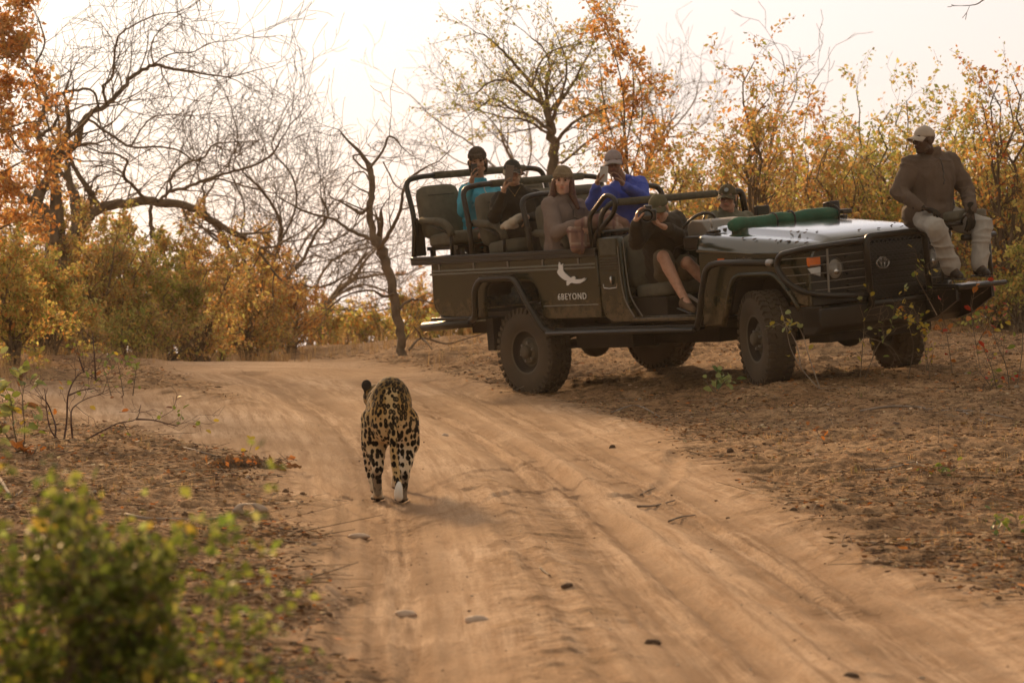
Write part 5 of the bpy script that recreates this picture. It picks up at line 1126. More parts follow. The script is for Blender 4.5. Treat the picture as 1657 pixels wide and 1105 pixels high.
    if gloves is not None:
        S = []
        for wr, hd in ((wrL, handL), (wrR, handR)): S += hand_prims(wr, hd[0], hd[1], hd[2], hd[3], s=1.05, r=.0135)
        for wr, hd, i in ((wrL, handL, 0), (wrR, handR, 1)): blob('glove', hand_prims(wr, hd[0], hd[1], hd[2], hd[3], s=1.05, r=.0125) + [('c', Vector(wr) - Vector(hd[0]).normalized() * .04, .032, Vector(wr) + Vector(hd[0]).normalized() * .02, .03)], .006, gloves, root, 1)
    if hair is not None:
        S = [('e', c + u * .012 - f * .024, (r * .079, f * .080, u * .075))]
        for q in hair[1]: S.append(('c', c + r * q[0][0] + f * q[0][1] + u * q[0][2], q[1], c + r * q[2][0] + f * q[2][1] + u * q[2][2], q[3]))
        blob('hair', S, .0065, hair[0], root, 1, folds(.004, 30, seed))
    if hat is not None: cap_hat(root, c, r, f, u, **hat)
    return root
def phone(label, c, f, u, mt, s=1.0):
    c, f, u = Vector(c), Vector(f).normalized(), Vector(u); u = (u - f * u.dot(f)).normalized(); r = f.cross(u); root = empty('phone', c, label, 'phone'); off = np.array(root.location)
    m = MB(); m.obox(c, (r, f, u), (.072 * s, .010, .145 * s)); m.build('phone_case', mt, root, off, bevel=.004)
    m = MB(); m.obox(c - f * .0062, (r, f, u), (.064 * s, .002, .132 * s)); m.build('screen', M_blackp, root, off)
    m = MB(); m.lathe([(0, .006), (.002, .005)], c=c + f * .005 + u * .055 + r * .022, axis=f, n=12); m.build('camera_lens', M_blackp, root, off)
    return root
CAMD = Vector((0.02, -1, 0.0))
# ---- rear row: woman in turquoise
def fdir(dx, dz=0.0): return Vector((dx, -1, dz)).normalized()
X3 = -3.02
teal = cloth('turquoise_fleece_material', (.06, .33, .46), bump=.3)
p = dict(pel=V3(780, 388, X3 + .05), shL=V3(800, 305, X3 + .08), shR=V3(752, 304, X3 + .12), head=V3(773, 262, X3 + .16), f=fdir(.02, -.12), u=(-.10, 0, 1),
         elR=V3(749, 342, X3 + .20), wrR=V3(763, 295, X3 + .42), elL=V3(810, 348, X3 + .20), wrL=V3(792, 372, X3 + .42),
         handR=(Vector((.12, .0, 1)), Vector((.8, -.1, 0)), .75, -1), handL=(Vector((-.6, -.5, -.2)), Vector((0, 0, -1)), .6, 1))
def legs(hx, y, zc):
    return dict(hipL=VV(hx + .13, y + .09, zc + .09), hipR=VV(hx + .13, y - .09, zc + .09), knL=VV(hx + .58, y + .10, zc + .07), knR=VV(hx + .58, y - .10, zc + .07), anL=VV(hx + .60, y + .11, zc - .36), anR=VV(hx + .62, y - .09, zc - .36), toe=tuple(VR @ np.array([1, 0, 0])))
build_person('woman in a turquoise fleece and dark striped beanie holding a dark phone', skin=(.34, .19, .115), shirt=teal, zipm=M_zipw, zipl=.3, female=True, hs=.98, seed=3,
             hat=dict(mt=mat('dark_wool_material', (.035, .024, .018), .95, col2=(.10, .075, .055), scale=22, bump=.6, bscale=60), kind='beanie'), hair=(M_hairb, [((-.07, -.02, .0), .03, (-.065, -.03, -.09), .022), ((.07, -.02, 0), .03, (.066, -.03, -.09), .022)]),
             **legs(-3.13, 0.02, 1.53), pants=cloth('dark_trouser_material', (.02, .02, .022)), shoe=M_blackp, **p)
phone('dark phone held up by the woman in turquoise', V3(768, 275, X3 + .47), CAMD, (-.12, 0, 1), M_blackp, .78)
def cord(root_name, pts, r, mt, label, cat): o = MB().tube(bez(pts, 6), r, 6).build(root_name, mt, None); return tag(o, label, cat)
# ---- middle row: woman with a dark cap
X2 = -2.08
dk = cloth('charcoal_sweater_material', (.022, .019, .015), bump=.4)
p = dict(pel=V3(842, 392, X2 + .02), shL=V3(866, 312, X2 + .06), shR=V3(806, 318, X2 + .10), head=V3(829, 279, X2 + .14), f=fdir(-.05, -.05), u=(-.03, 0, 1),
         elR=V3(800, 352, X2 + .22), wrR=V3(814, 312, X2 + .40), elL=V3(880, 352, X2 + .18), wrL=V3(852, 352, X2 + .44),
         handR=(Vector((.22, 0, 1)), Vector((.8, -.1, 0)), .6, -1), handL=(Vector((-.75, -.45, -.25)), Vector((0, .2, -1)), .5, 1))
build_person('woman in a charcoal sweater and dark cap filming with her phone', skin=(.38, .22, .14), shirt=dk, female=True, hs=.98, seed=5,
             hat=dict(mt=cloth('dark_cap_material', (.045, .042, .036)), kind='cap', trim=M_white_edge), hair=(M_hairr, [((-.05, -.09, -.01), .03, (-.10, -.10, -.02), .012), ((.0, -.09, .02), .05, (0, -.10, -.08), .03)]),
             **legs(-2.21, -0.45, 1.43), pants=cloth('black_trouser_material', (.018, .016, .014)), shoe=M_blackp, **p)
phone('grey brown phone held in front of her face by the woman with the dark cap', V3(824, 281, X2 + .47), CAMD, (.12, 0, 1), mat('bronze_phone_material', (.13, .10, .08), .4), 1.05)
nkl = MB(); a, b_, c_ = V3(822, 303, X2 + .25), V3(833, 317, X2 + .27), V3(842, 302, X2 + .24); nkl.tube([a, b_], .0013, 5); nkl.tube([b_, c_], .0013, 5); nkl.ell(b_, (.006, .004, .006)); nkl = nkl.build('necklace', mat('gold_material', (.35, .22, .08), .5, metal=.6), None); tag(nkl, 'thin gold necklace worn over the charcoal sweater', 'necklace')
cl = empty('pale_cloth', V3(828, 360, X2 + .52), 'crumpled pale cloth in the lap of the woman with the dark cap', 'cloth'); blob('cloth_folds', [('c', V3(813, 367, X2 + .50), .022, V3(828, 360, X2 + .55), .035), ('c', V3(828, 360, X2 + .55), .035, V3(843, 351, X2 + .5), .028), ('c', V3(820, 368, X2 + .55), .02, V3(836, 366, X2 + .52), .02)], .006, mat('pale_cloth_material', (.42, .36, .28), .9, bump=.3), cl, 1, folds(.012, 18, 4))
# ---- front raised row: woman with tan beanie, man in blue
X1 = -1.16
tp = cloth('taupe_jacket_material', (.20, .155, .135), bump=.35)
p = dict(pel=V3(915, 398, X1 + .0), shL=V3(938, 330, X1 + .05), shR=V3(888, 328, X1 + .10), head=V3(911, 294, X1 + .14), f=fdir(-.12, -.03), u=(0, 0, 1),
         elR=V3(900, 378, X1 + .25), wrR=V3(930, 362, X1 + .45), elL=V3(962, 362, X1 + .20), wrL=V3(945, 372, X1 + .45),
         handR=(Vector((.9, -.3, -.3)), Vector((0, .3, -1)), .6, 1), handL=(Vector((-.6, -.5, -.4)), Vector((0, .2, -1)), .6, -1))
build_person('woman in a taupe jacket and tan knitted beanie with long auburn hair', skin=(.52, .31, .22), shirt=tp, zipm=M_zip, zipl=.3, female=True, seed=7, bulk=1.14, amp=.017,
             hat=dict(mt=mat('tan_wool_material', (.22, .165, .10), .95, var=.2, scale=30, bump=.6, bscale=70), kind='beanie'),
             hair=(M_hairr, [((-.075, -.01, 0), .03, (-.085, .0, -.12), .032), ((-.085, 0, -.12), .032, (-.14, .03, -.24), .018), ((.075, -.01, 0), .03, (.09, .0, -.12), .034), ((.09, 0, -.12), .036, (.17, -.02, -.25), .025), ((.09, 0, -.10), .03, (.12, .04, -.28), .02)]),
             **legs(-1.31, -0.45, 1.34), pants=cloth('brown_trouser_material', (.05, .035, .03)), shoe=M_blackp, **p)
def plaid():
    m = mat('plaid_blanket_material', (.24, .135, .10), .95, bump=.5); N, L = m.node_tree.nodes, m.node_tree.links; b = N['Principled BSDF']; t = N.new('ShaderNodeTexCoord')
    prev = b.inputs['Base Color'].links[0].from_socket
    for dr, sc, off, col in (('X', 2.2, 0, (.36, .26, .21)), ('Z', 2.2, .3, (.34, .24, .19)), ('X', 2.2, 1.5, (.18, .09, .08)), ('Z', 2.2, 1.9, (.18, .09, .08))):
        w = N.new('ShaderNodeTexWave'); w.bands_direction = dr; w.inputs['Scale'].default_value = sc; w.inputs['Phase Offset'].default_value = off; L.new(t.outputs['Object'], w.inputs[0])
        q = N.new('ShaderNodeMapRange'); q.inputs[1].default_value = .93; q.inputs[2].default_value = .97; L.new(w.outputs['Fac'], q.inputs[0]); x = N.new('ShaderNodeMix'); x.data_type = 'RGBA'; L.new(q.outputs[0], x.inputs[0]); L.new(prev, x.inputs[6]); x.inputs[7].default_value = (*col, 1); prev = x.outputs[2]
    L.new(prev, b.inputs['Base Color']); return m
M_plaid = plaid()
bl = empty('plaid_blanket', V3(935, 380, X1 + .48), 'reddish plaid blanket over the knees of the passengers in the front raised row', 'blanket')
blob('blanket_folds', [('c', V3(924, 374, X1 + .48), .04, V3(932, 400, X1 + .52), .05), ('c', V3(936, 364, X1 + .48), .045, V3(940, 402, X1 + .52), .05), ('c', V3(948, 360, X1 + .48), .05, V3(952, 395, X1 + .50), .05), ('c', V3(938, 365, X1 + .50), .05, V3(985, 355, X1 + .50), .07), ('c', V3(985, 353, X1 + .50), .075, V3(1010, 366, X1 + .58), .06), ('c', V3(975, 358, X1 + .55), .06, V3(1000, 372, X1 + .62), .05)], .009, M_plaid, bl, 1, folds(.014, 12, 8))
blue = cloth('blue_fleece_material', (.05, .085, .40), bump=.3)
p = dict(pel=V3(1012, 378, X1 + .08), shL=V3(1036, 292, X1 + .12), shR=V3(981, 308, X1 + .22), head=V3(993, 264, X1 + .28), f=fdir(-.12, -.10), u=(-.12, 0, 1),
         elR=V3(960, 330, X1 + .36), wrR=V3(966, 300, X1 + .52), elL=V3(1040, 322, X1 + .36), wrL=V3(1010, 301, X1 + .52),
         handR=(Vector((.16, 0, 1)), Vector((.9, -.1, 0)), .7, -1), handL=(Vector((-.55, .0, .85)), Vector((-.6, -.3, -.6)), .6, 1))
build_person('man in a bright blue fleece and pale cap tapping a silver phone', skin=(.26, .135, .08), shirt=blue, seed=4, bulk=1.13,
             hat=dict(mt=cloth('pale_mauve_cap_material', (.30, .25, .25)), kind='cap', trim=M_white_edge), 
             **legs(-1.31, 0.1, 1.34), pants=cloth('navy_trouser_material', (.02, .02, .03)), shoe=M_blackp, **p)
phone('silver phone held up by the man in blue', V3(977, 282, X1 + .60), CAMD, (.05, 0, 1), mat('silver_phone_material', (.45, .43, .42), .35))
wt = MB(); q0 = V3(1013, 305, X1 + .50); wt.tube([q0 + Vector((math.cos(a) * .034, math.sin(a) * .034, -.3 * math.cos(a) * .034)) for a in np.linspace(0, 2 * math.pi, 20)[:-1]], .008, 6, close=True); tag(wt.build('wristwatch', M_chrome, None, smooth=True), 'steel wristwatch on the left wrist of the man in blue', 'watch')
# ---- driver with the long lens
XD = .12
olj = cloth('dark_olive_jacket_material', (.040, .031, .022), bump=.4)
p = dict(pel=VV(.08, -.46, 1.08), shL=V3(1096, 352, XD + .12), shR=V3(1042, 362, XD + .30), head=V3(1066, 337, XD + .42), f=fdir(-.30, -.38), u=(-.12, .0, 1),
         elR=V3(1030, 392, XD + .42), wrR=V3(1029, 362, XD + .62), elL=V3(1108, 388, XD + .30), wrL=V3(1076, 368, XD + .56),
         handR=(Vector((.10, -.1, 1)), Vector((1, 0, 0)), .8, -1), handL=(Vector((-.85, -.2, .35)), Vector((-.1, 0, 1)), .9, 1))
build_person('driver in a dark jacket and khaki cap aiming a long lens', skin=(.50, .28, .19), shirt=olj, zipm=M_zip, zipl=.25, seed=9, bulk=1.28, amp=.018,
             hat=dict(mt=cloth('khaki_cap_material', (.105, .095, .055)), kind='cap'), 
             hipL=VV(.12, -.34, 1.05), hipR=VV(.14, -.56, 1.05), knL=V3(1112, 425, .62), knR=V3(1073, 415, .52), anL=VV(.80, -.42, .78), anR=V3(1108, 484, .74), toe=(.40, -.85, -.15), pants=cloth('khaki_shorts_material', (.14, .115, .08)), pant_len=.80, shoe=mat('brown_suede_material', (.13, .08, .045), .9, bump=.3), **p)
cq = V3(1047, 349, XD + .72); lf = Vector((-.06, -1, -.06)).normalized(); cm = empty('camera', cq, 'black camera with a wide lens held up by the driver', 'camera'); off = np.array(cm.location)
m = MB(); m.lathe([(-.02, .045), (.10, .050), (.15, .058), (.20, .062), (.215, .062), (.215, .054), (.17, .05)], c=cq - lf * .20, axis=lf, n=32); m.build('lens_barrel', mat('lens_barrel_material', (.05, .045, .04), .4), cm, off, angle=35)
m = MB(); m.ell(cq - lf * .02, (.052, .010, .052), 20, 10); m.build('front_glass', mat('lens_glass_material', (.01, .01, .012), .05, coat=.8), cm, off, smooth=True)
m = MB(); r_ = lf.cross(Vector((0, 0, 1))).normalized(); u_ = r_.cross(lf); m.obox(cq - lf * .26 - u_ * .01, (r_, lf, u_), (.15, .07, .10)); m.obox(cq - lf * .25 + u_ * .05, (r_, lf, u_), (.07, .07, .05)); m.build('camera_body', M_blackp, cm, off, bevel=.01)
# ---- front passenger
XP = -.02
p = dict(pel=VV(.02, .46, 1.14), shL=V3(1206, 350, XP + .02), shR=V3(1154, 350, XP + .02), head=V3(1177, 320, XP + .10), f=fdir(-.18, -.10), u=(.02, 0, 1),
         elR=V3(1158, 410, XP + .15), wrR=V3(1170, 415, XP + .38), elL=V3(1214, 410, XP + .15), wrL=V3(1200, 415, XP + .38), handR=(Vector((.5, -.8, 0)), Vector((0, 0, -1)), .4, 1), handL=(Vector((.2, -.9, 0)), Vector((0, 0, -1)), .4, -1))
build_person('passenger in a grey green fleece and brown cap with a round badge', skin=(.46, .25, .18), shirt=cloth('grey_green_fleece_material', (.125, .125, .09), bump=.3), seed=11, bulk=1.12,
             hat=dict(mt=cloth('brown_cap_material', (.085, .07, .042)), kind='cap', logo=mat('badge_material', (.25, .30, .33), .6), trim=None), hair=(mat('grey_hair_material', (.2, .18, .16), .7), []), **p)
# ---- outrider on the front seat
XO = 2.45
flc = cloth('brown_fleece_material', (.125, .092, .072), bump=.6, bscale=90); kh = cloth('grey_khaki_trouser_material', (.36, .34, .31), bump=.3)
p = dict(pel=V3(1503, 343, XO + .02), shL=V3(1538, 257, XO + .08), shR=V3(1473, 260, XO + .02), head=V3(1495, 227, XO + .10), f=Vector((-.95, -.55, -.02)), u=(0, 0, 1),
         elR=V3(1456, 312, XO + .02), wrR=V3(1489, 336, XO + .26), elL=V3(1564, 308, XO + .16), wrL=V3(1571, 340, XO + .40),
         handR=(Vector((.85, -.4, -.15)), Vector((.1, 0, -1)), .5, 1), handL=(Vector((.0, -.2, -1)), Vector((-.3, .7, -.3)), .5, -1))
build_person('man in a brown fleece and pale cap seated out over the front corner', skin=(.075, .04, .027), shirt=flc, zipm=M_zip, zipl=.20, seed=12, bulk=1.24, belly=.05, amp=.020,
             hat=dict(mt=cloth('stone_cap_material', (.46, .40, .34)), kind='cap'),  gloves=cloth('dark_glove_material', (.025, .020, .014)),
             hipL=V3(1526, 350, XO + .06), hipR=V3(1492, 352, XO + .04), knL=V3(1590, 364, XO + .42), knR=V3(1515, 368, XO + .42), anL=V3(1584, 429, XO + .46), anR=V3(1541, 434, XO + .40), toe=(.30, -.9, 0), pants=kh, shoe=mat('black_boot_material', (.03, .02, .015), .5, bump=.2), **p)

# ================================================================ the leopard
LO = np.array(on_ground(630, 812)); lp = empty('leopard', LO, 'leopard walking away along the sandy track with its tail hanging down', 'leopard')
def lq(x, y, z): return Vector((LO[0] + x, LO[1] + y, LO[2] + z))
hd = R_(3.5)   # the body points slightly left of the view
def lb(x, y, z): return lq(x * math.cos(hd) - y * math.sin(hd), x * math.sin(hd) + y * math.cos(hd), z)
A = Vector((math.cos(hd), math.sin(hd), 0)); B = Vector((-math.sin(hd), math.cos(hd), 0)); U = Vector((0, 0, 1))
P = []
def le(x, y, z, rx, ry, rz): P.append(('e', lb(x, y, z), (A * rx, B * ry, U * rz)))
def lc(a, r0, b, r1): P.append(('c', lb(*a), r0, lb(*b), r1))
le(.012, .12, .548, .122, .19, .165); le(.012, .03, .49, .122, .13, .165); le(.01, .38, .50, .135, .26, .165); le(.01, .68, .46, .125, .22, .17); le(.0, .88, .45, .10, .15, .14)
lc((.01, .05, .61), .07, (.01, .35, .595), .062); lc((.01, .35, .595), .062, (.0, .80, .575), .070); lc((-.055, .78, .56), .05, (-.06, .86, .48), .06); lc((.065, .78, .56), .05, (.07, .86, .48), .06)
lc((0, .90, .54), .10, (-.03, 1.12, .54), .075)                                   # neck
le(-.04, 1.20, .545, .085, .10, .078); lc((-.04, 1.24, .53), .055, (-.045, 1.33, .51), .042); lc((-.04, 1.22, .50), .045, (-.045, 1.31, .485), .03)
for sx in (-1, 1): lc((-.04 + sx * .062, 1.165, .595), .024, (-.04 + sx * .070, 1.16, .628), .018)
# left hind (swung forward), right hind (planted, nearest)
lc((-.050, .10, .46), .095, (-.072, .15, .35), .080); lc((-.072, .16, .36), .070, (-.068, .10, .25), .047); lc((-.068, .10, .25), .045, (-.062, .07, .185), .033); lc((-.070, .075, .185), .030, (-.062, .12, .06), .027); lc((-.062, .12, .050), .030, (-.062, .165, .028), .030)
lc((.078, .05, .46), .095, (.098, .07, .34), .080); lc((.098, .08, .34), .068, (.090, .00, .225), .045); lc((.090, .00, .225), .042, (.082, -.03, .165), .033); lc((.088, -.03, .165), .029, (.070, -.005, .05), .028); lc((.070, -.005, .045), .032, (.070, .055, .028), .032)
for (x, y) in ((-.062, .165), (.070, .055)):
    for k in (-1.5, -.5, .5, 1.5): lc((x + k * .017, y + .02, .022), .016, (x + k * .019, y + .05, .018), .014)
# front legs: the left one shows beside the body
lc((-.080, .74, .44), .068, (-.098, .72, .28), .048); lc((-.098, .72, .28), .045, (-.088, .76, .13), .032); lc((-.088, .76, .13), .031, (-.062, .72, .04), .029); lc((-.062, .72, .035), .033, (-.062, .79, .03), .030)
lc((.085, .82, .44), .060, (.09, .90, .28), .042); lc((.09, .90, .28), .040, (.08, 1.0, .14), .030); lc((.08, 1.0, .14), .029, (.07, 1.06, .05), .028); lc((.07, 1.06, .035), .033, (.07, 1.12, .03), .030)
def leocol(Q):
    d = Q - LO; x = d[:, 0] * math.cos(hd) + d[:, 1] * math.sin(hd); y = -d[:, 0] * math.sin(hd) + d[:, 1] * math.cos(hd); z = d[:, 2]
    gold = np.array([.42, .26, .085]); pale = np.array([.74, .66, .55]); tan = np.array([.58, .43, .24]); sole = np.array([.06, .045, .035])
    n = vnoise(Q * 8, 3) * .06; C = np.tile(gold, (len(Q), 1))
    w = sstep(.56, .40, z + n)[:, None]; C = C * (1 - w) + tan * w; C = C * (1 - .50 * sstep(.54, .64, z) - .25 * sstep(.25, .5, y) * sstep(.45, .55, z))[:, None]  # base colour darkened along the back to offset the sun glancing over it
    inner = np.clip(1 - np.abs(x - .045) / .045, 0, 1) * sstep(.42, .34, z) * (y > -.06) * (y < .3); w = np.clip(inner * 1.1 + sstep(.34, .20, z + n) * .45, 0, .9)[:, None]; C = C * (1 - w) + pale * w
    w = ((y < -.085) | ((y < -.02) & (z > .40) & (np.abs(x - .012) < .035)))[:, None] * 1.0; C = C * (1 - w) + np.array([.52, .37, .18]) * w
    w = (sstep(.20, .15, z) * ((y < .10) & (y > -.12))) * ((np.abs(x - .075) < .030) | (np.abs(x + .066) < .030)); w = (w * 0.7)[:, None]; C = C * (1 - w) + np.array([.10, .075, .05]) * w
    w = (sstep(.026, .016, z))[:, None]; C = C * (1 - w) + sole * w
    return C
def leopard_material():
    m = bpy.data.materials.new('leopard_fur_material'); m.use_nodes = True; N, L = m.node_tree.nodes, m.node_tree.links; b = N['Principled BSDF']; b.inputs['Roughness'].default_value = .8; b.inputs['Specular IOR Level'].default_value = .05; b.inputs['Sheen Weight'].default_value = .05
    a = N.new('ShaderNodeAttribute'); a.attribute_name = 'col'; t = N.new('ShaderNodeTexCoord'); nz_ = N.new('ShaderNodeTexNoise'); nz_.inputs['Scale'].default_value = 40; nz_.inputs['Detail'].default_value = 2; L.new(t.outputs['Object'], nz_.inputs[0])
    mpn = N.new('ShaderNodeMapping'); mpn.inputs['Scale'].default_value = (1.12, .9, .74); L.new(t.outputs['Object'], mpn.inputs[0])
    sub = N.new('ShaderNodeVectorMath'); sub.operation = 'MULTIPLY_ADD'; L.new(nz_.outputs['Color'], sub.inputs[0]); sub.inputs[1].default_value = (.010, .010, .010); L.new(mpn.outputs[0], sub.inputs[2])
    v = N.new('ShaderNodeTexVoronoi'); v.inputs['Scale'].default_value = 37; v.inputs['Randomness'].default_value = .62; L.new(sub.outputs[0], v.inputs['Vector'])
    mk = N.new('ShaderNodeMapRange'); mk.inputs[1].default_value = .535; mk.inputs[2].default_value = .50; L.new(v.outputs['Distance'], mk.inputs[0])
    sep = N.new('ShaderNodeSeparateXYZ'); L.new(t.outputs['Object'], sep.inputs[0])
    # rosettes with a tawny centre along the flanks and back
    ctr = N.new('ShaderNodeMapRange'); ctr.inputs[1].default_value = .26; ctr.inputs[2].default_value = .18; L.new(v.outputs['Distance'], ctr.inputs[0]); up = N.new('ShaderNodeMapRange'); up.inputs[1].default_value = .42; up.inputs[2].default_value = .52; up.inputs[4].default_value = .30; L.new(sep.outputs[2], up.inputs[0])
    mu = N.new('ShaderNodeMath'); mu.operation = 'MULTIPLY'; L.new(ctr.outputs[0], mu.inputs[0]); L.new(up.outputs[0], mu.inputs[1]); s2 = N.new('ShaderNodeMath'); s2.operation = 'SUBTRACT'; s2.use_clamp = True; L.new(mk.outputs[0], s2.inputs[0]); L.new(mu.outputs[0], s2.inputs[1])
    fz = N.new('ShaderNodeMapRange'); fz.inputs[1].default_value = .05; fz.inputs[2].default_value = .10; L.new(sep.outputs[2], fz.inputs[0]); m3 = N.new('ShaderNodeMath'); m3.operation = 'MULTIPLY'; L.new(s2.outputs[0], m3.inputs[0]); L.new(fz.outputs[0], m3.inputs[1])
    x = N.new('ShaderNodeMix'); x.data_type = 'RGBA'; L.new(m3.outputs[0], x.inputs[0]); L.new(a.outputs['Color'], x.inputs[6]); x.inputs[7].default_value = (.012, .009, .007, 1)
    f2 = N.new('ShaderNodeTexNoise'); f2.inputs['Scale'].default_value = 160; L.new(t.outputs['Object'], f2.inputs[0]); bp = N.new('ShaderNodeBump'); bp.inputs['Strength'].default_value = .4; bp.inputs['Distance'].default_value = .005; L.new(f2.outputs[0], bp.inputs['Height']); L.new(bp.outputs[0], b.inputs['Normal'])
    L.new(x.outputs[2], b.inputs['Base Color']); return m
M_leo = leopard_material()
tail = bez([(.012, -.03, .585), (.012, -.10, .50), (.018, -.125, .38), (.024, -.12, .27), (.038, -.125, .17), (.052, -.15, .095), (.050, -.18, .055)], 4)
for i in range(len(tail) - 1):
    a_, b_ = tail[i], tail[i + 1]; P.append(('c', lb(*a_), .026 - .004 * i / len(tail), lb(*b_), .026 - .004 * (i + 1) / len(tail)))
blob('body', P, .006, M_leo, lp, 18, None, leocol)
m = MB(); m.tube([lb(*q) for q in bez([(.052, -.165, .08), (.050, -.19, .05), (.045, -.215, .062), (.046, -.22, .10), (.050, -.20, .135)], 4)], [.016, .018, .019, .020, .021, .022, .023, .024, .024, .024, .024, .023, .022, .020, .017, .013, .008][:17], 12); m.build('tail_tip', mat('white_fur_material', (.75, .72, .66), .9, bump=.5, bscale=100), lp, LO, smooth=True)
for sx in (-1, 1):
    e = MB(); e.ell(lb(-.035 + sx * .068, 1.148, .618), (.030, .012, .034), 12, 8); e.build('ear', mat('black_ear_material', (.02, .015, .012), .9) if sx < 0 else bpy.data.materials['black_ear_material'], lp, LO, smooth=True)
    e = MB(); e.ell(lb(-.04 + sx * .038, 1.275, .57), (.011, .008, .009)); e.build('eye', M_eye, lp, LO, smooth=True)
# ================================================================ things on the ground
def flat_scatter(n, region, dens, seed):
    """points on the verge: region = (x0, x1, y0, y1), spaced so that they thin out with distance"""
    g = np.random.default_rng(seed); x0, x1, y0, y1 = region; y = y0 * (y1 / y0) ** g.random(n * 3); u = g.uniform(-1, 1, n * 3) * .17; X = u * y; ok = (X > x0) & (X < x1); X, y = X[ok], y[ok]
    d = track_masks(np.stack([X, y], 1))[0]; keep = g.random(len(X)) < dens(d, X, y); X, y = X[keep][:n], y[keep][:n]; return X, y, height(X, y)
def verge(d, X, Y): return sstep(-.02, .35, d) * (.35 + .65 * sstep(-.3, .6, fbm(np.c_[X * 1.1, Y * .6, 0 * X], 71, 3)))
# dead leaves
rng = np.random.default_rng(50)
X, Y, Z = flat_scatter(34000, (-8, 8, 11, 46), verge, 51); Pn = np.c_[X, Y, Z + .006]
Vt, Ft, C = leaf_mesh(Pn, .042, [((.22, .12, .05), 4), ((.34, .20, .10), 3), ((.09, .05, .028), 5), ((.60, .22, .05), 1.2), ((.62, .46, .28), 1.5)], var=.35, elong=1.7)
Vt = Vt.reshape(-1, 4, 3); Vt[:, :, 2] = Vt[:, :1, 2] + (Vt[:, :, 2] - Vt[:, :1, 2]) * .30 + .004; tag(mesh_obj('leaf_litter', Vt.reshape(-1, 3), Ft, M_litter, cols=C), kind='stuff')
# twigs and straw
X, Y, Z = flat_scatter(9000, (-8, 8, 11, 46), verge, 53); sg = []
for x, y, z in zip(X, Y, Z):
    a = rng.uniform(0, 6.28); L = rng.uniform(.04, .22) * (1 if rng.random() < .9 else 2.2); p = np.array([x, y, z + .008]); q = p + np.array([math.cos(a) * L, math.sin(a) * L, rng.uniform(-.0, .35) * L * (rng.random() < .4)]); r = rng.uniform(.0012, .003); sg.append((p, r, q, r * .6))
Vt, Ft = seg_mesh(sg, 3); C = np.repeat(np.array([(.30, .22, .13), (.15, .10, .06), (.40, .33, .24), (.09, .06, .04)])[rng.integers(0, 4, len(sg))], 6, 0); tag(mesh_obj('twig_litter', Vt, Ft, M_litter, cols=C), kind='stuff')
# clods and small stones
def lumps(name, pts, size, mt, seed, cols=None, flat=.6):
    g = np.random.default_rng(seed); base = []; bm = bmesh.new(); bmesh.ops.create_icosphere(bm, subdivisions=1, radius=1); bv = np.array([v.co[:] for v in bm.verts]); bf = np.array([[v.index for v in f.verts] for f in bm.faces]); bm.free(); n = len(pts); s = size * g.lognormal(0, .45, (n, 1, 1)) * g.uniform(.7, 1.3, (n, 1, 3)); s[:, :, 2] *= flat
    Vv = pts[:, None, :] + bv[None] * s * g.uniform(.75, 1.2, (n, len(bv), 1)); Ff = (bf[None] + (np.arange(n) * len(bv))[:, None, None]).reshape(-1, 3)
    C = None if cols is None else np.repeat(np.array(cols)[g.integers(0, len(cols), n)], len(bv), 0); return tag(mesh_obj(name, Vv.reshape(-1, 3), Ff, mt, cols=C), kind='stuff')
X, Y, Z = flat_scatter(3200, (-8, 8, 11, 46), verge, 57); lumps('clods_of_soil', np.c_[X, Y, Z + .002], .009, M_litter, 58, [(.21, .125, .07), (.28, .17, .10), (.15, .09, .05)])
X, Y, Z = flat_scatter(900, (-3, 4, 11, 42), lambda d, X, Y: sstep(.1, -.2, d) * .5, 59); lumps('grit_on_track', np.c_[X, Y, Z + .001], .0035, M_litter, 60, [(.24, .15, .10), (.6, .48, .36), (.16, .10, .06)])
X, Y, Z = flat_scatter(260, (-8, 8, 11, 46), verge, 61); lumps('pale_pebbles', np.c_[X, Y, Z + .004], .011, M_litter, 62, [(.5, .42, .34), (.42, .34, .28)])
# dry grass tufts
def tufts(name, pts, h, nb, cols, seed, bend=.5, w=.0018):
    g = np.random.default_rng(seed); Vs, Fs, Cs = [], [], []; n = 0
    for x, y, z in pts:
        hh = h * g.uniform(.5, 1.3)
        for _ in range(nb):
            a = g.uniform(0, 6.28); o = g.normal(size=2) * .025; L = hh * g.uniform(.5, 1); ln = g.uniform(.1, bend); c_, s_ = math.cos(a), math.sin(a); px_, py_ = -s_ * w, c_ * w
            for t, ww in ((0, 1), (.5, .8), (1, .15)): lx = L * ln * t * t; Vs += [(x + o[0] + c_ * lx - px_ * ww, y + o[1] + s_ * lx - py_ * ww, z + L * t * (1 - .25 * ln * t)), (x + o[0] + c_ * lx + px_ * ww, y + o[1] + s_ * lx + py_ * ww, z + L * t * (1 - .25 * ln * t))]
            Fs += [(n, n + 1, n + 3, n + 2), (n + 2, n + 3, n + 5, n + 4)]; n += 6; c = np.array(cols[g.integers(0, len(cols))]) * g.uniform(.8, 1.2); Cs += [c] * 6
    return tag(mesh_obj(name, np.array(Vs), np.array(Fs), M_leaf, cols=np.array(Cs)), kind='stuff')
STRAW = [(.46, .32, .16), (.36, .23, .11), (.28, .18, .085)]
X, Y, Z = flat_scatter(900, (-8, 8, 13, 44), lambda d, X, Y: verge(d, X, Y) * sstep(.2, .8, d), 63); tufts('short_dry_grass', np.c_[X, Y, Z], .055, 7, STRAW + [(.16, .16, .05)], 64)
g = np.random.default_rng(65); pts = []
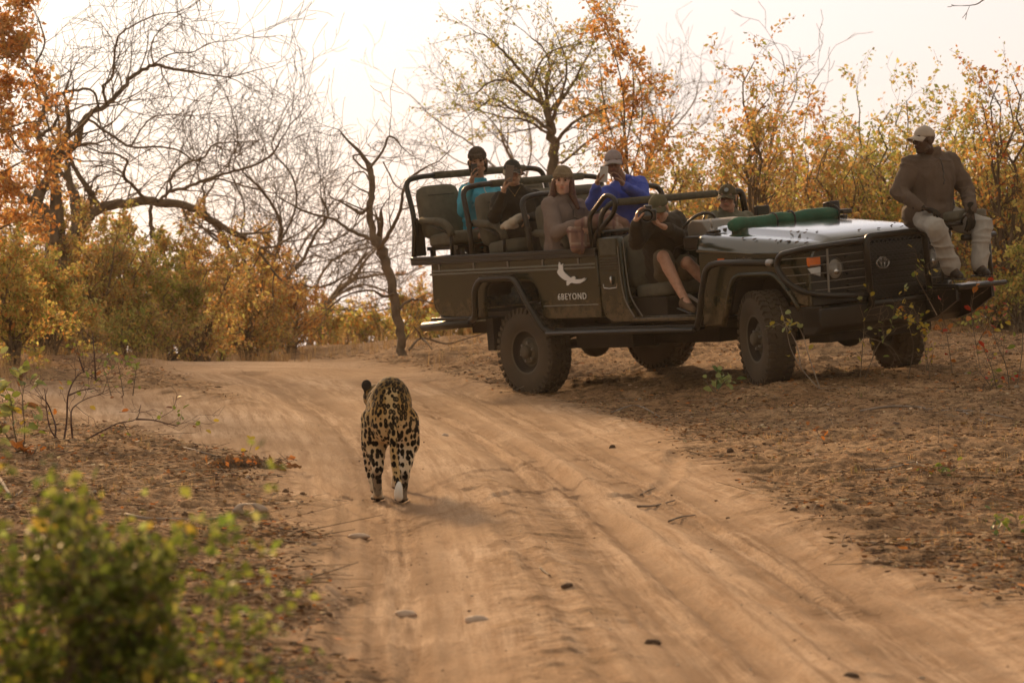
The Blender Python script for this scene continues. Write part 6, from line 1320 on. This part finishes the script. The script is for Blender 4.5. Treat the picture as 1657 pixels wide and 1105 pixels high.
for px0, px1, n, D0, D1 in ((60, 270, 110, 41, 46), (340, 500, 50, 44, 47), (500, 700, 40, 44, 48), (690, 800, 14, 39, 44), (1480, 1657, 110, 38, 42), (920, 1180, 50, 39, 42), (0, 80, 60, 35, 40)):
    for _ in range(n): q = wp(g.uniform(px0, px1), 500, g.uniform(D0, D1)); pts.append((q[0], q[1], gz(q[0], q[1])))
tufts('tall_dry_grass', pts, .24, 6, STRAW, 66, 1.0, .0024)
pts = []
for _ in range(220): q = wp(g.uniform(-60, 760), 500, g.uniform(46, 60)); pts.append((q[0], q[1], gz(q[0], q[1])))
tufts('tall_dry_grass', pts, .34, 5, STRAW, 67, 1.0, .003)
# sticks that can be told apart
def stick(pxs, r, label, mt=None, lift=.01, name='stick', rise=None):
    pts = []
    for k, (px, py) in enumerate(pxs): q = on_ground(px, py); q[2] += lift + (rise[k] if rise else 0); pts.append(q)
    c = bez(pts, 4); n = len(c); return tag(MB().tube(c, [r * (1 - .5 * k / n) for k in range(n)], 7).build(name, mt or M_paleb, None, smooth=True), label, 'stick')
M_stick = mat('grey_stick_material', (.30, .24, .19), .85, var=.3)
stick([(203, 833), (240, 836), (285, 840), (330, 841), (372, 837)], .010, 'pale dead stick lying left of the bone fragment', M_stick)
stick([(0, 791), (20, 793), (44, 792)], .011, 'straight grey stick at the left edge of the picture', M_stick)
stick([(275, 727), (300, 727), (330, 738), (356, 744)], .008, 'thin curved stick beside the orange leaf clump', M_stick)
stick([(1392, 600), (1435, 590), (1480, 594), (1520, 600), (1570, 606), (1640, 612)], .010, 'long bare branch lying in front of the right front wheel', M_stick)
stick([(990, 668), (1030, 664), (1070, 662)], .008, 'thin pale stick between the two near wheels', M_stick)
stick([(1032, 822), (1060, 820), (1092, 812)], .007, 'dark twig on the pale sand at the right rut', M_bark)
stick([(1082, 846), (1100, 840), (1125, 833)], .006, 'reddish twig just below the dark twig in the rut', M_bark)
stick([(1036, 806), (1048, 797), (1060, 790)], .005, 'short twig above the dark twig in the rut', M_bark)
stick([(1400, 762), (1440, 760), (1480, 756), (1484, 750)], .007, 'bent pale stick on the verge at the right', M_stick)
stick([(1555, 668), (1600, 668), (1640, 672)], .009, 'grey stick under the red leaved seedling', M_stick)
stick([(874, 924), (882, 928), (890, 932)], .006, 'tiny curved twig in the middle of the track', M_bark)
bw = [[wp(x, y, D_) for x, y, D_ in q] for q in ([(662, 566, 41), (682, 547, 41.2), (720, 556, 41.3), (748, 550, 41.2), (788, 538, 41)], [(682, 547, 41.2), (676, 536, 41), (670, 528, 40.9)], [(682, 547, 41.2), (692, 556, 40.9), (699, 566, 40.8)])]
fb = empty('fallen_branch', bw[0][0], 'forked bare branch lying behind the rear bumper of the vehicle', 'branch')
for q in bw: MB().tube(bez(q, 4), [.014 - .008 * k / (4 * (len(q) - 1)) for k in range(4 * (len(q) - 1) + 1)], 6).build('branch', M_bark, fb, bw[0][0], smooth=True)
# half buried stones
M_stone = mat('weathered_stone_material', (.52, .39, .29), .85, var=.2, bump=.5, bscale=50)
def stone(px, py, w, h, label, mt=M_stone, sd=1, name='stone', cat='stone'):
    q = on_ground(px, py); D = q[1]; W = w / FOC * D / 2; H = h / FOC * D; bm = bmesh.new(); bmesh.ops.create_icosphere(bm, subdivisions=3, radius=1); P_ = np.array([v.co[:] for v in bm.verts]); n = vnoise(P_ * 1.7, sd) * .18 + vnoise(P_ * 4, sd + 1) * .07
    P_ = P_ * (1 + n[:, None]) * np.array([W, W * .8, H]) + q; F_ = [[v.index for v in f.verts] for f in bm.faces]; bm.free(); return tag(mesh_obj(name, P_, F_, mt, smooth=True), label, cat)
stone(656, 994, 38, 8, 'rounded half buried stone in the near part of the track', sd=3); stone(581, 868, 36, 6, 'flat half buried stone nearest the leopard', sd=5); stone(771, 1003, 40, 8, 'low flat stone right of the rounded one', sd=8)
M_dung = mat('dark_dung_material', (.10, .058, .032), .95, bump=.8, bscale=80)
stone(918, 948, 20, 6, 'small dark clod in the middle of the track', M_dung, 11, 'clod', 'clod'); stone(1056, 1040, 26, 7, 'dark crumbly clod near the bottom of the track', M_dung, 12, 'clod', 'clod'); stone(1377, 1094, 26, 7, 'dark clod at the bottom right of the track', M_dung, 13, 'clod', 'clod')
stone(1284, 825, 13, 5, 'dark stone on the right edge of the track', M_dung, 14); stone(1182, 669 + 60, 12, 7, 'reddish stone in the sand by the right rut', M_dung, 15); stone(991, 727, 10, 6, 'small brown stone left of the reddish one', M_dung, 16); stone(720, 705, 12, 4, 'flat grey stone right of the leopard', M_stone, 17)
# dark hummock of roots and leaves left of the track
rng = np.random.default_rng(90)
q = on_ground(398, 755); hm = empty('root_clump', q, 'dark clump of roots and dead leaves at the left edge of the track', 'clump')
sg = []
for _ in range(160): a = rng.uniform(0, 6.28); p0 = q + np.array([rng.normal() * .12, rng.normal() * .10, rng.uniform(0, .05)]); sg.append((p0, .003, p0 + np.array([math.cos(a) * .1, math.sin(a) * .08, rng.uniform(-.03, .06)]), .0015))
Vt, Ft = seg_mesh(sg, 3); tag(mesh_obj('roots', Vt, Ft, M_bark, hm, q), kind='stuff'); Vt, Ft, C = leaf_mesh(q + np.c_[rng.normal(size=160) * .14, rng.normal(size=160) * .1, rng.uniform(0, .06, 160)], .05, [((.14, .08, .04), 4), ((.4, .16, .05), 1)]); tag(mesh_obj('foliage', Vt, Ft, M_leaf, hm, q, cols=C), kind='stuff')
# bone fragment with a round hole
q = on_ground(404, 830); D = q[1]; s = D / FOC; bn = empty('bone_fragment', q, 'weathered piece of bone with a round hole left of the track', 'bone')
vs, fs = [], []; n = 22
for j, (ro, ri, dy) in enumerate(((1, 0, -.03), (1, 0, .03))): pass
def bo(a): return (24 + 5 * math.cos(2 * a) + 3 * math.cos(3 * a + 1)) * s, (12 + 2 * math.sin(3 * a)) * s
for ring in range(6):
    for k in range(n):
        a = 2 * math.pi * k / n; ox, oz = bo(a); t = (0, .45, .9, .9, .5, 0)[ring]; yy = (-.012, -.045, -.05, .03, .03, .0)[ring]; hx, hz_ = 8 * s * math.cos(a) - .004, 7 * s * math.sin(a) + .008
        vs.append((q[0] + ox * math.cos(a) * (1 - t) + hx * t, q[1] + yy, q[2] + .035 + oz * math.sin(a) * (1 - t) + hz_ * t))
for r0 in range(6):
    r1 = (r0 + 1) % 6
    for k in range(n): fs.append((r0 * n + k, r0 * n + (k + 1) % n, r1 * n + (k + 1) % n, r1 * n + k))
b_ = mesh_obj('bone_piece', vs, fs, mat('weathered_bone_material', (.42, .33, .26), .8, var=.2, bump=.6, bscale=40), bn, q, smooth=True); b2 = bmesh.new(); b2.from_mesh(b_.data); bmesh.ops.recalc_face_normals(b2, faces=b2.faces); b2.to_mesh(b_.data); b2.free()
m = MB(); m.ell((q[0] - 15 * s, q[1] - .01, q[2] + .01), (.05, .03, .02)); m.build('bone_chip', mat('brown_bone_material', (.28, .14, .07), .8), bn, q, smooth=True)

# ---- small plants with leaves that can be told apart
def one_leaf_mesh(name, mt, s=1.0, round_=.62):
    me = bpy.data.meshes.new(name); v = [(0, 0, 0), (.35, .5 * round_, .10), (.75, .42 * round_, .07), (1, 0, -.04), (.75, -.42 * round_, .07), (.35, -.5 * round_, .10), (.5, 0, 0)]
    me.from_pydata([(a * s, b * s, c * s) for a, b, c in v], [], [(0, 6, 1), (1, 6, 2), (2, 6, 3), (3, 6, 4), (4, 6, 5), (5, 6, 0)]); me.materials.append(mt); me.polygons.foreach_set('use_smooth', [True] * 6); return me
def leaf_mat(name, col, tr=.45):
    m = mat(name, col, .5, var=.25, scale=30); N, L = m.node_tree.nodes, m.node_tree.links; b = N['Principled BSDF']; t = N.new('ShaderNodeBsdfTranslucent'); L.new(b.inputs['Base Color'].links[0].from_socket, t.inputs[0]); x = N.new('ShaderNodeMixShader'); x.inputs[0].default_value = tr; L.new(b.outputs[0], x.inputs[1]); L.new(t.outputs[0], x.inputs[2]); L.new(x.outputs[0], N['Material Output'].inputs[0]); return m
LM = {'green': leaf_mat('green_leaf_material', (.22, .27, .045)), 'pale': leaf_mat('pale_green_leaf_material', (.34, .38, .13)), 'deep': leaf_mat('deep_green_leaf_material', (.10, .16, .04)), 'yellow': leaf_mat('yellow_leaf_material', (.50, .38, .05)), 'orange': leaf_mat('orange_leaf_material', (.55, .20, .04)), 'red': leaf_mat('red_leaf_material', (.50, .05, .02)), 'brown': leaf_mat('brown_leaf_material', (.22, .10, .04))}
LMESH = {k: one_leaf_mesh('leaf_' + k, v) for k, v in LM.items()}
def plant(px, py, label, stems, leaves, size, nleaf, seed, name='small_plant', cat='plant', base_D=None, r=.006, twig_lev=2, leaf_from=.3, extra=0, bark=None, L=None, spread=.02, stemsub=.5, wig=.12):
    """stems: lists of photo points from the ground up; nleaf single leaves on them"""
    global rng; rng = np.random.default_rng(seed); q = on_ground(px, py) if base_D is None else wp(px, py, base_D); D = q[1]; root = empty(name, q, label, cat); segs, sites = [], []; T = []
    for st in stems:
        T = []
        W = [wp(x, y, D + rng.normal() * .06 * (k > 0)) for k, (x, y) in enumerate(st)]; C_ = [np.array(c) for c in bez(W, 4)]; n = len(C_)
        for k in range(n - 1):
            T.append((C_[k], r * (1 - .75 * k / n), C_[k + 1], r * (1 - .75 * (k + 1) / n)))
            if k / n > leaf_from:
                sites.append((C_[k], C_[k + 1]))
                if rng.random() < stemsub: grow(C_[k], rrot(unit(C_[k + 1] - C_[k]), rng.uniform(.5, 1.1)), (L or .22) * rng.uniform(.4, 1), r * .35, 3 - twig_lev, 3, segs, sites, wig, .05, .05, minr=.0012)
        Vt, Ft = seg_mesh(T, 6); mesh_obj('stem', Vt, Ft, bark or M_bark, root, q, smooth=True)
    if segs: Vt, Ft = seg_mesh(segs, 4); tag(mesh_obj('twigs', Vt, Ft, bark or M_bark, root, q), kind='stuff')
    P_ = site_points(sites, nleaf, spread); ks = [k for k, w in leaves for _ in range(w)]
    for p in P_:
        o = bpy.data.objects.new('leaf', LMESH[ks[int(rng.integers(0, len(ks)))]]); link(o, root); o.location = p - q; o.rotation_euler = (rng.uniform(-1.2, 1.2), rng.uniform(-.9, .9), rng.uniform(0, 6.28)); s_ = size * rng.uniform(.6, 1.25); o.scale = (s_, s_, s_)
    if extra:
        pal = [(tuple(c), w) for c, w in (((.25, .30, .05), 4), ((.40, .43, .13), 2), ((.14, .19, .035), 3), ((.55, .42, .07), .5))]; Vt, Ft, C_ = leaf_mesh(site_points(sites, extra, spread), size, pal, elong=1.4); tag(mesh_obj('foliage', Vt, Ft, M_leaf, root, q, cols=C_), kind='stuff')
    return root
# blurred green bush close to the camera, bottom left
st = []
rng = np.random.default_rng(5)
for i in range(34):
    x0 = rng.uniform(-60, 300); xt = x0 + rng.normal() * 60; top = 850 + max(0, (x0 - 40)) * .42 + rng.uniform(-15, 90) + (80 if x0 > 250 else 0); st.append([(x0 * .75, 1240), (x0 * .9, 1120), (xt, (1090 + top) / 2), (xt + rng.normal() * 25, top)])
st += [[(30, 1200), (40, 1000), (52, 880), (68, 790)], [(120, 1200), (110, 1000), (120, 900), (140, 840)], [(250, 1200), (270, 1000), (310, 900), (352, 845)], [(150, 1200), (170, 1000), (220, 920), (262, 880)], [(300, 1240), (330, 1120), (370, 1060), (400, 1010)], [(200, 1200), (250, 1080), (320, 1000), (350, 925)], [(330, 1240), (380, 1150), (430, 1100), (440, 1085)]]
plant(120, 1240, 'out of focus green leafy bush close to the camera at the bottom left', st, [('green', 6), ('pale', 4), ('deep', 4), ('yellow', 1)], .027, 300, 70, name='green_bush', cat='bush', base_D=8.3, r=.004, extra=4300, L=.135, stemsub=.75, spread=.018, leaf_from=.12)
# small plants
plant(48, 722, 'leafy green seedling with drooping leaves at the left edge', [[(30, 730), (22, 690), (18, 650), (10, 630)], [(38, 730), (40, 690), (36, 650), (40, 620)], [(28, 730), (8, 700), (-4, 670)]], [('green', 4), ('pale', 4), ('yellow', 1), ('brown', 1)], .10, 60, 71, leaf_from=.1, stemsub=.4, L=.2)
plant(50, 738, 'low clump of rust brown leaves below the green seedling', [[(45, 740), (40, 725), (35, 715)], [(50, 742), (58, 728), (60, 722)], [(38, 742), (28, 728)]], [('orange', 4), ('brown', 3)], .10, 16, 72, leaf_from=.1, stemsub=0)
plant(105, 716, 'nearly leafless sapling with arching twigs on the left verge', [[(103, 716), (108, 680), (110, 640), (122, 612), (136, 602), (150, 610), (165, 620)], [(136, 602), (130, 585), (124, 560)], [(118, 715), (115, 680), (118, 660), (140, 645), (175, 635)], [(88, 715), (90, 690), (82, 665), (75, 650), (60, 640)], [(130, 716), (160, 700), (190, 685), (220, 678), (228, 655)], [(98, 716), (80, 690), (72, 630)], [(220, 678), (250, 680), (288, 690)], [(155, 615), (153, 580), (150, 540)], [(110, 640), (130, 632), (152, 628)]], [('green', 4), ('yellow', 2), ('brown', 3), ('orange', 1)], .045, 55, 73, r=.0075, leaf_from=.3, stemsub=.45, L=.25, bark=mat('reddish_twig_material', (.10, .055, .045), .8))
plant(205, 610, 'small green sprouts at the far side of the left verge', [[(200, 640), (195, 610), (190, 585)], [(215, 640), (218, 615), (222, 590)], [(180, 640), (172, 610), (165, 590)]], [('green', 3), ('pale', 2)], .06, 34, 74, leaf_from=.2, L=.2, base_D=33)
plant(293, 680, 'tiny sprout with two green leaves left of the track', [[(290, 688), (292, 678), (294, 668)]], [('green', 1)], .06, 4, 75, r=.003, stemsub=0, leaf_from=.5)
plant(405, 735, 'small orange leaved seedling beside the root clump', [[(402, 745), (404, 730), (408, 718)], [(362, 752), (360, 742), (365, 735)]], [('orange', 1), ('yellow', 1)], .05, 8, 76, r=.003, stemsub=0, leaf_from=.3)
plant(1157, 632, 'low green plant on the ground between the near wheels', [[(1155, 635), (1145, 620), (1138, 612)], [(1158, 635), (1160, 615), (1158, 600)], [(1160, 635), (1172, 618), (1180, 612)], [(1158, 635), (1150, 615), (1148, 605)]], [('pale', 3), ('deep', 1)], .075, 34, 77, leaf_from=.15, stemsub=.2, L=.1, r=.004)
plant(1335, 645, 'thin bent sapling with a few yellow leaves in front of the near front wheel', [[(1328, 632), (1300, 600), (1280, 565), (1272, 530), (1262, 495)], [(1295, 590), (1290, 560), (1278, 535), (1268, 520)], [(1328, 632), (1310, 580), (1300, 545), (1288, 520)]], [('yellow', 3), ('pale', 2)], .06, 22, 78, base_D=30.5, r=.006, stemsub=.25, L=.15, leaf_from=.3, bark=M_stick)
plant(1395, 600, 'slender weeds standing in front of the bull bar', [[(1392, 610), (1396, 560), (1398, 520), (1390, 492)], [(1400, 612), (1420, 560), (1440, 535), (1448, 490)], [(1470, 612), (1478, 560), (1470, 520), (1480, 490)], [(1516, 510), (1500, 480), (1484, 450), (1482, 440), (1492, 432)], [(1500, 600), (1496, 560), (1488, 520), (1478, 498)], [(1400, 545), (1440, 560), (1460, 590)]], [('green', 3), ('yellow', 4), ('pale', 2)], .052, 66, 79, base_D=30.6, r=.0045, stemsub=.35, L=.22, leaf_from=.15)
plant(1485, 560, 'stem hung with small yellow leaves by the right end of the bumper', [[(1506, 620), (1496, 560), (1484, 520), (1478, 494)], [(1500, 600), (1510, 570), (1505, 550)]], [('yellow', 5), ('orange', 1)], .05, 46, 80, base_D=30.5, r=.004, stemsub=.3, L=.1, leaf_from=.05)
plant(1630, 640, 'seedling with scarlet and green leaves at the right edge', [[(1635, 660), (1630, 600), (1615, 560), (1600, 520)], [(1640, 660), (1650, 600), (1655, 550), (1650, 500)], [(1630, 660), (1600, 620), (1575, 590)], [(1625, 665), (1612, 640), (1600, 630)], [(1645, 665), (1655, 640), (1665, 620)], [(1618, 655), (1606, 600), (1590, 560)]], [('red', 4), ('yellow', 2), ('green', 4), ('orange', 2)], .060, 60, 81, base_D=29.5, r=.006, stemsub=.5, L=.25, leaf_from=.1)
plant(1520, 560, 'few orange leaves on a bare stem right of the footrest', [[(1545, 640), (1538, 580), (1530, 530), (1520, 500)], [(1590, 620), (1580, 560), (1572, 500), (1585, 440)], [(1580, 560), (1600, 520), (1610, 480)]], [('orange', 4), ('red', 2), ('brown', 1)], .065, 44, 82, base_D=31, r=.0045, stemsub=.4, L=.2, leaf_from=.2)
plant(1225, 720, 'small tuft of rust coloured leaves on the right verge', [[(1325, 705), (1322, 697), (1320, 690)], [(1332, 705), (1338, 697)]], [('orange', 2), ('brown', 2)], .045, 9, 83, r=.003, stemsub=0, leaf_from=.1)
plant(1540, 780, 'low green weed on the right verge', [[(1520, 775), (1515, 765), (1508, 758)], [(1526, 776), (1535, 765), (1545, 758)], [(1523, 776), (1524, 760)]], [('deep', 2), ('green', 2), ('brown', 1)], .04, 30, 84, r=.003, stemsub=.4, L=.08, leaf_from=.1)
plant(1630, 870, 'dark green weed close to the right edge on the bank', [[(1620, 870), (1612, 858), (1605, 850)], [(1628, 872), (1640, 858), (1650, 850)], [(1624, 872), (1626, 852)]], [('deep', 3), ('green', 1)], .04, 34, 85, r=.003, stemsub=.4, L=.08, leaf_from=.1)
# ================================================================ thin morning haze
hz_m = bpy.data.materials.new('haze_material'); hz_m.use_nodes = True; N, L = hz_m.node_tree.nodes, hz_m.node_tree.links; N.clear()
o_ = N.new('ShaderNodeOutputMaterial'); v_ = N.new('ShaderNodeVolumePrincipled'); v_.inputs['Density'].default_value = 0.00019; v_.inputs['Color'].default_value = (1.0, 0.88, 0.72, 1); v_.inputs['Anisotropy'].default_value = 0.65; L.new(v_.outputs[0], o_.inputs['Volume'])
m = MB(); m.box(-640, 640, -330, 640, float(V[:, 2].min()) - 1.0, 9.5); hz_o = m.build('haze', hz_m, None); hz_o['kind'] = 'stuff'
